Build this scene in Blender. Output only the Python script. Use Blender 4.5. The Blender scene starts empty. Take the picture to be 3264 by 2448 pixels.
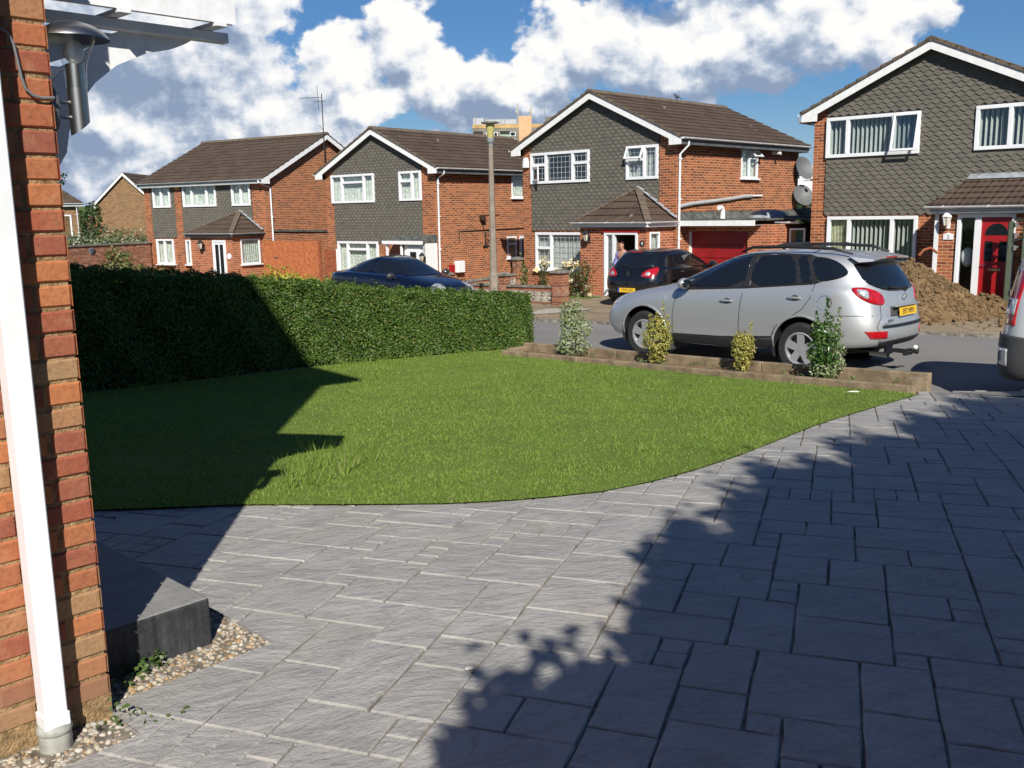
import bpy, bmesh, math, random
import numpy as np
from mathutils import Vector, Matrix
from mathutils.bvhtree import BVHTree
from mathutils.geometry import delaunay_2d_cdt
random.seed(7); RNG = np.random.default_rng(11)
sc = bpy.context.scene; COL = sc.collection
R_ = math.radians

# ---------------------------------------------------------------- camera
cam = bpy.data.cameras.new('camera'); cam_o = bpy.data.objects.new('camera', cam); COL.objects.link(cam_o)
cam.sensor_width = 36; cam.lens = 33.59; cam.clip_start = 0.05; cam.clip_end = 6000
_r = Vector((0.9998651, -0.0028902, -0.0161665)); _d = Vector((-0.0164228, -0.1759615, -0.9842600)); _f = Vector((0, 0.9843928, -0.1759853))
M = Matrix.Identity(4)
for i in range(3):
    M[i][0] = _r[i]; M[i][1] = -_d[i]; M[i][2] = -_f[i]
M[0][3], M[1][3], M[2][3] = 0, 0, 1.6
cam_o.matrix_world = M; sc.camera = cam_o

# ---------------------------------------------------------------- light
SUN_EL = 35.5; SUN_AZ = -5.3            # the light travels towards azimuth SUN_AZ (from +Y, + = right)
sun = bpy.data.lights.new('sun', 'SUN'); sun.energy = 5.0; sun.angle = R_(0.55); sun.color = (1.0, 0.95, 0.86)
sun_o = bpy.data.objects.new('sun', sun); COL.objects.link(sun_o)
_L = Vector((math.sin(R_(SUN_AZ)) * math.cos(R_(SUN_EL)), math.cos(R_(SUN_AZ)) * math.cos(R_(SUN_EL)), -math.sin(R_(SUN_EL))))
sun_o.rotation_euler = _L.to_track_quat('-Z', 'Y').to_euler()
sc.view_settings.view_transform = 'Standard'; sc.view_settings.look = 'None'
sc.view_settings.exposure = 0.30; sc.view_settings.gamma = 1

class NT:
    """small node-tree writer"""
    def __init__(s, tree): s.t = tree; s.n = tree.nodes; s.l = tree.links
    def new(s, kind, **kw):
        n = s.n.new(kind)
        for k, v in kw.items(): setattr(n, k, v)
        return n
    def put(s, sock, v):
        if isinstance(v, bpy.types.NodeSocket): s.l.new(v, sock)
        elif v is not None: sock.default_value = v
    def m(s, op, a, b=None, c=None, clamp=False):
        n = s.new('ShaderNodeMath', operation=op, use_clamp=clamp); s.put(n.inputs[0], a)
        if b is not None: s.put(n.inputs[1], b)
        if c is not None: s.put(n.inputs[2], c)
        return n.outputs[0]
    def vm(s, op, a, b=None, scale=None):
        n = s.new('ShaderNodeVectorMath', operation=op); s.put(n.inputs[0], a)
        if b is not None: s.put(n.inputs[1], b)
        if scale is not None: s.put(n.inputs[3], scale)
        return n.outputs[1] if op in ('LENGTH', 'DOT_PRODUCT', 'DISTANCE') else n.outputs[0]
    def mix(s, fac, a, b, mode='MIX'):
        n = s.new('ShaderNodeMix', data_type='RGBA', blend_type=mode); s.put(n.inputs[0], fac); s.put(n.inputs[6], a); s.put(n.inputs[7], b)
        return n.outputs[2]
    def noise(s, vec, scale, detail=4, rough=.55, dist=0, out=0):
        n = s.new('ShaderNodeTexNoise'); s.put(n.inputs['Vector'], vec)
        n.inputs['Scale'].default_value = scale; n.inputs['Detail'].default_value = detail
        n.inputs['Roughness'].default_value = rough; n.inputs['Distortion'].default_value = dist
        return n.outputs[out]
    def ramp(s, fac, stops):
        n = s.new('ShaderNodeValToRGB'); s.put(n.inputs[0], fac); e = n.color_ramp.elements
        while len(e) < len(stops): e.new(0.5)
        for k, (p, c) in enumerate(stops):
            e[k].position = p; e[k].color = (*c, 1) if len(c) == 3 else c
        return n.outputs[0]
    def sstep(s, x, a, b):
        n = s.new('ShaderNodeMapRange', interpolation_type='SMOOTHSTEP'); s.put(n.inputs[0], x)
        n.inputs[1].default_value = a; n.inputs[2].default_value = b; return n.outputs[0]
    def sep(s, v):
        n = s.new('ShaderNodeSeparateXYZ'); s.put(n.inputs[0], v); return n.outputs
    def comb(s, x, y, z):
        n = s.new('ShaderNodeCombineXYZ'); s.put(n.inputs[0], x); s.put(n.inputs[1], y); s.put(n.inputs[2], z); return n.outputs[0]

# ---------------------------------------------------------------- sky: Nishita blue with banks of cumulus, laid out by compass direction and height
world = bpy.data.worlds.new('World'); sc.world = world; world.use_nodes = True
def build_sky():
    t = NT(world.node_tree); t.n.clear()
    sky = t.new('ShaderNodeTexSky', sky_type='NISHITA', sun_disc=False, sun_elevation=R_(SUN_EL), sun_rotation=R_(180 + SUN_AZ))
    sky.air_density = 1.1; sky.dust_density = 0.3; sky.ozone_density = 2.2
    d = t.new('ShaderNodeTexCoord').outputs['Generated']
    x, y, z = t.sep(d)
    az = t.m('MULTIPLY', t.m('ARCTAN2', x, y), 57.29578); el = t.m('MULTIPLY', t.m('ARCSINE', z), 57.29578)
    p0 = t.comb(az, el, 0.0)
    w1 = t.vm('SUBTRACT', t.noise(t.vm('MULTIPLY', p0, (1, 1.15, 1)), .30, 4, .55, out=1), (.5, .5, .5))
    p = t.vm('ADD', p0, t.vm('MULTIPLY', w1, (5.0, 3.4, 0)))
    #  azimuth, elevation, half width, half height of each cloud head (degrees)
    heads = [(-19, 8.5, 6.5, 5.2), (-14.6, 12.2, 3.2, 3.2), (-22, 4.6, 9, 3.2), (-26, 12, 6, 5), (-12.5, 4.6, 6, 2.4), (-9.5, 1.6, 6, 1.6), (-9.5, 8.6, 2.4, 2.4), (-20, 2.2, 9, 2.4), (-11, 2.4, 4, 1.5),
             (-5.9, 9.7, 2.5, 2.8), (-3.4, 7.3, 4.6, 2.6), (-8.2, 6.4, 3, 1.8), (1.0, 6.4, 3.5, 1.9),
             (4.6, 9.6, 3.6, 3.0), (2.6, 8.3, 2.6, 2.2), (9.0, 8.8, 5.0, 3.1), (13.0, 9.4, 5.5, 3.4), (17.0, 10.4, 4.2, 3.4), (20.6, 9.6, 3.4, 2.4), (14.5, 12.6, 6, 1.7), (18, 13.2, 2.2, 1.6),
             (19.3, 3.9, 1.5, 1.1), (18, 1.0, 5, 1.3), (3, 2.3, 9, 1.3), (-3.8, 3.6, 4, 1.2), (31, 5, 4, 2), (-34, 8, 8, 6), (38, 12, 8, 5)]
    def field(pp):
        f = None
        for (a, e, rx, ry) in heads:
            g = t.m('SUBTRACT', 1.0, t.vm('LENGTH', t.vm('MULTIPLY', t.vm('SUBTRACT', pp, (a, e, 0)), (1 / rx, 1 / ry, 0))))
            f = g if f is None else t.m('SMOOTH_MAX', f, g, .2)
        return f
    f = field(p); f2 = field(t.vm('ADD', p, (.5, 1.5, 0)))
    q1 = t.vm('MULTIPLY', p0, (1, 1.2, 1))
    def puff(v): return t.m('ADD', t.noise(v, .20, 3, .5), t.m('MULTIPLY', t.m('SUBTRACT', t.noise(v, .62, 7, .58), .5), .58))
    n1 = puff(q1); n2 = puff(t.vm('ADD', q1, (.35, .95, 0)))
    n3 = t.noise(p0, .11, 2, .5)
    back = t.m('MULTIPLY', t.sstep(t.m('ABSOLUTE', az), 40, 60), t.m('SUBTRACT', t.noise(d, 3.0, 7, .6), .63))   # scattered clouds behind the viewer
    dens = t.m('ADD', t.m('ADD', f, t.m('MULTIPLY', t.m('SUBTRACT', n1, .5), 1.15)), t.m('MULTIPLY', back, 3.0))
    alpha = t.sstep(dens, .0, .20)
    alpha = t.m('MULTIPLY', alpha, t.sstep(el, -3, .5))
    relief = t.m('MULTIPLY', t.m('SUBTRACT', n1, n2), 3.0)
    top = t.m('MULTIPLY', t.m('SUBTRACT', f, f2), .85)
    lit = t.m('ADD', t.m('ADD', t.m('ADD', .60, top), t.m('MULTIPLY', relief, .8)), t.m('MULTIPLY', t.m('SUBTRACT', n3, .5), .9))
    lit = t.m('SUBTRACT', lit, t.m('MULTIPLY', t.sstep(az, -8, -19), t.m('MULTIPLY', t.sstep(el, 13, 6), .38)))      # bluish shaded bank low on the left
    und = t.m('MULTIPLY', t.sstep(t.m('ABSOLUTE', t.m('SUBTRACT', el, t.m('ADD', 5.6, t.m('MULTIPLY', az, .045)))), 1.5, .1), t.sstep(az, -7, -1))
    lit = t.m('SUBTRACT', lit, t.m('MULTIPLY', und, .50))      # flat grey undersides
    dark = t.vm('LENGTH', t.vm('MULTIPLY', t.vm('SUBTRACT', p, (7.2, 11.2, 0)), (.30, .85, 0)))
    lit = t.m('SUBTRACT', lit, t.m('MULTIPLY', t.sstep(dark, 1.0, .3), .55))
    col = t.ramp(lit, [(0.0, (.27, .35, .50)), (.3, (.45, .53, .66)), (.58, (.80, .83, .88)), (.85, (1.0, .99, .97))])
    blue = t.mix(1.0, sky.outputs[0], (.50, .80, 1.20, 1), 'MULTIPLY')
    blue = t.mix(t.m('MULTIPLY', t.sstep(el, 7, -1), .85), blue, (6.4, 8.4, 11.0, 1))      # pale air low over the roofs
    b1 = t.new('ShaderNodeBackground'); t.put(b1.inputs[0], blue); b1.inputs[1].default_value = .052
    b2 = t.new('ShaderNodeBackground'); t.put(b2.inputs[0], col); b2.inputs[1].default_value = .82
    mx = t.new('ShaderNodeMixShader'); t.put(mx.inputs[0], alpha); t.l.new(b1.outputs[0], mx.inputs[1]); t.l.new(b2.outputs[0], mx.inputs[2])
    o = t.new('ShaderNodeOutputWorld'); t.l.new(mx.outputs[0], o.inputs[0])
build_sky()

# ---------------------------------------------------------------- materials
MATS = {}
def mat(name, col, rough=.6, metal=0., spec=.5, var=.15, vscale=4., bump=0., bscale=40., coat=0., col2=None, build=None, trans=0., alpha=1.):
    if name in MATS: return MATS[name]
    m = bpy.data.materials.new(name); m.use_nodes = True; t = NT(m.node_tree)
    b = t.n['Principled BSDF']
    b.inputs['Roughness'].default_value = rough; b.inputs['Metallic'].default_value = metal; b.inputs['Specular IOR Level'].default_value = spec
    b.inputs['Coat Weight'].default_value = coat; b.inputs['Coat Roughness'].default_value = .04
    if trans: b.inputs['Transmission Weight'].default_value = trans
    if alpha < 1: b.inputs['Alpha'].default_value = alpha
    obj = t.new('ShaderNodeTexCoord').outputs['Object']
    if build: build(t, b, obj)
    else:
        c2 = col2 or tuple(max(0, c * (1 - var * 2)) for c in col); c1 = tuple(min(1, c * (1 + var)) for c in col)
        n = t.noise(obj, vscale, 5, .6)
        t.put(b.inputs['Base Color'], t.ramp(n, [(.3, c2), (.65, c1)]))
    if bump:
        bn = t.new('ShaderNodeBump'); bn.inputs['Strength'].default_value = bump; bn.inputs['Distance'].default_value = .02
        t.put(bn.inputs['Height'], t.noise(obj, bscale, 5, .6)); t.l.new(bn.outputs[0], b.inputs['Normal'])
    MATS[name] = m; return m

def island(t): return t.new('ShaderNodeNewGeometry').outputs['Random Per Island']
def brick_build(c1, c2, mortar, c3):
    def f(t, b, obj):
        uv = t.new('ShaderNodeUVMap').outputs[0]
        br = t.new('ShaderNodeTexBrick'); t.put(br.inputs['Vector'], uv); br.offset = .5; br.squash = 1
        for k, v in (('Color1', (0, 0, 0, 1)), ('Color2', (1, 1, 1, 1)), ('Mortar', (.5, .5, .5, 1)), ('Scale', 1), ('Mortar Size', .0075), ('Mortar Smooth', .15), ('Bias', 0), ('Brick Width', .225), ('Row Height', .075)):
            br.inputs[k].default_value = v
        tone = t.ramp(br.outputs[0], [(0, c2), (.28, c2), (.42, c1), (.72, c1), (.88, c3), (1, (c2[0] * .75, c2[1] * .8, c2[2]))])
        fine = t.noise(uv, 24, 5, .7); big = t.noise(uv, .55, 4, .6)
        tone = t.mix(t.m('MULTIPLY', t.sstep(fine, .35, .75), .38), tone, (*[c * .55 for c in c2], 1))
        tone = t.mix(t.m('MULTIPLY', t.sstep(big, .4, .8), .35), tone, (*[c * .8 for c in c1], 1))
        t.put(b.inputs['Base Color'], t.mix(br.outputs[1], tone, (*mortar, 1)))
        bn = t.new('ShaderNodeBump'); bn.inputs['Strength'].default_value = .5; bn.inputs['Distance'].default_value = .008
        t.put(bn.inputs['Height'], t.m('ADD', t.m('MULTIPLY', br.outputs[1], -1.), t.m('MULTIPLY', fine, .5))); t.l.new(bn.outputs[0], b.inputs['Normal'])
    return f
mat('brick_red', None, .85, spec=.2, build=brick_build((.40, .125, .05), (.20, .062, .03), (.56, .35, .21), (.30, .105, .05)))
mat('brick_orange', None, .85, spec=.2, build=brick_build((.44, .13, .055), (.27, .075, .035), (.58, .38, .25), (.40, .14, .07)))
mat('brick_brown', None, .9, spec=.2, build=brick_build((.26, .15, .075), (.17, .09, .045), (.30, .22, .13), (.3, .17, .08)))
mat('brick_old', None, .9, spec=.2, build=brick_build((.34, .12, .06), (.19, .075, .045), (.34, .22, .15), (.42, .25, .19)))
def near_brick(t, b, obj):
    r = island(t); n = t.noise(obj, 55, 6, .7); n2 = t.noise(obj, 14, 4, .6)
    c = t.ramp(r, [(0, (.44, .155, .062)), (.22, (.47, .18, .075)), (.4, (.34, .10, .055)), (.55, (.29, .095, .06)), (.7, (.41, .155, .07)), (.85, (.35, .22, .115)), (1, (.33, .19, .10))])
    c = t.mix(t.m('MULTIPLY', t.sstep(n, .42, .7), .45), c, (.12, .045, .025, 1)); c = t.mix(t.m('MULTIPLY', t.sstep(n2, .5, .75), .4), c, (.42, .24, .12, 1))
    z = t.sep(obj)[2]
    c = t.mix(t.m('MULTIPLY', t.sstep(t.m('ADD', z, t.m('MULTIPLY', n2, .25)), .5, .15), .6), c, (.27, .19, .11, 1))
    t.put(b.inputs['Base Color'], c)
    bn = t.new('ShaderNodeBump'); bn.inputs['Strength'].default_value = .8; bn.inputs['Distance'].default_value = .0035; t.put(bn.inputs['Height'], n); t.l.new(bn.outputs[0], b.inputs['Normal'])
mat('near_brick', None, .9, spec=.2, build=near_brick)
mat('near_mortar', (.36, .24, .125), .95, spec=.1, var=.25, vscale=30, bump=.8, bscale=90)
mat('white_upvc', (.78, .79, .80), .35, var=.03)
mat('white_paint', (.80, .80, .79), .45, var=.05, vscale=9)
mat('white_wood', (.78, .79, .80), .5, var=.07, vscale=14, bump=.06, bscale=120)
mat('white_gutter', (.74, .75, .76), .4, var=.06)
mat('grey_gutter', (.42, .43, .44), .4, var=.06)
mat('grey_frame', (.10, .105, .11), .5)
mat('soffit', (.06, .06, .065), .7)
def tile_build(t, b, obj):
    r = island(t); n = t.noise(obj, 5, 5, .6); n2 = t.noise(obj, 90, 3, .6)
    c = t.ramp(n, [(.3, (.098, .090, .074)), (.7, (.150, .138, .114))])
    c = t.mix(t.m('MULTIPLY', r, .4), c, (.165, .150, .122, 1)); c = t.mix(t.m('MULTIPLY', t.sstep(n2, .5, .8), .25), c, (.06, .06, .05, 1))
    t.put(b.inputs['Base Color'], c)
mat('hung_tile', None, .8, spec=.25, build=tile_build)
def roof_build(axis, lichen=.5):
    def f(t, b, obj):
        o = t.sep(obj); u = o[axis]
        w = t.m('FRACT', t.m('MULTIPLY', u, 1 / .30)); r = island(t)
        n = t.noise(obj, 1.3, 6, .65); n2 = t.noise(obj, 22, 5, .7)
        cell = t.new('ShaderNodeTexWhiteNoise', noise_dimensions='2D'); t.put(cell.inputs['Vector'], t.comb(t.m('FLOOR', t.m('MULTIPLY', u, 1 / .30)), t.m('MULTIPLY', r, 97.0), 0))
        c = t.ramp(n, [(.3, (.058, .040, .030)), (.7, (.105, .075, .055))])
        c = t.mix(t.m('MULTIPLY', cell.outputs[0], .45), c, (.125, .09, .068, 1))
        c = t.mix(t.m('MULTIPLY', t.sstep(n2, .55, .8), lichen), c, (.17, .14, .085, 1))
        c = t.mix(t.m('MULTIPLY', t.sstep(t.noise(obj, 3.1, 2, .4), .74, .78), .9), c, (.42, .40, .36, 1))
        t.put(b.inputs['Base Color'], c)
        h = t.m('ADD', t.m('MULTIPLY', t.m('SINE', t.m('MULTIPLY', w, 12.566)), .5), t.m('MULTIPLY', t.sstep(w, .06, 0), -2.))
        bn = t.new('ShaderNodeBump'); bn.inputs['Strength'].default_value = .7; bn.inputs['Distance'].default_value = .012; t.put(bn.inputs['Height'], t.m('ADD', h, t.m('MULTIPLY', n2, .6))); t.l.new(bn.outputs[0], b.inputs['Normal'])
    return f
mat('roof_x', None, .85, spec=.2, build=roof_build(0)); mat('roof_y', None, .85, spec=.2, build=roof_build(1))
mat('ridge_tile', (.13, .10, .07), .9, var=.3, vscale=9, bump=.6, bscale=30, col2=(.075, .055, .04))
mat('glass', (.012, .016, .02), .04, spec=.6, var=0, trans=0)
def glass_build(t, b, obj):
    g = t.new('ShaderNodeBsdfGlossy'); g.inputs['Roughness'].default_value = .02; g.inputs[0].default_value = (.9, .95, 1, 1)
    tr = t.new('ShaderNodeBsdfTransparent'); tr.inputs[0].default_value = (.93, .95, .94, 1)
    fr = t.new('ShaderNodeLayerWeight'); fr.inputs[0].default_value = .5
    mx = t.new('ShaderNodeMixShader'); t.put(mx.inputs[0], t.m('ADD', .06, t.m('MULTIPLY', t.m('POWER', fr.outputs[1], 4.0), .9), clamp=True)); t.l.new(tr.outputs[0], mx.inputs[1]); t.l.new(g.outputs[0], mx.inputs[2])
    t.l.new(mx.outputs[0], t.n['Material Output'].inputs[0])
mat('window_glass', None, build=glass_build)
mat('interior', (.035, .032, .028), .9, var=.4, vscale=2)
mat('net_curtain', (.66, .68, .62), .9, var=.25, vscale=16); mat('cream_curtain', (.50, .48, .30), .9, var=.25, vscale=6)
mat('blind_white', (.55, .57, .56), .8, var=.08); mat('lead', (.42, .43, .44), .6); mat('red_door', (.34, .012, .014), .35, var=.08); mat('garage_red', (.27, .010, .013), .45, var=.12)
mat('flash_lead', (.30, .32, .34), .5, var=.2, vscale=8); mat('felt', (.10, .105, .095), .9, var=.35, vscale=5, bump=.4); mat('black_metal', (.02, .02, .022), .45); mat('rusty_black', (.05, .03, .022), .6)
mat('steel', (.36, .355, .35), .36, metal=1., var=.06); mat('chrome', (.72, .73, .75), .12, metal=1., var=.02)
def conc(t, b, obj):
    n = t.noise(obj, 6, 6, .7); n2 = t.noise(obj, 70, 4, .7)
    c = t.ramp(n, [(.3, (.20, .165, .13)), (.7, (.33, .28, .225))]); c = t.mix(t.m('MULTIPLY', t.sstep(n2, .5, .72), .5), c, (.13, .11, .09, 1)); t.put(b.inputs['Base Color'], c)
mat('concrete_post', None, .95, spec=.1, build=conc)
mat('block_pale', (.44, .40, .33), .95, var=.25, vscale=12, bump=.5); mat('coping', (.20, .185, .155), .95, var=.35, vscale=9, bump=.6, bscale=25)
mat('fence_orange', (.42, .13, .045), .75, var=.2, vscale=7); mat('fence_dark', (.27, .075, .03), .75, var=.2, vscale=7); mat('gate_green', (.045, .062, .035), .6, var=.2)

# ---------------------------------------------------------------- mesh helpers
class MB:
    def __init__(s, M=None): s.v = []; s.f = []; s.M = M
    def add(s, vs, fs):
        n = len(s.v); s.v += [tuple(s.M @ Vector(v)) for v in vs] if s.M else [tuple(v) for v in vs]
        s.f += [tuple(i + n for i in f) for f in fs]; return s
    def box(s, x0, x1, y0, y1, z0, z1):
        if x0 > x1: x0, x1 = x1, x0
        if y0 > y1: y0, y1 = y1, y0
        if z0 > z1: z0, z1 = z1, z0
        return s.add([(x0, y0, z0), (x1, y0, z0), (x1, y1, z0), (x0, y1, z0), (x0, y0, z1), (x1, y0, z1), (x1, y1, z1), (x0, y1, z1)],
                     [(3, 2, 1, 0), (4, 5, 6, 7), (0, 1, 5, 4), (1, 2, 6, 5), (2, 3, 7, 6), (3, 0, 4, 7)])
    def quad(s, *p): return s.add(p, [tuple(range(len(p)))])
    def prism(s, poly, axis, a, b):
        """2D polygon swept along an axis: axis 'y' takes (x,z) points, 'x' takes (y,z), 'z' takes (x,y)"""
        k = {'y': lambda p, t: (p[0], t, p[1]), 'x': lambda p, t: (t, p[0], p[1]), 'z': lambda p, t: (p[0], p[1], t)}[axis]
        n = len(poly); vs = [k(p, a) for p in poly] + [k(p, b) for p in poly]
        return s.add(vs, [tuple(range(n)), tuple(range(2 * n - 1, n - 1, -1))] + [(i, i + n, (i + 1) % n + n, (i + 1) % n)[::-1] for i in range(n)])
    def bar(s, a, b, w, h=None):
        """square bar from a to b"""
        a, b = Vector(a), Vector(b); d = (b - a).normalized(); up = Vector((0, 0, 1)) if abs(d.z) < .95 else Vector((0, 1, 0))
        x = d.cross(up).normalized() * (w / 2); y = x.cross(d).normalized() * ((h or w) / 2)
        vs = [p + i * x + j * y for p in (a, b) for i, j in ((-1, -1), (1, -1), (1, 1), (-1, 1))]
        return s.add(vs, [(3, 2, 1, 0), (4, 5, 6, 7), (0, 1, 5, 4), (1, 2, 6, 5), (2, 3, 7, 6), (3, 0, 4, 7)])
    def tube(s, pts, r, n=8, caps=True):
        pts = [Vector(p) for p in pts]; m = len(pts); rr = r if isinstance(r, (list, tuple)) else [r] * m; vs = []; ref = None
        for i, p in enumerate(pts):
            d = (pts[min(i + 1, m - 1)] - pts[max(i - 1, 0)]).normalized()
            if ref is None: ref = Vector((0, 0, 1)) if abs(d.z) < .9 else Vector((1, 0, 0))
            x = d.cross(ref).normalized(); y = d.cross(x).normalized(); ref = x.cross(d) * 1.0
            ref = -y
            vs += [p + rr[i] * (math.cos(a) * x + math.sin(a) * y) for a in [6.28318 * k / n for k in range(n)]]
        fs = [(i * n + k, i * n + (k + 1) % n, (i + 1) * n + (k + 1) % n, (i + 1) * n + k) for i in range(m - 1) for k in range(n)]
        if caps: fs += [tuple(range(n - 1, -1, -1)), tuple(range((m - 1) * n, m * n))]
        return s.add(vs, fs)
    def lathe(s, prof, n=24, c=(0, 0, 0), ax='z', close=False):
        vs = []; c = Vector(c)
        for r, h in prof:
            for k in range(n):
                a = 6.28318 * k / n; p, q = r * math.cos(a), r * math.sin(a)
                vs.append(c + Vector((p, q, h) if ax == 'z' else ((h, p, q) if ax == 'x' else (p, h, q))))
        m = len(prof); fs = [(i * n + k, i * n + (k + 1) % n, (i + 1) * n + (k + 1) % n, (i + 1) * n + k) for i in range(m - 1) for k in range(n)]
        if close: fs += [tuple(range(n - 1, -1, -1)), tuple(range((m - 1) * n, m * n))]
        return s.add(vs, fs)
    def ell(s, c, r, n=10, m=7, rot=None, jit=0):
        c = Vector(c); vs = []
        for i in range(m + 1):
            t = math.pi * i / m
            for k in range(n):
                a = 6.28318 * k / n; q = 1 + (random.uniform(-jit, jit) if jit else 0)
                p = Vector((r[0] * math.sin(t) * math.cos(a) * q, r[1] * math.sin(t) * math.sin(a) * q, r[2] * math.cos(t) * q))
                vs.append(c + (rot @ p if rot else p))
        return s.add(vs, [(i * n + k, (i + 1) * n + k, (i + 1) * n + (k + 1) % n, i * n + (k + 1) % n) for i in range(m) for k in range(n)])
    def build(s, name, m=None, parent=None, smooth=False, bevel=0, seg=1, loc=None, sub=0):
        me = bpy.data.meshes.new(name); me.from_pydata(s.v, [], s.f)
        if bevel:
            bm = bmesh.new(); bm.from_mesh(me); bmesh.ops.bevel(bm, geom=list(bm.edges), offset=bevel, segments=seg, affect='EDGES', profile=.5, clamp_overlap=True); bm.to_mesh(me); bm.free()
        if me.polygons:
            nl = len(me.loops); vi = np.empty(nl, np.int32); me.loops.foreach_get('vertex_index', vi)
            co = np.empty(len(me.vertices) * 3); me.vertices.foreach_get('co', co); co = co.reshape(-1, 3)
            nr = np.empty(len(me.polygons) * 3); me.polygons.foreach_get('normal', nr); nr = np.abs(nr.reshape(-1, 3))
            tot = np.empty(len(me.polygons), np.int32); me.polygons.foreach_get('loop_total', tot)
            ax = np.repeat(np.argmax(nr * np.array([1, 1, 1.0]), 1), tot); P = co[vi]
            uv = np.where((ax == 0)[:, None], P[:, [1, 2]], np.where((ax == 1)[:, None], P[:, [0, 2]], P[:, [0, 1]]))
            L = me.uv_layers.new(name='UVMap'); L.data.foreach_set('uv', uv.astype(np.float32).ravel())
            if smooth: me.polygons.foreach_set('use_smooth', np.ones(len(me.polygons), bool))
        if m: me.materials.append(MATS[m] if isinstance(m, str) else m)
        o = bpy.data.objects.new(name, me); COL.objects.link(o)
        if parent: o.parent = parent
        if loc: o.location = loc
        if sub:
            mo = o.modifiers.new('smooth', 'SUBSURF'); mo.levels = mo.render_levels = sub
        if smooth == 'auto': me.set_sharp_from_angle(angle=R_(35))
        return o
def tag(o, label=None, cat=None, group=None, kind=None):
    if label: o['label'] = label
    if cat: o['category'] = cat
    if group: o['group'] = group
    if kind: o['kind'] = kind
    return o
def thing(name, label, cat, loc=(0, 0, 0), rz=0, group=None):
    o = bpy.data.objects.new(name, None); COL.objects.link(o); o.location = loc; o.rotation_euler = (0, 0, rz); o.empty_display_size = .2
    return tag(o, label, cat, group)
def text(name, body, size, m, parent, M, depth=.003, sx=1.0):
    c = bpy.data.curves.new(name, 'FONT'); c.body = body; c.size = size; c.extrude = depth; c.align_x = 'CENTER'; c.align_y = 'CENTER'; c.materials.append(MATS[m])
    c.resolution_u = 3
    t = bpy.data.objects.new(name, c); COL.objects.link(t); me = bpy.data.meshes.new_from_object(t.evaluated_get(bpy.context.evaluated_depsgraph_get())); bpy.data.objects.remove(t); me.name = name
    if not me.materials: me.materials.append(MATS[m])
    o = bpy.data.objects.new(name, me); COL.objects.link(o); o.parent = parent; o.matrix_local = M @ Matrix.Diagonal((sx, 1, 1, 1)); return o
def frame_M(o, x, y):
    """matrix with given origin, x axis and y axis"""
    x = Vector(x).normalized(); y = Vector(y).normalized(); z = x.cross(y); m = Matrix.Identity(4)
    for i in range(3): m[i][0], m[i][1], m[i][2], m[i][3] = x[i], y[i], z[i], o[i]
    return m
def raw_mesh(name, V, F, m, parent=None, smooth=False):
    """big arrays: V (n,3), F (k, 3 or 4)"""
    me = bpy.data.meshes.new(name); k = F.shape[1]
    me.vertices.add(len(V)); me.vertices.foreach_set('co', V.astype(np.float32).ravel())
    me.loops.add(F.size); me.loops.foreach_set('vertex_index', F.astype(np.int32).ravel())
    me.polygons.add(len(F)); me.polygons.foreach_set('loop_start', np.arange(0, F.size, k, dtype=np.int32))
    me.update(calc_edges=True)
    if smooth: me.polygons.foreach_set('use_smooth', np.ones(len(F), bool))
    me.materials.append(MATS[m]); o = bpy.data.objects.new(name, me); COL.objects.link(o)
    if parent: o.parent = parent
    return o
def leaf_cloud(C, Nn, size, spread=.8, fold=.25, wid=.5):
    """one folded diamond leaf per centre C, facing roughly Nn"""
    n = len(C); Nn = Nn + RNG.normal(0, spread, (n, 3)); Nn /= np.linalg.norm(Nn, axis=1)[:, None] + 1e-9
    t = RNG.normal(0, 1, (n, 3)); t -= (t * Nn).sum(1)[:, None] * Nn; t /= np.linalg.norm(t, axis=1)[:, None] + 1e-9
    b = np.cross(Nn, t); s = (size * RNG.uniform(.7, 1.3, n))[:, None]
    V = np.stack([C - t * s * .5, C + b * s * wid * .5 + Nn * s * fold * .3, C + t * s * .5, C - b * s * wid * .5 + Nn * s * fold * .3], 1).reshape(-1, 3)
    i = np.arange(n)[:, None] * 4; F = np.concatenate([i + np.array([[0, 1, 2]]), i + np.array([[0, 2, 3]])], 0)
    return V, F
def leaf_build(stops, rough=.45, trans=.25):
    def f(t, b, obj):
        c = t.ramp(island(t), stops); t.put(b.inputs['Base Color'], c); b.inputs['Roughness'].default_value = rough
        tr = t.new('ShaderNodeBsdfTranslucent'); t.put(tr.inputs[0], c); mx = t.new('ShaderNodeMixShader'); mx.inputs[0].default_value = trans
        t.l.new(b.outputs[0], mx.inputs[1]); t.l.new(tr.outputs[0], mx.inputs[2]); t.l.new(mx.outputs[0], t.n['Material Output'].inputs[0])
    return f

# ---------------------------------------------------------------- the ground
def zd(y): return float(np.interp(y, [-6, 4, 6, 9, 11, 13, 16], [0, 0, -.07, -.28, -.42, -.50, -.63]))
_CP = np.array([(3, 13.7, -.69), (5.5, 12.3, -.67), (3.9, 15, -.71), (1.5, 16.5, -.74), (8, 11, -.66), (8.1, 17.1, -.73), (1.9, 21.2, -.86), (9, 24, -.62), (7.5, 24.5, -.66), (4.9, 27.5, -.90), (4.4, 26, -.87), (1.3, 26.2, -.92), (-2.9, 26, -.94), (-.4, 23.5, -.9),
                (-2.6, 33.4, -1.38), (-6, 35, -1.4), (-10, 39, -1.42), (-14, 40, -1.42), (-18, 38, -1.42), (-8, 22, -1.0), (15, 14, -.65), (15, 25, -.6), (15, 40, -.7), (0, 45, -1.5), (-25, 50, -1.5), (30, 60, -1.2), (0, 80, -1.6), (-60, 60, -1.6), (60, 60, -1.2), (-5, 18, -.9)])
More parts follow.
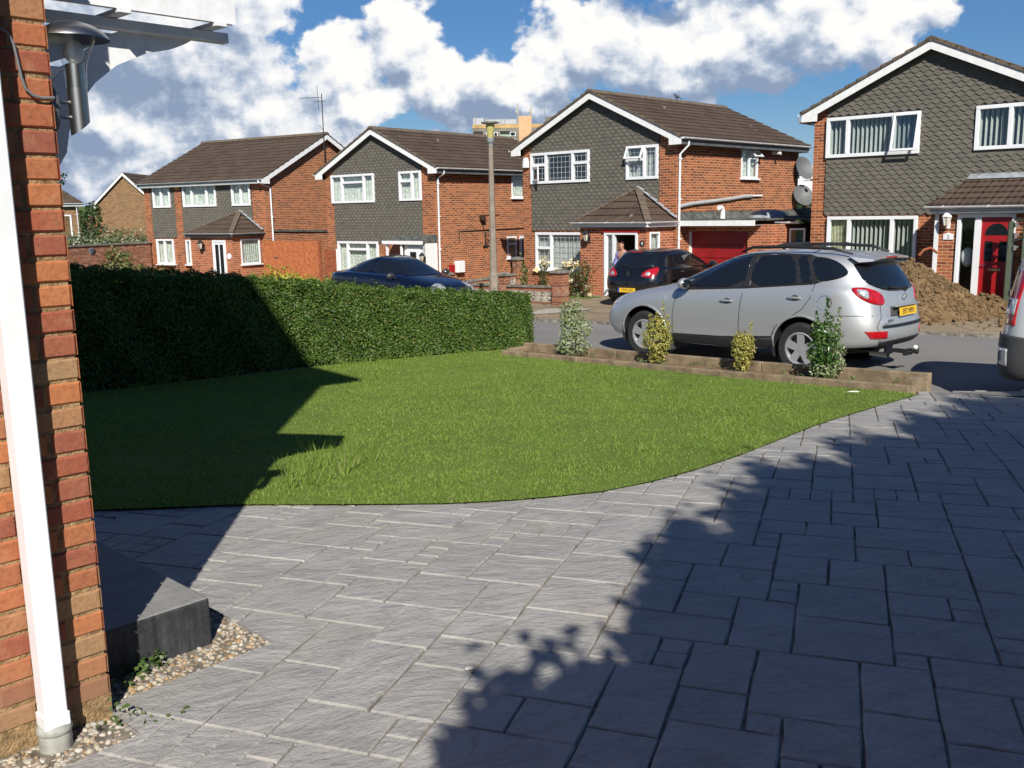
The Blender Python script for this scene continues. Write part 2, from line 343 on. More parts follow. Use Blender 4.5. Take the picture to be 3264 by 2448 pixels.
def zr(x, y):
    d2 = (_CP[:, 0] - x) ** 2 + (_CP[:, 1] - y) ** 2 + .6; w = d2 ** -1.7; return float((w * _CP[:, 2]).sum() / w.sum())
def asphalt(t, b, obj):
    n = t.noise(obj, .5, 5, .6); n2 = t.noise(obj, 120, 4, .75); n3 = t.noise(obj, 7, 5, .6)
    c = t.ramp(n2, [(.3, (.15, .146, .14)), (.55, (.225, .217, .206)), (.75, (.33, .315, .295))]); c = t.mix(t.m('MULTIPLY', t.sstep(n, .42, .7), .5), c, (.27, .255, .235, 1)); c = t.mix(t.m('MULTIPLY', t.sstep(n3, .55, .75), .35), c, (.15, .145, .14, 1))
    t.put(b.inputs['Base Color'], c)
    bn = t.new('ShaderNodeBump'); bn.inputs['Strength'].default_value = .6; bn.inputs['Distance'].default_value = .01; t.put(bn.inputs['Height'], n2); t.l.new(bn.outputs[0], b.inputs['Normal'])
mat('asphalt', None, .92, spec=.2, build=asphalt)
def tan_conc(t, b, obj):
    n = t.noise(obj, .7, 6, .65); n2 = t.noise(obj, 60, 5, .75); v = t.new('ShaderNodeTexVoronoi', feature='DISTANCE_TO_EDGE'); v.inputs['Scale'].default_value = .55
    t.put(v.inputs['Vector'], t.vm('ADD', obj, t.vm('MULTIPLY', t.noise(obj, 1.4, 4, .6, out=1), (.6, .6, 0))))
    c = t.ramp(n, [(.3, (.22, .165, .105)), (.7, (.34, .27, .185))]); c = t.mix(t.m('MULTIPLY', t.sstep(n2, .48, .75), .5), c, (.16, .125, .085, 1))
    c = t.mix(t.m('MULTIPLY', t.sstep(v.outputs[0], .018, .004), .8), c, (.07, .065, .04, 1)); t.put(b.inputs['Base Color'], c)
mat('tan_concrete', None, .95, spec=.15, build=tan_conc)
mat('earth', (.11, .085, .05), .95, var=.3, vscale=3, bump=.6, bscale=20)
mat('far_grass', (.055, .095, .025), .95, var=.3, vscale=.6)
def sheet(name, poly, zf, dz, m, res=.8, kind='structure', skirt=0):
    """ground sheet over a polygon, following the height function"""
    pts = []; n = len(poly)
    for i in range(n):
        a, b = Vector(poly[i]), Vector(poly[(i + 1) % n]); k = max(1, int((b - a).length / res))
        pts += [tuple(a.lerp(b, j / k)) for j in range(k)]
    nb = len(pts); xs = [p[0] for p in pts]; ys = [p[1] for p in pts]
    inner = [(x, y) for x in np.arange(min(xs) + res / 2, max(xs), res) for y in np.arange(min(ys) + res / 2, max(ys), res)]
    r = delaunay_2d_cdt([Vector(p) for p in pts + inner], [(i, (i + 1) % nb) for i in range(nb)], [], 1, 1e-5)
    b = MB(); b.add([(v.x, v.y, zf(v.x, v.y) + dz) for v in r[0]], [tuple(f) for f in r[2]])
    if skirt:
        ring = [(p[0], p[1], zf(*p) + dz) for p in pts]; low = [(p[0], p[1], p[2] - skirt) for p in ring]
        b.add(ring + low, [(i, (i + 1) % nb, (i + 1) % nb + nb, i + nb) for i in range(nb)])
    o = b.build(name, m)
    if kind: tag(o, kind=kind)
    return o
# one wide sheet of rough ground reaching the horizon, the road and the pavements on top of it
gb = MB(); xs = list(np.arange(-40, 41, 2.0)); ys = list(np.arange(11.9, 62, 2.0))
def zg(x, y): return zr(x, y) - .05
xs2 = [-3000, -600, -200, -90] + xs + [90, 200, 600, 3000]; ys2 = [-3000, -300, -40, -6, 4, 6, 8.2, 10.2] + ys + [90, 200, 600, 5000]
def zgr(x, y):
    z = zg(max(-60, min(60, x)), max(12.3, min(80, y)))
    return min(z, zd(y) - .12) - (.12 if y < 11 else 0)
gb.add([(x, y, zgr(x, y)) for y in ys2 for x in xs2], [(j * len(xs2) + i, j * len(xs2) + i + 1, (j + 1) * len(xs2) + i + 1, (j + 1) * len(xs2) + i) for j in range(len(ys2) - 1) for i in range(len(xs2) - 1)])
tag(gb.build('ground', 'far_grass', smooth=True), kind='structure')
KERB = [(30, 9.5), (19, 11.4), (12, 14.6), (8.1, 17.3), (5, 19.3), (1.87, 21.3), (-1.0, 23.0), (-4.5, 25.2), (-9, 28.2), (-16, 31.5), (-30, 36)]
road_poly = KERB + [(-30, 26), (-14, 20.5), (-6.5, 15.0), (-.5, 15.3), (4.9, 11.5), (6.5, 11.1), (12, 10.6), (30, 4.5)]
sheet('road', road_poly, zr, 0, 'asphalt', .9)
sheet('driveway_apron', KERB[1:-1] + [(-16, 60), (26, 60), (24, 20)], zr, .03, 'tan_concrete', 1.0)
kb = MB()
for a, b in zip(KERB[:-1], KERB[1:]):
    a, b = Vector(a), Vector(b); nrm = Vector((b - a).yx) * Vector((1, -1)); nrm = Vector((b.y - a.y, -(b.x - a.x))).normalized() * .11
    k = max(1, int((b - a).length / .9))
    for j in range(k):
        p, q = a.lerp(b, j / k), a.lerp(b, (j + 1) / k - .012 / max((b - a).length, 1)); zp, zq = zr(*p) + .055, zr(*q) + .055
        kb.add([(*(p - nrm), zp), (*(q - nrm), zq), (*(q + nrm * .1), zq), (*(p + nrm * .1), zp), (*(p - nrm), zp - .2), (*(q - nrm), zq - .2), (*(q + nrm * .1), zq - .2), (*(p + nrm * .1), zp - .2)], [(0, 1, 2, 3), (0, 4, 5, 1), (3, 2, 6, 7)])
tag(kb.build('kerb', 'coping'), kind='structure')
# crossover pavement between the printed drive and the road
sheet('pavement', [(4.45, 9.95), (5.2, 9.4), (9, 8.4), (13, 7.2), (13.4, 10.3), (6.5, 11.2), (4.95, 11.6)], lambda x, y: zd(min(y, 10.2)) * max(0, min(1, (11.3 - y) / 1.4)) + zr(x, y) * (1 - max(0, min(1, (11.3 - y) / 1.4))), .012, 'asphalt', .5)

# ---------------------------------------------------------------- printed concrete drive: real slabs with sunk joints
def slate(t, b, obj):
    r = island(t); n = t.noise(obj, 2.6, 6, .65); n2 = t.noise(obj, 46, 6, .74); n3 = t.noise(obj, .8, 4, .6)
    ro = t.new('ShaderNodeVectorRotate', rotation_type='Z_AXIS'); t.put(ro.inputs['Vector'], obj); t.put(ro.inputs['Angle'], t.m('ADD', -.75, t.m('MULTIPLY', t.m('FRACT', t.m('MULTIPLY', r, 7.13)), .9)))
    pv = t.vm('ADD', ro.outputs[0], t.comb(t.m('MULTIPLY', r, 31.0), t.m('MULTIPLY', r, 57.0), 0))
    rip = t.noise(t.vm('MULTIPLY', pv, (3.4, 7.5, 4)), 1.4, 7, .68, dist=.35); rdg = t.m('SUBTRACT', 1.0, t.m('MULTIPLY', t.m('ABSOLUTE', t.m('SUBTRACT', t.noise(t.vm('MULTIPLY', pv, (2.4, 5.5, 4)), 1.0, 6, .62), .5)), 3.0))
    c = t.ramp(n, [(.3, (.305, .296, .282)), (.7, (.435, .420, .396))])
    c = t.mix(t.m('MULTIPLY', r, .5), c, (.345, .33, .305, 1)); c = t.mix(t.m('MULTIPLY', t.sstep(rip, .54, .70), .24), c, (.49, .465, .415, 1))
    c = t.mix(t.m('MULTIPLY', t.sstep(rip, .46, .32), .2), c, (.21, .205, .20, 1))
    c = t.mix(t.m('MULTIPLY', t.sstep(n2, .52, .75), .5), c, (.20, .196, .19, 1)); c = t.mix(t.m('MULTIPLY', t.sstep(n3, .48, .7), .55), c, (.40, .36, .30, 1))
    c = t.mix(t.m('MULTIPLY', t.sstep(rdg, .90, .985), .22), c, (.15, .147, .142, 1))
    stain = t.sstep(t.noise(t.vm('ADD', obj, (3.3, 1.7, 0)), 1.7, 6, .72), .63, .72); c = t.mix(t.m('MULTIPLY', stain, .75), c, (.16, .135, .105, 1))
    t.put(b.inputs['Base Color'], c); t.put(b.inputs['Roughness'], t.m('ADD', .5, t.m('MULTIPLY', n2, .35)))
    bn = t.new('ShaderNodeBump'); bn.inputs['Strength'].default_value = 1.0; bn.inputs['Distance'].default_value = .024
    t.put(bn.inputs['Height'], t.m('ADD', t.m('ADD', t.m('MULTIPLY', rip, .9), t.m('MULTIPLY', n2, .2)), t.m('MULTIPLY', rdg, -.16))); t.l.new(bn.outputs[0], b.inputs['Normal'])
mat('slate_print', None, .6, spec=.45, build=slate)
mat('joint', (.20, .175, .135), .95, var=.3, vscale=14)
LAWN_NEAR = [(-6.5, 5.35), (-4.5, 5.28), (-3.2, 5.26), (-2.42, 5.26), (-1.59, 5.33), (-.82, 5.29), (-.4, 5.28), (-.03, 5.33), (.24, 5.4), (.53, 5.5), (.83, 5.7), (1.18, 6.01), (1.6, 6.52), (2.14, 7.26), (2.59, 7.87), (3.13, 8.51), (3.67, 9.13), (4.22, 9.74)]
def in_lawn(x, y):
    if x <= LAWN_NEAR[0][0]: return y > LAWN_NEAR[0][1]
    if x >= LAWN_NEAR[-1][0]: return y > LAWN_NEAR[-1][1]
    return y > np.interp(x, [p[0] for p in LAWN_NEAR], [p[1] for p in LAWN_NEAR])
DD = Vector((math.sin(R_(43.8)), math.cos(R_(43.8)))); EE = Vector((-DD.y, DD.x)); CC = Vector((-1.335, 2.915))   # the near house: wall direction, its normal, its corner
def w2(d, e): q = CC + DD * d + EE * e; return (q.x, q.y)
TROUGH = [(0.02, -.22), (.92, -.22), (.92, .06), (.62, .08), (.60, .5), (0.02, .5)]
def in_trough(x, y):
    q = Vector((x, y)) - CC; d, e = q.dot(DD), q.dot(EE); return (0.0 < d < .80 and -.20 - .0 < e < .9 and d < .80 - .35 * max(0, e)) or (-2 < d <= .0 and -.21 < e)
def build_drive():
    U = .118; N = 150; used = np.zeros((N, N), bool); slabs = []
    opts = [(2, 2), (3, 2), (2, 3), (3, 3), (4, 3), (3, 4), (4, 2), (2, 4), (3, 2), (2, 3), (3, 3), (2, 2), (3, 3)]
    rnd = random.Random(5); top = MB()
    GD = Vector((math.sin(R_(19)), math.cos(R_(19)))); GE = Vector((-GD.y, GD.x)); O = Vector((-4.9, -1.2)) - GD * 2
    def W(a, b): return O + GD * (a * U) - GE * (b * U)
    for i in range(N):
        for j in range(N):
            if used[i, j]: continue
            for _ in range(12):
                w, h = rnd.choice(opts)
                if i + w <= N and j + h <= N and not used[i:i + w, j:j + h].any(): break
            else: w = h = 1
            if used[i:i + w, j:j + h].any() or i + w > N or j + h > N: w = h = 1
            used[i:i + w, j:j + h] = True; slabs.append((i, j, w, h))
    for (i, j, w, h) in slabs:
        subs = [(i, j, w, h)]
        if (w, h) in ((2, 4), (3, 4)) and rnd.random() < .35: subs = [(i, j + k, w, 1) for k in range(h)]
        for (i0, j0, w0, h0) in subs:
            c = W(i0 + w0 / 2, j0 + h0 / 2)
            if c.y < -3.2 or c.y > 10.4 or c.x < -5 or c.x > 9.5 or (c.y > 9.9 and c.x < 4.3): continue
            if c.y > 10.0 - max(0, c.x - 5.2) * .38 + rnd.uniform(0, .1): continue
            g = .0042 / U if len(subs) == 1 else .0025 / U
            na, nb_ = max(1, w0), max(1, h0); vs = []; bv = .0045 / U
            cols = [i0 + g, i0 + g, i0 + g + bv] + [i0 + k for k in range(1, na)] + [i0 + w0 - g - bv, i0 + w0 - g, i0 + w0 - g]
            rows = [j0 + g, j0 + g, j0 + g + bv] + [j0 + k for k in range(1, nb_)] + [j0 + h0 - g - bv, j0 + h0 - g, j0 + h0 - g]
            dzs = rnd.uniform(-.002, .002); jit = {}
            for bi, b in enumerate(rows):
                for ai, a in enumerate(cols):
                    edge = ai in (0, 1, len(cols) - 2, len(cols) - 1) or bi in (0, 1, len(rows) - 2, len(rows) - 1); low = ai in (0, len(cols) - 1) or bi in (0, len(rows) - 1)
                    rr = jit.setdefault((max(1, min(ai, len(cols) - 2)), max(1, min(bi, len(rows) - 2))), (rnd.uniform(-.035, .035), rnd.uniform(-.035, .035))); q = W(a + (rr[0] if edge else 0), b + (rr[1] if edge else 0))
                    vs.append((q.x, q.y, zd(q.y) + dzs + (-.055 if low else -.006 if edge else 0)))
            n = len(cols)
            top.add(vs, [(b * n + a, b * n + a + 1, (b + 1) * n + a + 1, (b + 1) * n + a) for b in range(len(rows) - 1) for a in range(n - 1)])
    # drop faces well inside the lawn
    keep = [f for f in top.f if sum(in_lawn(top.v[k][0], top.v[k][1] - .25) for k in f) < len(f)]
    top.f = [f[::-1] for f in keep]
    for p, q in zip(((-1.2, -.2), (0, -.2), (0, .06), (.65, .06)), ((0, -.2), (0, .06), (.65, .06), (.65, .7))):
        a, b = w2(*p), w2(*q); top.add([(*a, -.002), (*b, -.002), (*b, -.06), (*a, -.06)], [(0, 1, 2, 3)])
    o = top.build('drive', 'slate_print'); tag(o, kind='structure'); bm = bmesh.new(); bm.from_mesh(o.data)
    for (px, py), nv in ((w2(.65, 0), DD), (w2(0, .06), EE), (w2(0, 0), DD), (w2(0, -.2), EE)):      # cut cleanly round the pebble strip
        near_f = [f for f in bm.faces if (f.calc_center_median().xy - CC).length < 1.6]
        bmesh.ops.bisect_plane(bm, geom=near_f + list({e for f in near_f for e in f.edges}) + list({v for f in near_f for v in f.verts}), plane_co=(px, py, 0), plane_no=(nv.x, nv.y, 0))
    dead = []
    for f in bm.faces:
        c = f.calc_center_median(); d, e = (c.xy - CC).dot(DD), (c.xy - CC).dot(EE)
        if (-3 < d < .649 and e > .061) and e < 4 and c.y < 5.0 or (-1.3 < d < -.001 and -.199 < e <= .061): dead.append(f)
    bmesh.ops.delete(bm, geom=dead, context='FACES'); bm.to_mesh(o.data); bm.free()
    j = sheet('drive_joints', [(-5, -3.2), (9.5, -3.2), (9.5, 8.2), (5.3, 9.7), (4.4, 9.95), (4.0, 9.95), (2.0, 7.4), (1.0, 6.1), (.0, 5.5), (-5, 5.5)], lambda x, y: zd(y), -.0095, 'joint', .5)
build_drive()

# ---------------------------------------------------------------- lawn
def lawn_b(t, b, obj):
    n = t.noise(obj, 1.1, 5, .6); n2 = t.noise(obj, 28, 5, .7)
    c = t.ramp(n, [(.3, (.095, .150, .028)), (.7, (.14, .20, .04))]); c = t.mix(t.m('MULTIPLY', t.sstep(n2, .5, .72), .6), c, (.20, .21, .07, 1)); t.put(b.inputs['Base Color'], c)
mat('turf', None, .95, spec=.1, build=lawn_b)
HEDGE = [(-6.6, 9.9), (-4.95, 11.2), (-2.95, 13.35), (-1.45, 14.6), (.32, 15.85)]        # foot of the hedge, front side
SLEEP0, SLEEP1 = Vector((4.20, 9.95)), Vector((-.16, 14.72))
lawn_poly = LAWN_NEAR + [(4.1, 10.02), (-.10, 14.62), (.3, 15.9)] + HEDGE[::-1][1:] + [(-7, 9.5)]
def zl(x, y): return zd(y)
sheet('lawn', lawn_poly, zl, .012, 'turf', .5)
mat('grass_blade', None, .55, spec=.2, build=leaf_build([(0, (.165, .26, .040)), (.4, (.23, .345, .058)), (.75, (.295, .415, .080)), (.93, (.32, .37, .10)), (1, (.50, .45, .22))], .6, .45))
def build_grass():
    from mathutils.geometry import tessellate_polygon
    P = np.array(lawn_poly); n = 420000; Q = np.stack([RNG.uniform(-6.6, 4.4, n), 5.2 + (RNG.random(n) ** 1.35) * 10.8], 1)
    inside = np.zeros(n, bool); j = len(P) - 1
    for i in range(len(P)):
        c = ((P[i, 1] > Q[:, 1]) != (P[j, 1] > Q[:, 1])) & (Q[:, 0] < (P[j, 0] - P[i, 0]) * (Q[:, 1] - P[i, 1]) / (P[j, 1] - P[i, 1] + 1e-12) + P[i, 0]); inside ^= c; j = i
    Q = Q[inside]; Q = Q[np.abs(Q[:, 0]) < Q[:, 1] * .56 + .4]; n = len(Q)
    z = np.interp(Q[:, 1], [-6, 4, 6, 9, 11, 13, 16], [0, 0, -.07, -.28, -.42, -.50, -.63]) + .008
    clump = np.sin(Q[:, 0] * 5.1 + np.sin(Q[:, 1] * 3.7) * 2) * np.sin(Q[:, 1] * 4.3 + np.sin(Q[:, 0] * 2.9) * 2)
    h = RNG.uniform(.010, .024, n) * (1 + .4 * clump); tall = RNG.random(n) < .006; h[tall] *= RNG.uniform(2.0, 4.5, tall.sum())
    w = RNG.uniform(.0022, .0042, n) * (1 + Q[:, 1] * .05); a = RNG.uniform(0, 6.283, n); le = RNG.uniform(0, 6.283, n); lean = h * RNG.uniform(.2, .9, n)
    B = np.column_stack([Q, z]); dx = np.column_stack([np.cos(a) * w, np.sin(a) * w, np.zeros(n)]); tip = np.column_stack([np.cos(le) * lean, np.sin(le) * lean, h])
    V = np.stack([B - dx, B + dx, B + tip], 1).reshape(-1, 3); F = np.arange(n * 3).reshape(-1, 3)
    tag(raw_mesh('grass', V, F, 'grass_blade'), kind='stuff', label='short mown green grass covering the front lawn', cat='grass')
    # rank tufts along the near edge and under the hedge
    spots = []
    for k in range(26):
        s = RNG.random(); x = np.interp(s, [0, .55, 1], [-1.9, .4, 2.6]); y = float(np.interp(x, [p[0] for p in LAWN_NEAR], [p[1] for p in LAWN_NEAR])) + RNG.uniform(.1, 1.3); spots.append((x + RNG.normal(0, .25), y, RNG.uniform(.05, .10)))
    for k in range(26): spots.append((RNG.uniform(-1.55, -.95), RNG.uniform(5.5, 7.0), RNG.uniform(.1, .2)))
    for k in range(90):
        t_ = RNG.random(); i = min(3, int(t_ * 4)); f = t_ * 4 - i; p = np.array(HEDGE[i]) * (1 - f) + np.array(HEDGE[i + 1]) * f; spots.append((p[0] + RNG.uniform(0, .25), p[1] - RNG.uniform(.05, .3), RNG.uniform(.06, .17)))
    Vs = []; 
    for (x, y, hh) in spots:
        m = 12; a = RNG.uniform(0, 6.283, m); le = RNG.uniform(0, 6.283, m); h = hh * RNG.uniform(.5, 1.1, m); r = RNG.uniform(0, .05, m)
        B = np.column_stack([x + r * np.cos(le), y + r * np.sin(le), np.full(m, zd(y))]); w = .004
        dx = np.column_stack([np.cos(a) * w, np.sin(a) * w, np.zeros(m)]); tip = np.column_stack([np.cos(le) * h * .45, np.sin(le) * h * .45, h])
        Vs.append(np.stack([B - dx, B + dx, B + tip], 1).reshape(-1, 3))
    V = np.concatenate(Vs); tag(raw_mesh('tall_grass', V, np.arange(len(V)).reshape(-1, 3), 'grass_blade'), kind='stuff', label='longer straggling grass stalks along the lawn edges', cat='grass')
build_grass()

# ---------------------------------------------------------------- houses
def wall_grid(mb, x0, x1, z0, z1, holes, y, depth=.22):
    """front-facing wall in the XZ plane at y, with rectangular openings (x0,x1,z0,z1) and their reveals"""
    X = sorted({x0, x1} | {v for h in holes for v in h[:2] if x0 < v < x1}); Zs = sorted({z0, z1} | {v for h in holes for v in h[2:4] if z0 < v < z1})
    for a, b in zip(X[:-1], X[1:]):
        for c, d in zip(Zs[:-1], Zs[1:]):
            mx, mz = (a + b) / 2, (c + d) / 2
            if any(h[0] < mx < h[1] and h[2] < mz < h[3] for h in holes): continue
            mb.quad((a, y, c), (b, y, c), (b, y, d), (a, y, d))
    for h in holes:
        a, b, c, d = h[:4]; e = y + depth
        mb.quad((a, y, c), (a, y, d), (a, e, d), (a, e, c)); mb.quad((b, y, c), (b, e, c), (b, e, d), (b, y, d))
        mb.quad((a, y, d), (b, y, d), (b, e, d), (a, e, d)); mb.quad((a, y, c), (a, e, c), (b, e, c), (b, y, c))
TW, TH = .215, .108
def hung_tiles(mb, x0, x1, z0, z1, holes, y, top=None):
    nr = int((z1 - z0) / TH) + 1
    for k in range(nr):
        zb = z0 + k * TH
        if zb > z1 - .03: break
        off = TW / 2 if k % 2 else 0; n = int((x1 - x0) / TW) + 2
        for j in range(-1, n):
            a = x0 + j * TW + off; b = a + TW; m = (a + b) / 2; ca, cb, cm = max(a, x0), min(b, x1), min(max(m, x0), x1)
            if cb - ca < .02: continue
            if any(h[0] - .01 < m < h[1] + .01 and h[2] - .03 < zb + TH * .6 < h[3] + .02 for h in holes): continue
            zt = zb + TH * 1.75
            if top:
                tz = top(m)
                if zb + .05 > tz: continue
                zt = min(zt, tz)
            else: zt = min(zt, z1 + .02)
            j1 = random.uniform(-.003, .003); yb, yt = y - .042 + j1, y - .006
            zs = zb + TH * .58
            f = lambda z: yb + (yt - yb) * max(0, (z - zb)) / (TH * 1.75)
            mb.add([(ca, f(zt), zt), (ca, f(zs), zs), (cm, yb, zb), (cb, f(zs), zs), (cb, f(zt), zt), (ca, y, zs), (cm, y, zb), (cb, y, zs)],
                   [(0, 1, 2, 3, 4), (1, 5, 6, 2), (2, 6, 7, 3)])
def roof_plane(mb, eL, eR, rL, rR, n, lift=.035):
    """tile courses between an eave edge and a ridge edge"""
    eL, eR, rL, rR = map(Vector, (eL, eR, rL, rR)); nr = (eR - eL).cross(rL - eL).normalized()
    if nr.z < 0: nr = -nr
    for k in range(n):
        a, b = k / n, min(1, (k + 1) / n + .012)
        p, q = eL.lerp(rL, a), eR.lerp(rR, a); s, t = eR.lerp(rR, b), eL.lerp(rL, b)
        P, Q = p + nr * lift, q + nr * lift; S, T = s + nr * .004, t + nr * .004
        mb.add([P, Q, S, T, p - nr * .03, q - nr * .03], [(0, 1, 2, 3), (4, 5, 1, 0)])
def window(parent, rect, y, bars=(), subs=(), fw=.06, proud=.05, inside='net', sill=False, lead=None, mat_f='white_upvc', name='window', depth=.5, label=None, blind_to=None, open_top=None):
    """framed window standing proud of the wall plane y; bars = x of full-height mullions, subs = (x0,x1,z) transoms (all local)"""
    x0, x1, z0, z1 = rect; yf, yb = y - proud, y + .05
    f = MB(); f.box(x0, x1, yf, yb, z0, z0 + fw); f.box(x0, x1, yf, yb, z1 - fw, z1); f.box(x0, x0 + fw, yf + .001, yb, z0 + fw, z1 - fw); f.box(x1 - fw, x1, yf + .001, yb, z0 + fw, z1 - fw)
    for b in bars: f.box(b - fw * .55, b + fw * .55, yf + .002, yb, z0 + fw, z1 - fw)
    for (a, b, z) in subs: f.box(a, b, yf + .003, yb, z - fw * .5, z + fw * .5)
    if sill: f.box(x0 - .06, x1 + .06, yf - .07, yb, z0 - .05, z0 + .002)
    w = f.build(name, mat_f, parent, bevel=.006)
    if label: w['label'] = label
    MB().box(x0 + fw * .5, x1 - fw * .5, y - proud * .25, y - proud * .25 + .012, z0 + fw * .5, z1 - fw * .5).build('pane', 'window_glass', w)
    r = MB(); e = y + depth
    r.quad((x0, e, z0), (x1, e, z0), (x1, e, z1), (x0, e, z1)); r.quad((x0, y, z0), (x0, e, z0), (x0, e, z1), (x0, y, z1)); r.quad((x1, y, z0), (x1, y, z1), (x1, e, z1), (x1, e, z0)); r.quad((x0, y, z1), (x0, e, z1), (x1, e, z1), (x1, y, z1)); r.quad((x0, y, z0), (x1, y, z0), (x1, e, z0), (x0, e, z0))
    r.build('room', 'interior', w)
    yc = y + .10
    if inside in ('net', 'cream'):
        n = int((x1 - x0) / .035); c = MB(); lo = z0 + .03
        pts = [(x0 + .03 + (x1 - x0 - .06) * k / n, yc + .018 * math.sin(k * 1.9 + math.sin(k * .6))) for k in range(n + 1)]
        gaps = [] if inside == 'net' else [(x0 + (x1 - x0) * .42, x0 + (x1 - x0) * .62)]
        for (a, b) in zip(pts[:-1], pts[1:]):
            if any(g[0] < a[0] < g[1] for g in gaps): continue
            c.quad((a[0], a[1], lo), (b[0], b[1], lo), (b[0], b[1], z1 - .03), (a[0], a[1], z1 - .03))
        c.build('curtain', 'net_curtain' if inside == 'net' else 'cream_curtain', w)
    elif inside in ('blind', 'slats'):
        c = MB(); n = int((x1 - x0 - .1) / .115); tw = .6 if inside == 'blind' else 1.25
        for k in range(n):
            if blind_to and not (blind_to[0] <= k / n <= blind_to[1]): continue
            x = x0 + .08 + k * .115; dx, dy = .05 * math.cos(tw), .05 * math.sin(tw); c.quad((x - dx, yc + .03 - dy, z0 + .06), (x + dx, yc + .03 + dy, z0 + .06), (x + dx, yc + .03 + dy, z1 - .05), (x - dx, yc + .03 - dy, z1 - .05))
        c.build('blind', 'blind_white', w)
    if lead:
        l = MB(); nx, nz = lead; yy = y - proud * .25 - .004
        for k in range(1, nx): x = x0 + (x1 - x0) * k / nx; l.box(x - .006, x + .006, yy, yy + .006, z0 + fw, z1 - fw)
        for k in range(1, nz): z = z0 + (z1 - z0) * k / nz; l.box(x0 + fw, x1 - fw, yy + .001, yy + .007, z - .006, z + .006)
        l.build('leading', 'lead', w)
    return w
def sash(parent, rect, y, ang, axis='top'):
    """an opened light hung at its top (tilts out) or side"""
    x0, x1, z0, z1 = rect; f = MB(); h = z1 - z0; w = x1 - x0
    f.box(0, w, 0, .045, -h, -h + .05); f.box(0, w, 0, .045, -.05, 0); f.box(0, .05, .001, .045, -h + .05, -.05); f.box(w - .05, w, .001, .045, -h + .05, -.05)
    o = f.build('sash', 'white_upvc', parent, bevel=.005); o.location = (x0, y, z1); o.rotation_euler = (-ang, 0, 0) if axis == 'top' else (0, 0, -ang)
    MB().box(.04, w - .04, .015, .025, -h + .04, -.04).build('pane', 'window_glass', o)
def gutter_run(parent, a, b, m='white_gutter', clips=True, drop=0, name='gutter'):
    a, b = Vector(a), Vector(b); d = (b - a).normalized(); s = Vector((-d.y, d.x, 0)); g = MB(); n = 7; r = .056
    ring = lambda p: [p + s * (r * math.cos(3.1416 + 3.1416 * k / n)) + Vector((0, 0, r * math.sin(3.1416 + 3.1416 * k / n))) for k in range(n + 1)]
    A, B = ring(a), ring(b); g.add(A + B, [(k, k + 1, k + n + 2, k + n + 1) for k in range(n)] + [tuple(range(n + 1)), tuple(range(n + 1, 2 * n + 2))])
    if clips:
        L = (b - a).length; k = .4
        while k < L: p = a + d * k; g.bar(p - s * .062 + Vector((0, 0, -.03)), p + s * .062 + Vector((0, 0, .012)), .03, .014); k += .95
    g.build(name, m, parent, smooth='auto')
def downpipe(parent, pts, r=.035, m='white_gutter'):
    p = MB(); p.tube(pts, r, 10)
    z = pts[-1][2] + .5
    o = p.build('downpipe', m, parent, smooth='auto'); q = pts[-2]
    while z < q[2] - .1:
        c = MB(); c.lathe([(r + .012, 0), (r + .012, .05)], 10, (q[0], q[1], z)); c.box(q[0] - .075, q[0] + .075, q[1] + r * .2, q[1] + r * .2 + .012, z + .01, z + .04); z += 1.15; c.build('pipe_clip', m, o)
def wall_lantern(name, label, loc, rz, m='black_metal', s=1.0):
    t = thing(name, label, 'wall light', loc, rz); b = MB(); b.box(-.03 * s, .03 * s, -.012, 0, -.10 * s, .08 * s); b.tube([(0, -.01, -.05 * s), (0, -.09 * s, -.09 * s), (0, -.13 * s, -.05 * s)], .010 * s, 6); b.build('bracket', m, t, smooth='auto')
    c = MB(); y = -.13 * s; c.lathe([(.03 * s, -.05 * s), (.045 * s, -.04 * s)], 6, (0, y, 0)); c.lathe([(.085 * s, .11 * s), (.09 * s, .12 * s), (.03 * s, .19 * s), (.012 * s, .21 * s), (.001, .24 * s)], 6, (0, y, 0))
    for k in range(6): a = 6.283 * k / 6; c.bar((.045 * s * math.cos(a), y + .045 * s * math.sin(a), -.04 * s), (.078 * s * math.cos(a), y + .078 * s * math.sin(a), .115 * s), .009 * s)
    c.build('cage', m, t); g = MB(); g.lathe([(.040 * s, -.038 * s), (.072 * s, .112 * s)], 6, (0, y, 0)); g.build('glazing', 'lamp_glass', t); return t
mat('lamp_glass', (.55, .5, .4), .15, var=.05)

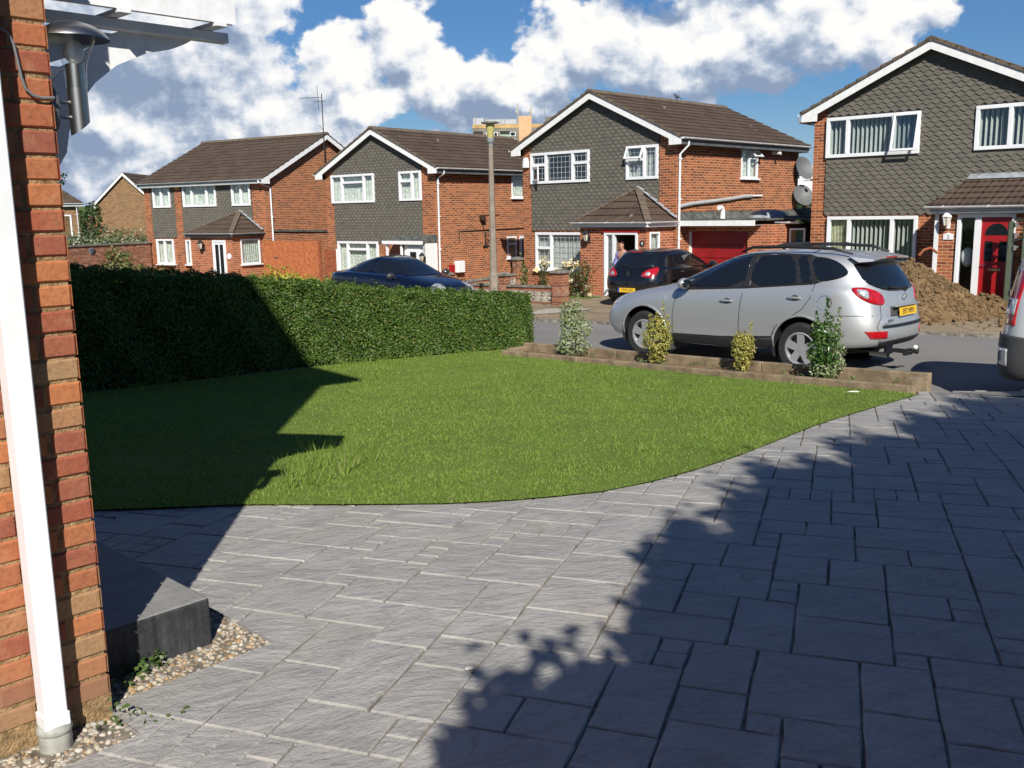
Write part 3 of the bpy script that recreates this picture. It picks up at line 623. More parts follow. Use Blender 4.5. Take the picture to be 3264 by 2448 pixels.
class House:
    def __init__(s, name, label, C, rz, g, group='brick houses across the road'):
        s.C, s.rz, s.g = C, R_(rz), g; s.o = thing(name, label, 'house', (C[0], C[1], g), s.rz, group)
    def W(s, x, y, z): c, q = math.cos(s.rz), math.sin(s.rz); return (s.C[0] + c * x - q * y, s.C[1] + q * x + c * y, z)
    def z(s, v): return v - s.g
def gable_house(h, xa, xb, S, depth, tile, wins, front_lo, side='r', brick='brick_red', verge=.25, over=.30, roof_mat='roof_y', slope=.462, side_holes=(), tile_bot=1.53, left_side=True):
    """gable-fronted house; xa..xb front width, S = sill height of the upper windows above datum, tile = (x0,x1) of the tile hanging"""
    o, Z = h.o, h.z; g0 = -.35; eave = Z(S + 1.12); xm = (xa + xb) / 2; rise = (xb - xa) / 2 * slope; apex = eave + rise
    holes = [(a + .03, b - .03, Z(c) + .03, Z(d) - .03) for (a, b, c, d) in wins]
    w = MB(); wall_grid(w, xa, xb, g0, eave, holes, 0); w.quad((xa, 0, eave), (xb, 0, eave), (xm, 0, apex))
    Wm = MB(Matrix(((0, -1, 0, xb), (1, 0, 0, 0), (0, 0, 1, 0), (0, 0, 0, 1))))      # right side wall: local x runs back
    wall_grid(Wm, 0, depth, g0, eave, list(side_holes), 0); w.v, off = w.v, len(w.v); w.v += Wm.v; w.f += [tuple(i + off for i in f) for f in Wm.f]
    w.quad((xa, depth, g0), (xa, 0, g0), (xa, 0, eave), (xa, depth, eave)); w.quad((xb, depth, g0), (xa, depth, g0), (xa, depth, eave), (xb, depth, eave)); w.quad((xb, depth, eave), (xa, depth, eave), (xm, depth, apex))
    w.build('wall', brick, o)
    t = MB(); top = lambda x: eave + (xm - xa - abs(x - xm)) * slope + .10
    zb = Z(S - tile_bot); t0, t1 = tile; th = [hh for hh in holes]
    hung_tiles(t, t0, t1, zb, apex + .1, [(a - .03, b + .03, c - .05, d + .0) for a, b, c, d in th if c > zb - .2], -.015, top)
    t.build('tile_hanging', 'hung_tile', o)
    bk = MB()
    wall_grid(bk, t0, t1, zb + .03, Z(S + 1.1), [(a, b, c, d) for a, b, c, d in th if c > zb - .2], -.010, .01); bk.build('tile_backing', 'soffit', o)
    # roof
    ex0, ex1 = xa - over, xb + over; ez = eave - .02; rz_ = ez + (xb - xa + 2 * over) / 2 * slope; y0, y1 = -verge - .03, depth + .2
    r = MB(); roof_plane(r, (ex1 + .03, y0, ez + .05), (ex1 + .03, y1, ez + .05), (xm, y0, rz_ + .06), (xm, y1, rz_ + .06), 11); roof_plane(r, (ex0 - .03, y1, ez + .05), (ex0 - .03, y0, ez + .05), (xm, y1, rz_ + .06), (xm, y0, rz_ + .06), 11)
    r.quad((ex0, y0 + .02, ez), (ex0, y1, ez), (xm, y1, rz_), (xm, y0 + .02, rz_)); r.quad((ex1, y0 + .02, ez), (xm, y0 + .02, rz_), (xm, y1, rz_), (ex1, y1, ez))
    ro = r.build('roof', roof_mat, o)
    rt = MB(); n = int((y1 - y0) / .45)
    for k in range(n):
        a, b = y0 + (y1 - y0) * k / n, y0 + (y1 - y0) * (k + 1) / n - .01; pr = [(xm - .16, rz_ - .005), (xm - .11, rz_ + .07), (xm, rz_ + .115), (xm + .11, rz_ + .07), (xm + .16, rz_ - .005)]
        rt.prism(pr, 'y', a, b)
    rt.build('ridge', 'ridge_tile', ro)
    vg = MB()
    for sx, e in ((1, ex1), (-1, ex0)):
        n = 11
        for k in range(n):
            a, b = k / n, (k + 1) / n - .004; p = Vector((e, 0, ez)).lerp(Vector((xm, 0, rz_)), a); q = Vector((e, 0, ez)).lerp(Vector((xm, 0, rz_)), b)
            vg.add([(p.x, y0, p.z + .02), (q.x, y0, q.z + .02), (q.x, y0, q.z + .075), (p.x, y0, p.z + .105), (p.x, y0 + .12, p.z + .02), (q.x, y0 + .12, q.z + .02), (q.x, y0 + .12, q.z + .075), (p.x, y0 + .12, p.z + .105)], [(0, 1, 2, 3), (3, 2, 6, 7), (7, 6, 5, 4), (0, 3, 7, 4), (1, 5, 6, 2)])
    vg.build('verge', 'ridge_tile', ro)
    for yy, yi in ((-verge, -verge + .025), (y1 - .05, y1 - .025)):
        for e, sx in ((ex1, 1), (ex0, -1)):
            bb = MB(); hh = .205
            bb.prism([(e, ez + .02), (xm, rz_ + .02), (xm, rz_ + .02 - hh), (e - sx * .42, ez + .02 - hh + .42 * slope), (e - sx * .42, ez - .17), (e, ez - .17)][::sx], 'y', yy, yi)
            bb.build('bargeboard', 'white_paint', o)
    so = MB(); so.quad((xa + .02, -verge + .02, eave - .02), (xm, -verge + .02, apex - .03), (xm, .0, apex - .03), (xa + .02, .0, eave - .02)); so.quad((xb - .02, -verge + .02, eave - .02), (xb - .02, 0, eave - .02), (xm, 0, apex - .03), (xm, -verge + .02, apex - .03))
    so.box(xb + .0, xb + over - .03, -verge + .03, y1 - .06, ez - .165, ez - .15); so.box(xa - over + .03, xa, -verge + .03, y1 - .06, ez - .165, ez - .15); so.build('soffit_board', 'soffit', o)
    fb = MB(); fb.box(xb + over - .03, xb + over, -verge + .03, y1 - .06, ez - .17, ez + .01); fb.box(xa - over, xa - over + .03, -verge + .03, y1 - .06, ez - .17, ez + .01); fb.build('fascia', 'grey_frame', o)
    gutter_run(o, (ex1 + .06, -verge, ez + .03), (ex1 + .06, y1, ez + .03)); gutter_run(o, (ex0 - .06, y1, ez + .03), (ex0 - .06, -verge, ez + .03), clips=False)
    return dict(eave=eave, ez=ez, xm=xm, rz=rz_, apex=apex)
def hip_porch(h, x0, x1, yp, zt, apex, holes, brick, ztop_wall, tile_n=5, gut='white_gutter', fascia='white_paint', side_holes=(), left_slope=True):
    """lean-to porch against the front wall with a hipped right end"""
    o, Z = h.o, h.z; g0 = -.3; w = MB(); wall_grid(w, x0, x1, g0, ztop_wall, holes, yp, .15)
    Wm = MB(Matrix(((0, -1, 0, x1), (1, 0, 0, yp), (0, 0, 1, 0), (0, 0, 0, 1)))); wall_grid(Wm, 0, -yp, g0, ztop_wall, list(side_holes), 0, .15); off = len(w.v); w.v += Wm.v; w.f += [tuple(i + off for i in f) for f in Wm.f]
    w.quad((x0, 0, g0), (x0, yp, g0), (x0, yp, ztop_wall), (x0, 0, ztop_wall)); w.build('porch_wall', brick, o)
    e = .17; ax, az = apex; A = (ax, -.02, az); L, Rr = (x0 - e, yp - e, zt), (x1 + e, yp - e, zt); r = MB()
    LB = (x0 - e, -.02, zt)
    roof_plane(r, L, Rr, A, A, tile_n, .04); roof_plane(r, Rr, (x1 + e, -.02, zt), A, A, tile_n, .04); roof_plane(r, LB, L, A, A, tile_n, .04)
    ro = r.build('porch_roof', 'roof_x', o); hp = MB(); d1 = (Vector(A) - Vector(Rr)); n = 7
    for k in range(n):
        a, b = Vector(Rr) + d1 * (k / n), Vector(Rr) + d1 * ((k + 1) / n - .01); hp.bar(a + Vector((0, 0, .06)), b + Vector((0, 0, .05)), .20, .05)
    d2 = Vector(A) - Vector(L)
    for k in range(n):
        a, b = Vector(L) + d2 * (k / n), Vector(L) + d2 * ((k + 1) / n - .01); hp.bar(a + Vector((0, 0, .05)), b + Vector((0, 0, .04)), .12, .04)
    hp.build('hip', 'ridge_tile', ro)
    fl = MB(); p, q = Vector((ax + .03, -.04, az + .03)), Vector((x1 + e, -.04, zt + .06))
    for k in range(6): a, b = p.lerp(q, k / 6), p.lerp(q, (k + 1) / 6); fl.add([a + Vector((0, 0, .06)), b + Vector((.02, 0, .10)), b + Vector((.02, -.12, .055)), a + Vector((0, -.12, .05))], [(0, 1, 2, 3)])
    fl.build('lead_flashing', 'flash_lead', ro)
    f = MB(); f.box(x0 - e + .03, x1 + e - .03, yp - e + .02, yp - e + .05, zt - .13, zt); f.box(x1 + e - .05, x1 + e - .02, yp - e + .05, -.02, zt - .13, zt); f.box(x0 - e + .05, x1 + e - .05, yp - e + .05, yp, zt - .13, zt - .115); f.box(x1, x1 + e - .05, yp, 0, zt - .13, zt - .115)
    f.build('porch_fascia', fascia, o); gutter_run(o, (x0 - e, yp - e - .05, zt + .02), (x1 + e, yp - e - .05, zt + .02), gut, name='porch_gutter'); gutter_run(o, (x1 + e + .05, yp - e, zt + .02), (x1 + e + .05, -.05, zt + .02), gut, clips=False, name='porch_gutter')
def door_frame(parent, x0, x1, z0, z1, y, fw=.07, m='white_upvc', name='door_frame'):
    f = MB(); f.box(x0, x0 + fw, y - .05, y + .06, z0, z1); f.box(x1 - fw, x1, y - .05, y + .06, z0, z1); f.box(x0 + fw, x1 - fw, y - .049, y + .06, z1 - fw, z1); f.box(x0 + fw, x1 - fw, y - .06, y + .06, z0, z0 + .05); return f.build(name, m, parent, bevel=.005)

# ---- number 4: gable-fronted house with red garage
h4 = House('brick_house', 'red brick gable house with red garage door and an open front door', (4.88, 28.35), -44.5, -.93); Z = h4.z
G4 = gable_house(h4, -6.17, 0, 2.53, 7.2, (-5.74, -.60), [(-5.76, -3.24, 2.53, 3.52), (-1.80, -.62, 2.53, 3.52), (-5.57, -3.0, -.26, .96)], None, side_holes=[(3.55, 4.45, Z(2.6), Z(3.45))])
o = h4.o
w = window(o, (-5.76, -3.24, Z(2.53), Z(3.52)), -.02, bars=(-5.07, -3.93), subs=((-5.76, -5.07, Z(3.13)), (-3.93, -3.24, Z(3.13))), fw=.085, inside=None, lead=(15, 6), proud=.07, label='wide leaded window with dark glass')
sash(w, (-5.68, -5.12, Z(2.62), Z(3.08)), -.08, .5, 'side')
w = window(o, (-1.80, -.62, Z(2.53), Z(3.52)), -.02, bars=(-1.12,), subs=((-1.80, -1.12, Z(3.12)),), fw=.085, inside='blind', lead=(8, 5), proud=.07, label='two-light leaded window with its top vent open'); sash(w, (-1.77, -1.14, Z(3.12), Z(3.50)), -.10, .42)
window(o, (-5.57, -3.0, Z(-.26), Z(.96)), -.02, bars=(-4.87,), subs=((-5.57, -4.87, Z(.45)),), fw=.085, inside='blind', lead=(14, 7), proud=.07, sill=True, label='large leaded front room window with vertical blinds')
sw = MB(Matrix(((0, -1, 0, 0), (1, 0, 0, 0), (0, 0, 1, 0), (0, 0, 0, 1))))
def side_window(hh, rect, bars=(), subs=(), xw=0, **k):
    """a window in the right-hand side wall: rect is (back0, back1, z0, z1)"""
    e = bpy.data.objects.new('tmp', None); w_ = window(hh.o, rect, 0, bars, subs, **k); w_.matrix_local = Matrix(((0, -1, 0, xw), (1, 0, 0, 0), (0, 0, 1, 0), (0, 0, 0, 1))); bpy.data.objects.remove(e); return w_
w = side_window(h4, (3.5, 4.5, Z(2.57), Z(3.48)), bars=(3.98,), subs=((3.98, 4.5, Z(3.2)),), inside='net', sill=True, proud=.03, label='small side window with its top vent open'); sash(w, (4.0, 4.48, Z(3.18), Z(3.46)), -.06, .75)
downpipe(o, [(.30, .15, Z(3.58)), (.30, .15, Z(3.45)), (.07, .06, Z(3.2)), (.06, .055, Z(-.9))])
ZP = Z(1.20)
hip_porch(h4, -2.57, -.10, -1.3, ZP + .08, (-1.39, Z(2.26)), [(-1.62, -.40, Z(-.95), Z(1.0))], 'brick_orange', ZP - .03, side_holes=[(.14, .62, Z(-.1), Z(1.0))])
fr = door_frame(o, -1.62, -.40, Z(-.93), Z(1.0), -1.3)
m_ = MB(); m_.box(-1.30, -1.23, -1.35, -1.24, Z(-.88), Z(.93)); m_.build('mullion', 'white_upvc', fr)
window(o, (-1.56, -1.30, Z(-.85), Z(.94)), -1.28, fw=.045, inside='net', lead=(3, 9), proud=.03, depth=.3, name='sidelight')
MB().box(-1.70, -.32, -1.36, -1.18, Z(.995), Z(1.05)).build('door_lintel', 'red_door', o); MB().box(-1.70, -.32, -1.46, -1.18, Z(-1.0), Z(-.935)).build('doorstep', 'red_door', o)
hall = MB(); hall.quad((-1.24, -.05, Z(-.9)), (-.42, -.05, Z(-.9)), (-.42, -.05, Z(.95)), (-1.24, -.05, Z(.95))); hall.quad((-1.24, -1.25, Z(-.9)), (-1.24, -.05, Z(-.9)), (-1.24, -.05, Z(.95)), (-1.24, -1.25, Z(.95))); hall.quad((-1.24, -1.25, Z(.95)), (-1.24, -.05, Z(.95)), (-.42, -.05, Z(.95)), (-.42, -1.25, Z(.95))); hall.quad((-1.24, -1.25, Z(-.9)), (-.42, -1.25, Z(-.9)), (-.42, -.05, Z(-.9)), (-1.24, -.05, Z(-.9)))
mat('hall_brown', (.16, .10, .06), .8, var=.2); hall.build('hallway', 'hall_brown', o)
pd = MB(); pd.box(-.74, -.42, -.72, -.68, Z(-.9), Z(.93)); pd.build('inner_door', 'interior', o)
side_window(h4, (.14 - 1.3, .62 - 1.3, Z(-.1), Z(1.0)), subs=((-1.16, -.68, Z(.5)),), xw=-.10, inside='net', lead=(3, 4), proud=.03, depth=.3, fw=.055)
# garage and lean-to on the right
gw = MB(); gw.box(-.0, .06, .5, .75, -.3, Z(1.1)); gw.box(2.05, 2.78, .55, .8, -.3, Z(1.18)); gw.box(2.78, 2.9, .8, 3.4, -.3, Z(1.18)); gw.box(.05, 2.05, .55, .8, Z(.98), Z(1.18)); gw.build('garage_wall', 'brick_orange', o)
gd = MB(); n = 5
for k in range(n): a = Z(-.95) + (Z(.98) - Z(-.95)) * k / n; gd.box(.12, 1.98, .66, .70, a + .008, a + (Z(.98) - Z(-.95)) / n - .008)
gd.box(.12, 1.98, .70, .72, Z(-.95), Z(.98)); gdo = gd.build('garage_door', 'garage_red', o, bevel=.006)
gf = MB(); gf.box(.05, .12, .60, .70, Z(-.95), Z(.98)); gf.build('garage_frame', 'white_paint', gdo)
rf = MB(); rf.box(.0, 2.55, .10, 7.0, Z(1.285), Z(1.34)); rf.box(2.55, 3.7, 1.4, 7.0, Z(1.285), Z(1.345)); fr = rf.build('flat_roof', 'felt', o)
ff = MB(); ff.box(.0, 2.54, .06, .10, Z(1.15), Z(1.30)); ff.build('garage_fascia', 'white_paint', o); gs = MB(); gs.box(.02, 2.5, .12, .55, Z(1.16), Z(1.175)); gs.build('garage_soffit', 'grey_gutter', o)
up = MB(); up.prism([(.05, Z(1.345)), (.05, Z(1.56)), (.02, Z(1.56)), (.16, Z(1.345))], 'y', .12, 8.2); up.build('roof_upstand', 'felt', fr)
dm = MB(); dm.lathe([(.62, 0), (.60, .05), (.5, .15), (.3, .22), (.0, .25)], 20, (1.5, 2.6, Z(1.345))); dm.build('rooflight', 'flash_lead', fr, smooth=True)
vt = MB(); vt.tube([(.75, 1.3, Z(1.34)), (.75, 1.3, Z(1.55)), (.75, 1.24, Z(1.66)), (.75, 1.1, Z(1.66))], .075, 10); vt.build('vent_cowl', 'white_upvc', fr, smooth='auto')
dk = MB(); dk.box(2.9, 3.9, 3.4, 3.5, -.3, Z(1.28)); dk.box(2.9, 5.2, 7.0, 7.1, -.3, Z(1.5)); dk.build('carport_back', 'interior', o)  # near-black walls stand in for the deep shade inside the carport
cp = MB(); cp.box(2.6, 6.2, 1.6, 7.0, Z(1.36), Z(1.40)); cp.box(2.6, 6.2, 2.3, 2.36, Z(1.405), Z(1.6)); cp.build('carport_roof', 'felt', o)
gutter_run(o, (2.60, 1.1, Z(1.24)), (3.35, 1.1, Z(1.24)), name='garage_gutter')
wp = window(o, (2.98, 3.46, Z(.52), Z(1.06)), 1.25, fw=.05, inside=None, sill=True, depth=.2, name='garage_window'); MB().box(2.9, 3.55, 1.25, 1.4, -.3, Z(.5)).build('garage_end_wall', 'interior', o)  # end wall coloured near black in place of carport shade
# fittings
ab = MB(); ab.lathe([(.0, .27), (.10, .24), (.14, .12), (.15, -.06), (.13, -.07), (0, -.07)], 14, (0, 0, 0)); t = ab.build('alarm_box', 'white_upvc', None, smooth='auto'); t.location = h4.W(-5.98, -.06, 3.14); t.rotation_euler = (0, 0, h4.rz); t.scale = (1, .45, 1); tag(t, 'white burglar alarm box under the left eave of the house with the red garage', 'alarm box')
lg = MB(); lg.tube([(.05, .1, Z(1.72)), (.05, .8, Z(1.80)), (.06, 1.8, Z(1.86)), (.05, 2.8, Z(1.93)), (.05, 3.6, Z(2.0)), (.05, 4.1, Z(2.02))], .055, 8); lg.build('lagged_pipe', 'grey_gutter', o, smooth='auto'); lp = MB(); lp.tube([(.05, 4.1, Z(2.02)), (.05, 4.75, Z(2.03))], .03, 8); lp.build('overflow_pipe', 'white_upvc', o)
sl = MB(); sl.box(-.05, .05, -.16, 0, -.05, .05); sl.tube([(0, -.08, 0), (0, -.3, -.02)], .05, 10); t = sl.build('security_light', 'white_upvc'); t.location = h4.W(.02, 5.4, 3.4); t.rotation_euler = (0, 0, h4.rz + math.pi / 2); tag(t, 'white security light under the side eave of the house with the red garage', 'security light')
wall_lantern('wall_lantern', 'black lantern on the brick porch left of the open door', h4.W(-2.21, -1.30, .80), h4.rz, s=1.3)
nm = MB(); nm.lathe([(.085, 0), (.085, -.015), (0, -.015)], 18, (0, 0, 0), 'y'); t = nm.build('house_number', 'black_metal'); t.location = h4.W(-.25, -1.302, .68); t.rotation_euler = (0, 0, h4.rz); tag(t, 'round black house number 4 beside the open front door', 'house number'); text('numeral', '4', .15, 'white_paint', t, frame_M((0, -.018, 0), (1, 0, 0), (0, 0, 1)))
def dish(name, label, loc, aim, r, tilt):
    t = thing(name, label, 'satellite dish', loc, aim); d = MB(); d.lathe([(r * k / 6, .30 * r * (k / 6) ** 2 - .3 * r) for k in range(7)], 24, (0, 0, 0)); rot = Matrix.Rotation(R_(90 - tilt), 4, 'X'); d.v = [tuple(rot @ Vector(v) * 1) for v in d.v]; d.v = [(x * .88, y - .30, z + .1) for x, y, z in d.v]; d.build('reflector', 'dish_grey', t, smooth=True)
    a = MB(); a.tube([(0, 0, -.15), (0, -.12, -.15), (0, -.22, .0)], .022, 6); a.box(-.05, .05, -.02, .02, -.25, -.02); a.build('mount', 'steel', t); b = MB(); b.tube([(0, -.28, -r * .8), (0, -.62, -r * .75)], .012, 6); b.box(-.03, .03, -.72, -.60, -r * .82, -r * .66); b.build('receiver_arm', 'steel', t)
mat('dish_grey', (.13, .135, .14), .6, var=.1)
dish('satellite_dish', 'large oval grey satellite dish, upper of two on a house corner', h4.W(.05, 7.1, 2.85), R_(28), .42, 22); dish('satellite_dish', 'round mesh satellite dish, lower of two on a house corner', h4.W(.1, 7.15, 1.95), R_(10), .40, 30)
pg = thing('pigeon', 'grey pigeon perched on the roof ridge of the house with the red garage', 'bird', h4.W(G4['xm'], 4.4, h4.g + G4['rz'] + .12), R_(20)); b = MB(); b.ell((0, 0, .09), (.085, .055, .06), 12, 8, Matrix.Rotation(.35, 3, 'Y')); b.ell((-.085, 0, .165), (.032, .028, .032), 10, 7); b.ell((-.06, 0, .13), (.035, .034, .05), 8, 6); b.add([(.05, -.03, .08), (.05, .03, .08), (.2, .02, .03), (.2, -.02, .03), (.05, 0, .06), (.2, 0, .02)], [(0, 1, 2, 3), (0, 3, 5, 4), (1, 4, 5, 2)]); b.add([(-.115, -.006, .165), (-.115, .006, .165), (-.145, 0, .158), (-.115, 0, .155)], [(0, 1, 2), (0, 2, 3), (1, 3, 2)]); b.tube([(0, .02, .05), (0, .02, 0)], .006, 5); b.tube([(0, -.02, .05), (0, -.02, 0)], .006, 5)
mat('pigeon_grey', (.07, .075, .09), .8, var=.3, vscale=30); b.build('body', 'pigeon_grey', pg, smooth=True)

# ---- number 8 (further left): same type with flat canopy
h8 = House('brick_house', 'red brick gable house behind the dark blue saloon car', (-2.585, 34.385), -40.3, -1.40); Z = h8.z
G8 = gable_house(h8, -6.05, 0, 2.08, 7.6, (-5.52, -.68), [(-5.62, -3.15, 2.08, 3.15), (-1.80, -.66, 2.10, 3.15), (-5.40, -3.05, -.62, .63)], None, side_holes=[(4.2, 4.95, Z(2.2), Z(3.1))])
o = h8.o
window(o, (-5.62, -3.15, Z(2.08), Z(3.15)), -.02, bars=(-4.98, -3.72), subs=((-4.98, -3.72, Z(2.85)),), fw=.085, inside='net', proud=.07, label='wide three-light upper window'); window(o, (-1.80, -.66, Z(2.10), Z(3.15)), -.02, bars=(-1.12,), subs=((-1.80, -1.12, Z(2.8)),), fw=.085, inside='net', proud=.07, label='narrow upper window beside the corner pier')
window(o, (-5.40, -3.05, Z(-.62), Z(.63)), -.02, bars=(-4.80, -3.66), subs=((-4.80, -3.66, Z(.33)),), fw=.085, inside='net', proud=.07, sill=True, label='ground-floor window with a tilted top vent')
side_window(h8, (4.15, 5.0, Z(2.18), Z(3.1)), subs=((4.15, 5.0, Z(2.86)),), inside='net', sill=True, proud=.03)
for hs in ((3.83, 4.40, -.12, .72),): side_window(h8, (hs[0], hs[1], Z(hs[2]), Z(hs[3])), subs=((hs[0], hs[1], Z(.42)),), inside='net', sill=True, proud=.03, depth=.05, fw=.07)
MBd = MB(); MBd.box(.005, .05, 4.58, 4.70, Z(-1.2), Z(.72)); MBd.box(.005, .05, 4.70, 5.5, Z(.62), Z(.72)); MBd.build('side_door_frame', 'white_upvc', o); MB().box(.004, .03, 4.70, 5.45, Z(-1.2), Z(.62)).build('side_door', 'interior', o)
downpipe(o, [(.30, .15, Z(3.12)), (.30, .15, Z(3.02)), (.07, .06, Z(2.85)), (.06, .055, Z(-1.3))])
cn = MB(); cn.box(-2.0, .02, -.75, 0, Z(.62), Z(.67)); cn.prism([(-.75, Z(.67)), (0, Z(.90)), (0, Z(.67))], 'x', -2.0, .02); co = cn.build('canopy', 'felt', o); MB().box(-2.02, .04, -.80, -.75, Z(.57), Z(.69)).build('canopy_fascia', 'white_paint', co); pp = MB(); pp.box(-1.90, -1.83, -.72, -.65, Z(-1.3), Z(.6)); pp.box(-1.15, -1.08, -.72, -.65, Z(-1.3), Z(.6)); pp.build('canopy_post', 'white_paint', co)
pw = MB(); wall_grid(pw, -1.05, .0, -.2, Z(.6), [], -.6); pw.box(-.12, .0, -.6, 0, -.2, Z(.6)); pw.build('porch_screen', 'white_paint', o)
dr = MB(); dr.box(-.92, -.20, -.64, -.60, Z(-1.25), Z(.48)); d_ = dr.build('front_door', 'white_upvc', o, bevel=.01); MB().box(-.72, -.42, -.655, -.63, Z(-.15), Z(.3)).build('pane', 'glass', d_)
wall_lantern('wall_lantern', 'black lantern beside the canopy of the house behind the blue saloon', h8.W(.0, -.62, .05), h8.rz, s=1.2)
wt = MB(); wt.tube([(.03, 2.33, Z(1.40)), (.03, 2.5, Z(1.0)), (.03, 2.9, Z(.95))], .012, 5); wt.tube([(.03, 1.12, Z(.57)), (.03, 1.12, Z(.98)), (.03, 4.9, Z(1.02))], .016, 5); wt.tube([(.03, 2.33, Z(1.55)), (.03, 3.4, Z(1.55))], .009, 5); wt.build('cable', 'black_metal', o); fl = MB(); fl.add([(.02, 2.25, Z(1.42)), (.2, 2.2, Z(1.36)), (.2, 2.45, Z(1.36)), (.02, 2.42, Z(1.42)), (.02, 2.25, Z(1.56)), (.16, 2.2, Z(1.52)), (.16, 2.45, Z(1.52)), (.02, 2.42, Z(1.56))], [(0, 1, 2, 3), (4, 7, 6, 5), (0, 4, 5, 1), (1, 5, 6, 2), (2, 6, 7, 3)]); t = fl.build('floodlight', 'rusty_black'); t.matrix_world = o.matrix_basis; t.location = h8.W(0, 0, h8.g); t.rotation_euler = (0, 0, h8.rz); tag(t, 'dark floodlight on the brick side wall left of the street lamp', 'floodlight')
hb = MB(); hb.tube([(.03, 2.55, Z(.92)), (.03, 2.55, Z(.39))], .022, 6); hb.tube([(.03, 2.55, Z(.85)), (.55, 2.55, Z(.62))], .018, 6); hb.tube([(.03, 2.55, Z(.45)), (.55, 2.55, Z(.85))], .018, 6); hb.tube([(.03, 2.55, Z(.62)), (.55, 2.55, Z(.62))], .016, 6); hb.box(.02, .05, 2.42, 2.68, Z(.36), Z(.42)); t = hb.build('hanging_basket_bracket', 'black_metal'); t.location = h8.W(0, 0, h8.g); t.rotation_euler = (0, 0, h8.rz); tag(t, 'black iron basket bracket on the brick side wall by the street lamp', 'bracket')
mx_ = MB(); mx_.box(.01, .2, .84, 1.22, Z(-.50), Z(-.08)); t = mx_.build('meter_box', 'white_upvc', bevel=.01); t.location = h8.W(0, 0, h8.g); t.rotation_euler = (0, 0, h8.rz); tag(t, 'white meter box low on a brick side wall', 'meter box')
rb = MB(); rb.box(.01, .12, .55, .78, Z(-.52), Z(-.2)); t = rb.build('gas_box', 'red_door', bevel=.01); t.location = h8.W(0, 0, h8.g); t.rotation_euler = (0, 0, h8.rz); tag(t, 'small dark red box left of the white meter box', 'utility box')

# ---- number 2 (right edge): gable house with lean-to porch and red door
h2 = House('brick_house', 'large brick gable house at right edge with arched red front door', (7.955, 25.54), -42.8, -.62); Z = h2.z
G2 = gable_house(h2, 0, 5.85, 2.86, 7.5, (.37, 5.45), [(.36, 2.72, 2.86, 3.86), (3.97, 5.5, 2.86, 3.86), (.48, 2.78, .2, 1.38)], None, over=.25, slope=.458, tile_bot=1.47)
o = h2.o
w = window(o, (.36, 2.72, Z(2.86), Z(3.86)), -.02, bars=(.92, 2.08), fw=.085, inside='slats', proud=.07, blind_to=(0, .95), label='upper window with open side sash'); sash(w, (2.08, 2.70, Z(2.92), Z(3.83)), -.10, .22)
window(o, (3.97, 5.5, Z(2.86), Z(3.86)), -.02, bars=(4.72,), fw=.085, inside='slats', proud=.07); window(o, (.48, 2.78, Z(.2), Z(1.38)), -.02, bars=(1.06, 2.16), fw=.085, inside='slats', proud=.07, sill=True, label='large dark ground-floor window')
cu = MB(); n = 14
for k in range(n): a, b = .56 + .4 * k / n, .56 + .4 * (k + 1) / n; cu.quad((a, .07 + .02 * math.sin(k * 2), Z(.25)), (b, .07 + .02 * math.sin(k * 2 + 2), Z(.25)), (b, .07 + .02 * math.sin(k * 2 + 2), Z(1.33)), (a, .07 + .02 * math.sin(k * 2), Z(1.33)))
cu.build('curtain', 'cream_curtain', o)
w = MB(); wall_grid(w, 3.66, 6.6, -.3, Z(1.44), [(4.12, 5.33, Z(-.5), Z(1.42))], -1.3, .15); w.quad((3.66, 0, -.3), (3.66, -1.3, -.3), (3.66, -1.3, Z(1.44)), (3.66, 0, Z(1.44))); w.build('porch_wall', 'brick_red', o)
cpn = MB(); cpn.box(3.63, 3.72, -1.34, -1.301, Z(-.6), Z(1.44)); cpn.build('corner_post', 'white_upvc', o)
r = MB(); roof_plane(r, (3.5, -1.52, Z(1.62)), (6.9, -1.52, Z(1.62)), (3.95, -.03, Z(2.24)), (6.9, -.03, Z(2.24)), 5, .045); r.quad((3.5, -1.5, Z(1.6)), (3.95, -.03, Z(2.2)), (3.5, -.03, Z(1.6))); ro = r.build('porch_roof', 'roof_x', o); fl = MB(); fl.add([(3.93, -.05, Z(2.33)), (6.9, -.05, Z(2.33)), (6.9, -.24, Z(2.21)), (3.9, -.24, Z(2.21))], [(0, 1, 2, 3)]); fl.build('lead_flashing', 'flash_lead', ro)
f_ = MB(); f_.box(3.55, 6.9, -1.50, -1.46, Z(1.45), Z(1.60)); f_.build('porch_fascia', 'grey_gutter', o); f_ = MB(); f_.box(3.60, 6.9, -1.40, -1.36, Z(1.42), Z(1.47)); f_.build('porch_trim', 'white_paint', o); gutter_run(o, (3.46, -1.56, Z(1.6)), (6.9, -1.56, Z(1.6)), name='porch_gutter')
fr = door_frame(o, 4.12, 5.33, Z(-.5), Z(1.42), -1.3, .075); MB().box(4.50, 4.63, -1.35, -1.24, Z(-.45), Z(1.345)).build('mullion', 'white_upvc', fr)
window(o, (4.16, 4.53, Z(-.46), Z(1.38)), -1.28, fw=.04, inside=None, proud=.03, depth=.4, name='sidelight')
dd = MB(); dd.box(4.63, 5.26, -1.30, -1.25, Z(-.45), Z(1.345)); dro = dd.build('front_door', 'red_door', o, bevel=.004); dp = MB()
dp.prism([(4.95 + .24 * math.cos(a), Z(.95) + .26 * math.sin(a)) for a in [math.pi * k / 10 for k in range(11)]], 'y', -1.305, -1.29); dp.box(4.72, 4.88, -1.305, -1.29, Z(.38), Z(.82)); dp.box(5.02, 5.18, -1.305, -1.29, Z(.38), Z(.82)); dp.build('pane', 'glass', dro)
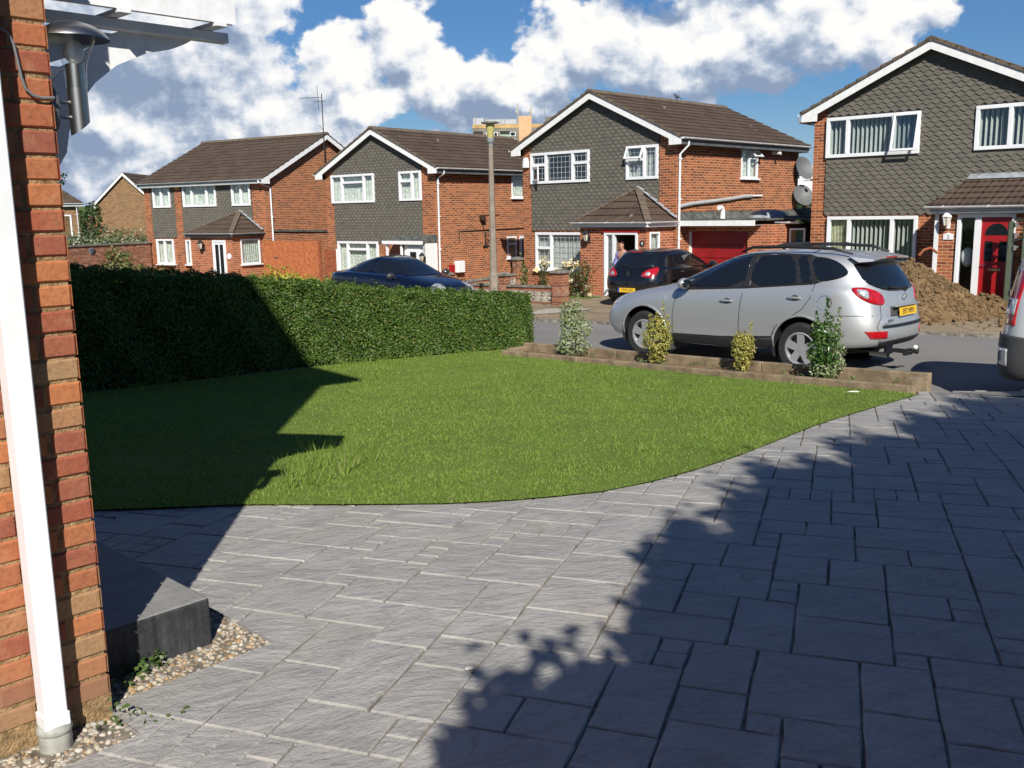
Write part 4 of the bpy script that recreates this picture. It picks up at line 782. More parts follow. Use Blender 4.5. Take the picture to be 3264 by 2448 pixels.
dm_ = MB(); dm_.lathe([(.05, -.012), (.05, 0)], 12, (4.95, -1.31, Z(.72)), 'y'); dm_.box(4.82, 5.08, -1.315, -1.30, Z(.17), Z(.22)); dm_.tube([(4.68, -1.36, Z(.30)), (4.78, -1.36, Z(.30))], .012, 6); dm_.build('door_furniture', 'chrome', dro)
ds = MB(); ds.box(4.0, 5.5, -1.75, -1.3, -.2, Z(-.5)); ds.build('doorstep', 'coping', o)
sbag = MB(); sbag.ell((0, 0, 0), (.16, .1, .22), 12, 9); t = sbag.build('white_balloon', 'white_upvc', smooth=True); t.location = h2.W(4.28, -1.0, .45); tag(t, 'pale rounded object behind the sidelight of the red door', 'ornament')
t = wall_lantern('wall_lantern', 'white carriage lantern left of the red front door', h2.W(3.93, -1.3, 1.22), h2.rz, 'white_paint', 1.25)
pl = MB(); pl.box(-.11, .11, -.02, 0, -.06, .06); pl.prism([(-.11, .06), (.11, .06), (0, .1)], 'y', -.02, 0); t = pl.build('house_number', 'white_paint'); t.location = h2.W(3.94, -1.302, .91); t.rotation_euler = (0, 0, h2.rz); tag(t, 'white house number 2 plaque under the white lantern', 'house number'); text('numeral', '2', .10, 'black_metal', t, frame_M((0, -.022, -.005), (1, 0, 0), (0, 0, 1)))
dn = MB(); dn.tube([(-.33, -.2, Z(3.9)), (-.33, -.2, Z(3.8)), (-.06, .3, Z(3.72)), (-.06, .3, Z(-.5))], .035, 8); dn.build('downpipe', 'grey_gutter', o, smooth='auto')

# ---- number 10 (left): eaves-fronted house
h10 = House('brick_house', 'brick house with eaves to the road and orange fence beside it', (-10.128, 40.376), -31.7, -1.42); Z = h10.z; o = h10.o; S = 2.09
D10 = 7.4; eave = Z(3.22); sl = .5; ridge = eave + (D10 / 2) * sl
wins = [(-6.95, -5.80, S, 3.17), (-4.95, -2.85, S, 3.17), (-1.88, -.78, S, 3.17), (-6.95, -5.80, -.42, .70), (-4.98, -4.68, -.42, .66)]
holes = [(a + .03, b - .03, Z(c) + .03, Z(d) - .03) for a, b, c, d in wins]
w = MB(); wall_grid(w, -7.55, 0, -.3, eave, holes, 0); w.quad((0, 0, -.3), (0, D10, -.3), (0, D10, eave), (0, D10 / 2, ridge), (0, 0, eave)); w.quad((-7.55, D10, -.3), (-7.55, 0, -.3), (-7.55, 0, eave), (-7.55, D10 / 2, ridge), (-7.55, D10, eave)); w.quad((0, D10, -.3), (-7.55, D10, -.3), (-7.55, D10, eave), (0, D10, eave))
w.box(-5.5, -5.08, -.06, .0, -.3, eave); w.box(-7.55, -7.15, -.06, 0, -.3, eave); w.build('wall', 'brick_red', o)
cr = MB()
for k in range(4): cr.box(-7.55, -7.15, -.10 - .05 * k, -.06, eave - .40 + .075 * k, eave - .34 + .075 * k)
cr.build('corbel', 'brick_red', o)
t = MB(); H = [(a - .03, b + .03, c - .05, d + .05) for a, b, c, d in holes]
hung_tiles(t, -7.12, -5.52, Z(.74), eave - .05, H, -.015); t.build('tile_hanging', 'hung_tile', o); t = MB(); hung_tiles(t, -5.06, -.74, Z(.74), eave - .05, H, -.015); t.build('tile_hanging', 'hung_tile', o)
bk = MB(); wall_grid(bk, -7.12, -5.52, Z(.76), eave - .05, [x for x in holes if x[2] > Z(.7)], -.010, .01); bk.build('tile_backing', 'soffit', o); bk = MB(); wall_grid(bk, -5.06, -.74, Z(.76), eave - .05, [x for x in holes if x[2] > Z(.7)], -.010, .01); bk.build('tile_backing', 'soffit', o)
window(o, (-6.95, -5.80, Z(S), Z(3.17)), -.02, bars=(-6.40,), fw=.08, inside='net', proud=.07); window(o, (-4.95, -2.85, Z(S), Z(3.17)), -.02, bars=(-4.37, -3.43), fw=.08, inside='net', proud=.07, label='three-light upper window'); window(o, (-1.88, -.78, Z(S), Z(3.17)), -.02, bars=(-1.33,), fw=.08, inside='net', proud=.07); window(o, (-6.95, -5.80, Z(-.42), Z(.70)), -.02, bars=(-6.40,), fw=.08, inside='net', proud=.07, sill=True); window(o, (-4.98, -4.68, Z(-.42), Z(.66)), -.02, fw=.06, inside='net', proud=.07, sill=True)
ov = .30; ez = eave - .0; r = MB(); roof_plane(r, (-7.75, -ov, ez - ov * sl + .1), (.28, -ov, ez - ov * sl + .1), (-7.75, D10 / 2, ridge + .1), (.28, D10 / 2, ridge + .1), 13); roof_plane(r, (.28, D10 + ov, ez - ov * sl + .1), (-7.75, D10 + ov, ez - ov * sl + .1), (.28, D10 / 2, ridge + .1), (-7.75, D10 / 2, ridge + .1), 13); ro = r.build('roof', 'roof_x', o)
rt = MB(); n = 18
for k in range(n): a, b = -7.75 + 8.03 * k / n, -7.75 + 8.03 * (k + 1) / n - .01; rt.prism([(D10 / 2 - .16, ridge + .07), (D10 / 2 - .1, ridge + .15), (D10 / 2, ridge + .19), (D10 / 2 + .1, ridge + .15), (D10 / 2 + .16, ridge + .07)], 'x', a, b)
rt.build('ridge', 'ridge_tile', ro)
for sy, e in ((-1, -ov), (1, D10 + ov)):
    bb = MB(); zz = ez - ov * sl + .08; bb.prism([(e, zz), (D10 / 2, ridge + .08), (D10 / 2, ridge - .13), (e - sy * .4, zz - .21 + .4 * sl), (e - sy * .4, zz - .19), (e, zz - .19)], 'x', .22, .25); bb.build('bargeboard', 'white_paint', o)
    so = MB(); so.quad((.0, e * .1 if sy < 0 else D10, eave), (.22, e * .1 if sy < 0 else D10, eave), (.22, D10 / 2, ridge - .02), (0, D10 / 2, ridge - .02)); so.build('soffit_board', 'soffit', o)
fb = MB(); fb.box(-7.7, .22, -ov, -ov + .03, ez - ov * sl - .10, ez - ov * sl + .08); fb.box(-7.7, .2, -ov + .03, 0, ez - ov * sl - .10, ez - ov * sl - .085); fb.build('fascia', 'grey_gutter', o); gutter_run(o, (-7.72, -ov - .06, ez - ov * sl + .09), (.2, -ov - .06, ez - ov * sl + .09), 'grey_gutter')
downpipe(o, [(.05, -ov - .06, ez - ov * sl + .04), (.06, -ov - .06, ez - ov * sl - .06), (.07, .28, ez - .42), (.08, .28, Z(-1.2))])
hip_porch(h10, -2.75, -.30, -1.65, Z(.97), (-1.49, Z(1.85)), [(-1.42, -.66, Z(-1.35), Z(.70))], 'brick_orange', Z(.92), gut='grey_gutter', fascia='grey_frame', side_holes=[(.45, 1.5, Z(-.30), Z(.74))])
fr = door_frame(o, -1.42, -.66, Z(-1.3), Z(.70), -1.65); d_ = MB(); d_.box(-1.35, -.73, -1.67, -1.63, Z(-1.25), Z(.63)); d_ = d_.build('front_door', 'white_upvc', o, bevel=.004); dq = MB(); dq.box(-1.27, -1.08, -1.68, -1.66, Z(-1.1), Z(.53)); dq.box(-1.0, -.81, -1.68, -1.66, Z(-1.1), Z(.53)); dq.build('pane', 'glass', d_)
side_window(h10, (.45 - 1.65, 1.5 - 1.65, Z(-.30), Z(.74)), xw=-.30, inside='net', proud=.03, sill=True, depth=.25)
wall_lantern('wall_lantern', 'black lantern on the porch of the house with the orange fence', h10.W(-1.95, -1.65, .42), h10.rz, s=1.5)
t = MB().lathe([(.12, 0), (.12, -.02), (0, -.02)], 18, (0, 0, 0), 'y').build('house_number', 'white_paint'); t.location = h10.W(-.48, -1.66, .06); t.rotation_euler = (0, 0, h10.rz); tag(t, 'round white house number plate right of the white two-pane door', 'house number')
t = MB().lathe([(.16, 0), (.15, -.06), (.08, -.10), (0, -.10)], 18, (0, 0, 0), 'y').build('alarm_box', 'alarm_yellow') if mat('alarm_yellow', (.62, .38, .05), .5) else None; t.location = h10.W(-5.28, -.07, 3.02); t.rotation_euler = (0, 0, h10.rz); tag(t, 'round yellow alarm box under the eaves of the left house', 'alarm box')
fs = MB(); fs.prism([(.3, Z(1.08)), (3.75, Z(1.0)), (3.75, Z(.9)), (.3, Z(1.0))][::-1], 'x', .02, .06); fs.build('roof_upstand', 'felt', o)
ae = thing('tv_aerial', 'television aerial on a tall pole at the left house gable', 'aerial', h10.W(.28, 3.45, 3.6), h10.rz); a = MB(); a.tube([(0, 0, -.5), (0, 0, 3.25)], .022, 6); a.build('mast', 'black_metal', ae)
a = MB(); a.tube([(.0, 0, 3.1), (-.5, -.85, 3.02)], .012, 5)
for k in range(12): p = Vector((-.5, -.85, 3.02)).lerp(Vector((0, 0, 3.1)), k / 12); a.tube([p + Vector((-.1, .06, .02)), p + Vector((.1, -.06, -.02))], .006, 4)
a.tube([(-.1, -.17, 3.6), (-.08, -.14, 2.55)], .012, 5); a.tube([(.16, .1, 2.95), (-.25, -.2, 2.9)], .01, 4); a.build('antenna', 'black_metal', ae); a = MB(); a.tube([(0, 0, 1.7), (-.25, 0, 1.95)], .012, 4); a.tube([(0, 0, -.3), (-.3, 0, .0)], .012, 4); a.build('bracket', 'black_metal', ae)

# ---------------------------------------------------------------- vehicles
def paint(name, col, metal=.6, rough=.32, coat=.6):
    def f(t, b, obj):
        n = t.noise(obj, 900, 2, .5); n2 = t.noise(obj, 1.7, 5, .6); z = t.sep(obj)[2]
        c = t.mix(t.m('MULTIPLY', n, .25), (*col, 1), (*[min(1, x * 1.35) for x in col], 1))
        dirt = t.m('MULTIPLY', t.sstep(t.m('ADD', z, t.m('MULTIPLY', n2, .35)), .75, .3), .35); c = t.mix(dirt, c, (.17, .15, .12, 1))
        t.put(b.inputs['Base Color'], c); b.inputs['Metallic'].default_value = metal; t.put(b.inputs['Roughness'], t.m('ADD', rough, t.m('MULTIPLY', dirt, .5)))
        b.inputs['Coat Weight'].default_value = coat; b.inputs['Coat Roughness'].default_value = .06
    mat(name, None, build=f)
paint('paint_silver', (.56, .57, .58), .65, .38, .5); paint('paint_black', (.008, .009, .012), .3, .25, 1); paint('paint_navy', (.006, .009, .030), .5, .25, 1); paint('paint_pale', (.62, .64, .66), .3, .35, .5)
mat('tinted_glass', (.008, .010, .013), .03, spec=.7, var=0, coat=.5); mat('tyre', (.018, .018, .019), .85, var=.2, vscale=30); mat('alloy', (.40, .41, .42), .38, metal=.4, var=.05); mat('black_trim', (.018, .018, .02), .55, var=.15); mat('grey_trim', (.055, .057, .06), .6, var=.1)
mat('lamp_red', (.42, .008, .012), .12, spec=.7, var=.25, vscale=18, coat=1); mat('lamp_clear', (.62, .64, .66), .1, metal=.5, var=.2, vscale=30, coat=1); mat('plate_yellow', (.75, .46, .03), .4, var=.03); mat('plate_white', (.75, .75, .72), .4, var=.03); mat('seam', (.012, .012, .013), .9, var=0); mat('euro_blue', (.02, .06, .35), .4, var=0)
class Car:
    def __init__(s, name, label, loc, heading, levels, paint_m, arches, top=None, sub=3):
        s.o = thing(name, label, 'car', loc, heading); s.paint = paint_m
        NP = 14; V = []; rows = []
        for L in levels:
            rx, fx, w, zr_, zm, zf, cr, cf = L; row = []
            xs = [rx, rx + .015, rx + .12 * cr, rx + .50 * cr] + [None] * 6 + [fx - .50 * cf, fx - .12 * cf, fx - .015, fx]; a, b = rx + .5 * cr, fx - .5 * cf
            for k in range(6): xs[4 + k] = a + (b - a) * (k + .55) / 6.1
            ys = [0, .42, .78, .975, 1, 1, 1, 1, 1, 1, .975, .78, .42, 0]
            for k in range(NP):
                x = xs[k]; u = (x - rx) / (fx - rx); z = zr_ + (zm - zr_) * min(1, u * 2) if u < .5 else zm + (zf - zm) * (u - .5) * 2
                row.append((x, ys[k] * w, z))
            rows.append(row)
        idx = {}
        def vid(i, k, sgn):
            p = rows[i][k]; key = (i, k, sgn if p[1] > 1e-6 else 1)
            if key not in idx: idx[key] = len(V); V.append((p[0], p[1] * key[2], p[2]))
            return idx[key]
        F = []
        for i in range(len(rows) - 1):
            for k in range(NP - 1):
                F.append((vid(i, k, 1), vid(i + 1, k, 1), vid(i + 1, k + 1, 1), vid(i, k + 1, 1))); F.append((vid(i, k, -1), vid(i, k + 1, -1), vid(i + 1, k + 1, -1), vid(i + 1, k, -1)))
        n = len(rows) - 1
        for k in range(NP - 1):      # roof cap and floor
            for i, fl in ((n, 1), (0, -1)):
                q = [vid(i, k, 1), vid(i, k + 1, 1), vid(i, k + 1, -1), vid(i, k, -1)]; q = list(dict.fromkeys(q))
                if len(q) > 2: F.append(tuple(q if fl < 0 else q[::-1]))
        me = bpy.data.meshes.new('cage'); me.from_pydata(V, [], F); ob = bpy.data.objects.new('cage', me); COL.objects.link(ob)
        md = ob.modifiers.new('s', 'SUBSURF'); md.levels = md.render_levels = sub
        dg = bpy.context.evaluated_depsgraph_get(); m2 = bpy.data.meshes.new_from_object(ob.evaluated_get(dg)); bpy.data.objects.remove(ob)
        bm = bmesh.new(); bm.from_mesh(m2); bmesh.ops.recalc_face_normals(bm, faces=bm.faces); s.bvh = BVHTree.FromBMesh(bm)
        dead = []
        for f in bm.faces:
            c = f.calc_center_median()
            if abs(c.y) > .50 and any((c.x - ax) ** 2 + (c.z - az) ** 2 < ar * ar for ax, az, ar in arches): dead.append(f)
        bmesh.ops.delete(bm, geom=dead, context='FACES')
        for v in bm.verts:
            if v.is_boundary:
                for ax, az, ar in arches:
                    d = math.hypot(v.co.x - ax, v.co.z - az)
                    if d < ar * 1.35 and abs(v.co.y) > .45: v.co.x = ax + (v.co.x - ax) * ar / d; v.co.z = az + (v.co.z - az) * ar / d
        bm.to_mesh(m2); bm.free(); m2.name = 'body'; m2.materials.clear(); m2.materials.append(MATS[paint_m]); m2.polygons.foreach_set('use_smooth', np.ones(len(m2.polygons), bool))
        s.body = bpy.data.objects.new('body', m2); COL.objects.link(s.body); s.body.parent = s.o
        for ax, az, ar in arches:
            wl = MB()
            for sg in (1, -1):
                n = 18; ring = [(ax + ar * 1.02 * math.cos(a), az + ar * 1.02 * math.sin(a)) for a in [math.pi * (-.12 + 1.24 * k / n) for k in range(n + 1)]]
                hit = s.hit(ax, az + ar * 1.1, sg); yo = (abs(hit.y) if hit else .85) - .015
                wl.add([(p, sg * yo, q) for p, q in ring] + [(p, sg * .48, q) for p, q in ring], [(k, k + 1, k + n + 2, k + n + 1) for k in range(n)] + [tuple(range(n + 1, 2 * n + 2))])
            wl.build('wheel_well', 'black_trim', s.body)
    def hit(s, x, z, sg=1):
        r = s.bvh.ray_cast(Vector((x, sg * 3, z)), Vector((0, -sg, 0)))[0]; return r
    def proj(s, p, d):
        r = s.bvh.ray_cast(Vector(p), Vector(d)); return r[0], r[1]
    def patch(s, poly, view, m, name, parent=None, off=.007, res=.035, smooth_poly=0, rim=.012):
        """a panel following the body: poly = (s,z) outline seen from 'left','right','rear','front','rl' (rear left),'rr','fr','fl','top'"""
        for _ in range(smooth_poly):
            q = []
            for a, b in zip(poly, poly[1:] + poly[:1]): q += [(a[0] * .75 + b[0] * .25, a[1] * .75 + b[1] * .25), (a[0] * .25 + b[0] * .75, a[1] * .25 + b[1] * .75)]
            poly = q
        k = .70711
        V_ = {'left': ((1, 0, 0), (0, -1, 0)), 'right': ((1, 0, 0), (0, 1, 0)), 'rear': ((0, 1, 0), (1, 0, 0)), 'front': ((0, 1, 0), (-1, 0, 0)), 'rl': ((k, k, 0), (k, -k, 0)), 'rr': ((k, -k, 0), (k, k, 0)), 'fr': ((k, k, 0), (-k, k, 0)), 'fl': ((k, -k, 0), (-k, -k, 0)), 'wind': ((0, 1, 0), (-.6, 0, -.8))}
        ax, d = map(Vector, V_[view])
        pts = []; n = len(poly)
        for a, b in zip(poly, poly[1:] + poly[:1]):
            L = math.dist(a, b); c = max(1, int(L / res)); pts += [(a[0] + (b[0] - a[0]) * j / c, a[1] + (b[1] - a[1]) * j / c) for j in range(c)]
        nb = len(pts); xs, zs = [p[0] for p in pts], [p[1] for p in pts]
        inner = [(x, z) for x in np.arange(min(xs) + res / 2, max(xs), res) for z in np.arange(min(zs) + res / 2, max(zs), res)]
        r = delaunay_2d_cdt([Vector(p) for p in pts + inner], [(i, (i + 1) % nb) for i in range(nb)], [], 1, 1e-5)
        vs, ok = [], []
        for q in r[0]:
            if view == 'wind':        # (y, z) outline projected down onto the sloping screen
                o = Vector((0, q.x, q.y)) - d * 4
            else: o = ax * q.x + Vector((0, 0, q.y)) - d * 4
            h, nn = s.proj(o, d)
            ok.append(h is not None)
            if h is None: h, nn = o + d * 3.2, -d
            if nn.dot(d) > 0: nn = -nn
            vs.append(h + nn * off)
        fs = [tuple(f) for f in r[2] if all(ok[i] for i in f)]
        b = MB()
        if fs:
            v0, v1, v2 = (vs[i] for i in fs[0]); flip = (v1 - v0).cross(v2 - v0).dot(d) > 0
            if flip: fs = [f[::-1] for f in fs]
            b.add(vs, fs)
            ne = {}
            for f in fs:
                for i in range(len(f)): e = (f[i], f[(i + 1) % len(f)]); ne[e] = 1
            edge = [e for e in ne if (e[1], e[0]) not in ne]
            if rim:
                mp = {}; 
                for e in edge:
                    for i in e:
                        if i not in mp: mp[i] = len(b.v); b.v.append(tuple(vs[i] + d * rim))
                b.f += [(e[1], e[0], mp[e[0]], mp[e[1]]) for e in edge]
        o = b.build(name, m, parent or s.o, smooth=True); return o
    def line(s, pts, view, w, m, name, parent=None, off=.003):
        poly = []; 
        P = [Vector(p) for p in pts]; nrm = []
        for i in range(len(P)):
            t = (P[min(i + 1, len(P) - 1)] - P[max(i - 1, 0)]).normalized(); nrm.append(Vector((-t.y, t.x)) * w / 2)
        return s.patch([tuple(p + n) for p, n in zip(P, nrm)] + [tuple(p - n) for p, n in reversed(list(zip(P, nrm)))], view, m, name, parent, off, .07, rim=0)
    def wheel(s, x, sg, r, y, wdt=.225, spokes=5, rim_r=.235):
        t = MB(); p = [(rim_r, -wdt / 2 + .01), (r * .86, -wdt / 2), (r * .97, -wdt / 2 + .03), (r, -wdt / 2 + .06), (r, wdt / 2 - .06), (r * .97, wdt / 2 - .03), (r * .86, wdt / 2), (rim_r, wdt / 2 - .01), (rim_r - .02, 0)]
        t.lathe(p, 36, (0, 0, 0), 'y'); w = t.build('wheel', 'tyre', s.o, smooth='auto'); w.location = (x, y * sg, r)
        q = MB(); o = sg * wdt / 2
        q.lathe([(rim_r, o - sg * .012), (rim_r - .02, o - sg * .004), (rim_r - .028, o - sg * .03), (rim_r - .03, -o * .5)], 36, (0, 0, 0), 'y'); q.lathe([(.0, o - sg * .015), (.04, o - sg * .018), (.055, o - sg * .05)], 18, (0, 0, 0), 'y')
        for k in range(spokes):
            a = 6.2832 * k / spokes + .3; ca, sa = math.cos(a), math.sin(a); tx, tz = -sa, ca
            def P(rr, ww, yy): return (ca * rr + tx * ww, yy, sa * rr + tz * ww)
            y0, y1 = o - sg * .02, o - sg * .014; q.add([P(.03, -.045, y0), P(.03, .045, y0), P(rim_r - .015, .055, y1), P(rim_r - .015, -.055, y1), P(.03, -.045, y0 - sg * .03), P(.03, .045, y0 - sg * .03), P(rim_r - .015, .055, y1 - sg * .03), P(rim_r - .015, -.055, y1 - sg * .03)], [(0, 1, 2, 3), (0, 4, 5, 1), (1, 5, 6, 2), (2, 6, 7, 3), (3, 7, 4, 0)])
        q.build('rim', 'alloy', w, smooth='auto'); d = MB(); d.lathe([(.0, -o * .3), (.19, -o * .3)], 20, (0, 0, 0), 'y'); d.build('brake_disc', 'steel', w)
        return w
    def plate(s, txt, loc, rot_m, m='plate_yellow', h=.111, w=.52, euro=False):
        b = MB(); b.box(-w / 2, w / 2, -.004, .004, -h / 2, h / 2); p = b.build('number_plate', m, s.o); p.matrix_local = rot_m; text('lettering', txt, h * .90, 'black_metal', p, frame_M((.02 if euro else 0, -.006, -.002), (1, 0, 0), (0, 0, 1)), .001, .80)
        if euro: MB().box(-w / 2, -w / 2 + .045, -.006, -.0045, -h / 2, h / 2).build('badge', 'euro_blue', p)
    def mirror(s, x, z, sg, y, m=None):
        b = MB(); b.ell((0, 0, 0), (.085, .125, .085), 14, 10); o = b.build('door_mirror', m or s.paint, s.o, smooth=True); o.location = (x, sg * (y + .10), z); st = MB(); st.bar((0, -sg * .06, -.03), (.03, -sg * .17, -.07), .06, .035); st.build('mirror_arm', 'black_trim', o); g = MB(); g.ell((-.045, 0, 0), (.05, .11, .07), 12, 8); g.build('mirror_glass', 'tinted_glass', o, smooth=True)

# silver SUV parked by the planter
#           rear x, front x, half width, z rear, z mid, z front, rear corner, front corner
SUVL = [(-2.20, 2.26, .80, .44, .25, .30, .9, .75), (-2.30, 2.34, .86, .44, .27, .33, .9, .75), (-2.37, 2.44, .915, .50, .42, .45, .9, .8), (-2.39, 2.46, .93, .64, .62, .62, .9, .85), (-2.355, 2.38, .935, .80, .80, .80, .9, .95),
        (-2.31, 2.26, .925, .98, .99, .90, .9, 1.15), (-2.28, 2.04, .905, 1.14, 1.11, .985, .9, 1.4), (-2.255, 1.66, .885, 1.20, 1.145, 1.06, .9, 1.5), (-2.235, 1.24, .865, 1.24, 1.175, 1.135, .9, 1.0), (-2.20, 1.06, .835, 1.28, 1.24, 1.19, .85, .9), (-2.09, .50, .745, 1.48, 1.46, 1.44, .8, .9), (-1.99, .12, .665, 1.60, 1.625, 1.60, .75, .9), (-1.93, -.02, .55, 1.645, 1.685, 1.645, .7, .8), (-1.78, -.25, .25, 1.675, 1.715, 1.68, .6, .7)]
suv = Car('suv', 'silver estate-style SUV with roof bars and tow bar, parked behind the planter', (3.845, 15.045, -.745), R_(134.3), SUVL, 'paint_silver', [(1.41, .385, .428), (-1.29, .385, .428)])
S_ = suv; suv.o.scale = (1.028,) * 3
for sx in (1.41, -1.29):
    for sg in (1, -1): S_.wheel(sx, sg, .368, .815)
for view, sg in (('left', 1), ('right', -1)):
    S_.patch([(.74, 1.115), (.66, 1.20), (.50, 1.30), (.22, 1.47), (-.04, 1.595), (-.30, 1.645), (-.70, 1.66), (-1.22, 1.65), (-1.36, 1.62), (-1.53, 1.30), (-1.44, 1.265), (-.36, 1.165), (.2, 1.135)], view, 'black_trim', 'window_surround', off=.004)
    S_.patch([(.62, 1.13), (.50, 1.24), (.20, 1.44), (-.04, 1.565), (-.30, 1.615), (-.36, 1.60), (-.34, 1.185)], view, 'tinted_glass', 'side_window', smooth_poly=1, off=.010)
    S_.patch([(-.42, 1.19), (-.44, 1.605), (-.70, 1.63), (-1.02, 1.63), (-1.17, 1.28), (-1.10, 1.25)], view, 'tinted_glass', 'side_window', smooth_poly=1, off=.010)
    S_.patch([(-1.07, 1.63), (-1.22, 1.625), (-1.40, 1.29), (-1.22, 1.27)], view, 'tinted_glass', 'side_window', smooth_poly=1, off=.010)
    S_.patch([(-1.27, 1.62), (-1.50, 1.61), (-1.68, 1.555), (-1.83, 1.44), (-1.82, 1.37), (-1.64, 1.315), (-1.45, 1.295)], view, 'tinted_glass', 'quarter_window', smooth_poly=2, off=.010)
    S_.patch([(-.325, 1.185), (-.29, 1.615), (-.46, 1.63), (-.44, 1.19)], view, 'black_trim', 'door_pillar', off=.005)
    S_.patch([(-1.36, 1.28), (-1.19, 1.635), (-1.30, 1.625), (-1.50, 1.29)], view, 'black_trim', 'door_pillar', off=.005)
    S_.patch([(.66, 1.115), (-.38, 1.178), (-1.42, 1.275), (-1.42, 1.262), (-.38, 1.163), (.66, 1.10)], view, 'black_trim', 'window_seal', off=.012)
    for k, pts in enumerate(([(.86, .40), (.86, .70), (.83, .90), (.74, 1.08), (.66, 1.14)], [(-.30, .42), (-.31, .70), (-.33, 1.0), (-.37, 1.18)], [(-.82, .47), (-.90, .66), (-1.10, .78), (-1.30, .92), (-1.41, 1.08), (-1.44, 1.28)])): S_.line(pts, view, .009, 'seam', 'panel_gap', S_.body)
    S_.line([(.86, .415), (0, .435), (-.84, .50)], view, .03, 'black_trim', 'sill_top', S_.body)
    S_.patch([(.92, .25), (.92, .42), (.30, .425), (-.40, .45), (-.86, .48), (-.86, .26)], view, 'black_trim', 'sill', off=.012)
    S_.line([(.98, 1.005), (.93, 1.04), (.88, 1.005), (.93, .975), (.98, 1.005)][:1] + [(.90, .915), (1.02, .915)][1:], view, .04, 'lamp_clear', 'side_repeater')
    for hx, hz in ((-.10, .975), (-1.18, 1.07)):
        hb = MB(); hb.ell((0, 0, 0), (.115, .022, .018), 16, 8); p = S_.hit(hx, hz, sg); h = hb.build('door_handle', 'paint_silver', S_.o, smooth=True); h.location = (hx, p.y + sg * .018, hz); S_.patch([(hx + .06 * math.cos(a), hz + .042 * math.sin(a)) for a in [k * .5236 for k in range(12)]], view, 'grey_trim', 'handle_recess', h, off=.001, rim=0).matrix_parent_inverse = Matrix.Translation(-Vector(h.location))
    S_.mirror(.60, 1.20, sg, .90)
    for ax_ in (1.41, -1.29):     # moulded arch lips
        n = 20; ri, ro = .430, .458; S_.patch([(ax_ + ro * math.cos(a), .385 + ro * math.sin(a)) for a in [math.pi * (-.02 + 1.06 * k / n) for k in range(n + 1)]] + [(ax_ + ri * math.cos(a), .385 + ri * math.sin(a)) for a in [math.pi * (1.04 - 1.06 * k / n) for k in range(n + 1)]], view, 'paint_silver', 'wheel_arch_lip', S_.body, off=.009, rim=.02)
    [MB().box(a, a + .025, sg * .64, sg * .89, .15, .40).build('mud_flap', 'grey_trim', S_.o, bevel=.008) for a in (.92, -1.80)]
    rr = MB(); rr.tube([(-.12, sg * .575, 1.665), (-.30, sg * .585, 1.735), (-.9, sg * .59, 1.755), (-1.55, sg * .575, 1.735), (-1.82, sg * .555, 1.665)], [.012, .022, .024, .022, .012], 8); rr.build('roof_rail', 'black_trim', S_.o, smooth=True)
fp = MB(); S_.line([(-1.62 + .10 * math.cos(a), 1.02 + .10 * math.sin(a)) for a in [k * .349 for k in range(19)]][0:18], 'left', .008, 'chrome', 'fuel_flap')
rb_ = MB()
for xx in (-.65, -1.30): rb_.tube([(xx, -.58, 1.745), (xx, -.3, 1.775), (xx, .3, 1.775), (xx, .58, 1.745)], [.016, .020, .020, .016], 8)
rb_.build('roof_bar', 'black_trim', S_.o, smooth=True)
S_.patch([(-.78, 1.19), (-.66, 1.54), (-.40, 1.585), (.40, 1.585), (.66, 1.54), (.78, 1.19), (.4, 1.13), (-.4, 1.13)], 'front', 'tinted_glass', 'windscreen', smooth_poly=1)
S_.patch([(.57, 1.545), (.60, 1.50), (.635, 1.29), (.52, 1.21), (.28, 1.165), (-.28, 1.165), (-.52, 1.21), (-.635, 1.29), (-.60, 1.50), (-.57, 1.545)], 'rear', 'tinted_glass', 'rear_window', smooth_poly=1, res=.06)
sp = MB(); sp.add([(-1.80, y, z) for y, z in ((-.62, 1.635), (-.3, 1.683), (.3, 1.683), (.62, 1.635))] + [(-2.11, y, z) for y, z in ((-.54, 1.60), (-.3, 1.625), (.3, 1.625), (.54, 1.60))] + [(-2.105, y, z) for y, z in ((-.54, 1.575), (-.3, 1.597), (.3, 1.597), (.54, 1.575))] + [(-1.95, y, z) for y, z in ((-.64, 1.56), (-.3, 1.60), (.3, 1.60), (.64, 1.56))], [(k, k + 4, k + 5, k + 1)[::-1] for k in range(3)] + [(k + 4, k + 8, k + 9, k + 5)[::-1] for k in range(3)] + [(k + 8, k + 12, k + 13, k + 9)[::-1] for k in range(3)] + [(0, 12, 8, 4), (3, 7, 11, 15)])
spo = sp.build('spoiler', 'paint_silver', S_.o, smooth='auto'); MB().box(-2.114, -2.09, -.16, .16, 1.602, 1.622).build('brake_light', 'lamp_red', spo)
for v, sg in (('rl', 1), ('rr', -1)):
    out = [(-.80, 1.215), (-.88, 1.235), (-1.02, 1.225), (-1.16, 1.175), (-1.245, 1.10), (-1.25, 1.00), (-1.13, 1.005), (-.99, 1.045), (-.88, 1.11)]
    tl = S_.patch(out, v, 'lamp_red', 'tail_lamp', off=.010, smooth_poly=1, res=.03); S_.patch([(-.87, 1.205), (-.93, 1.205), (-1.02, 1.19), (-1.02, 1.075), (-.95, 1.10), (-.90, 1.14)], v, 'lamp_clear', 'reverse_lamp', tl, off=.019, smooth_poly=1, res=.03)
    
    S_.patch([(sg * .50, .56), (sg * .50, .655), (sg * .78, .66), (sg * .72, .56)], 'rear', 'lamp_red', 'rear_reflector', off=.008)
S_.plate('EF57 WPU', (0, 0, 0), frame_M((-2.372, .0, .895), (0, -1, 0), (1, 0, -.1)))
S_.patch([(.40, .84), (.38, .97), (-.38, .97), (-.40, .84)], 'rear', 'grey_trim', 'plate_recess', off=.003); b = MB(); b.box(-2.375, -2.34, -.36, .36, .965, .99); b.build('plate_garnish', 'paint_silver', S_.o, bevel=.006)
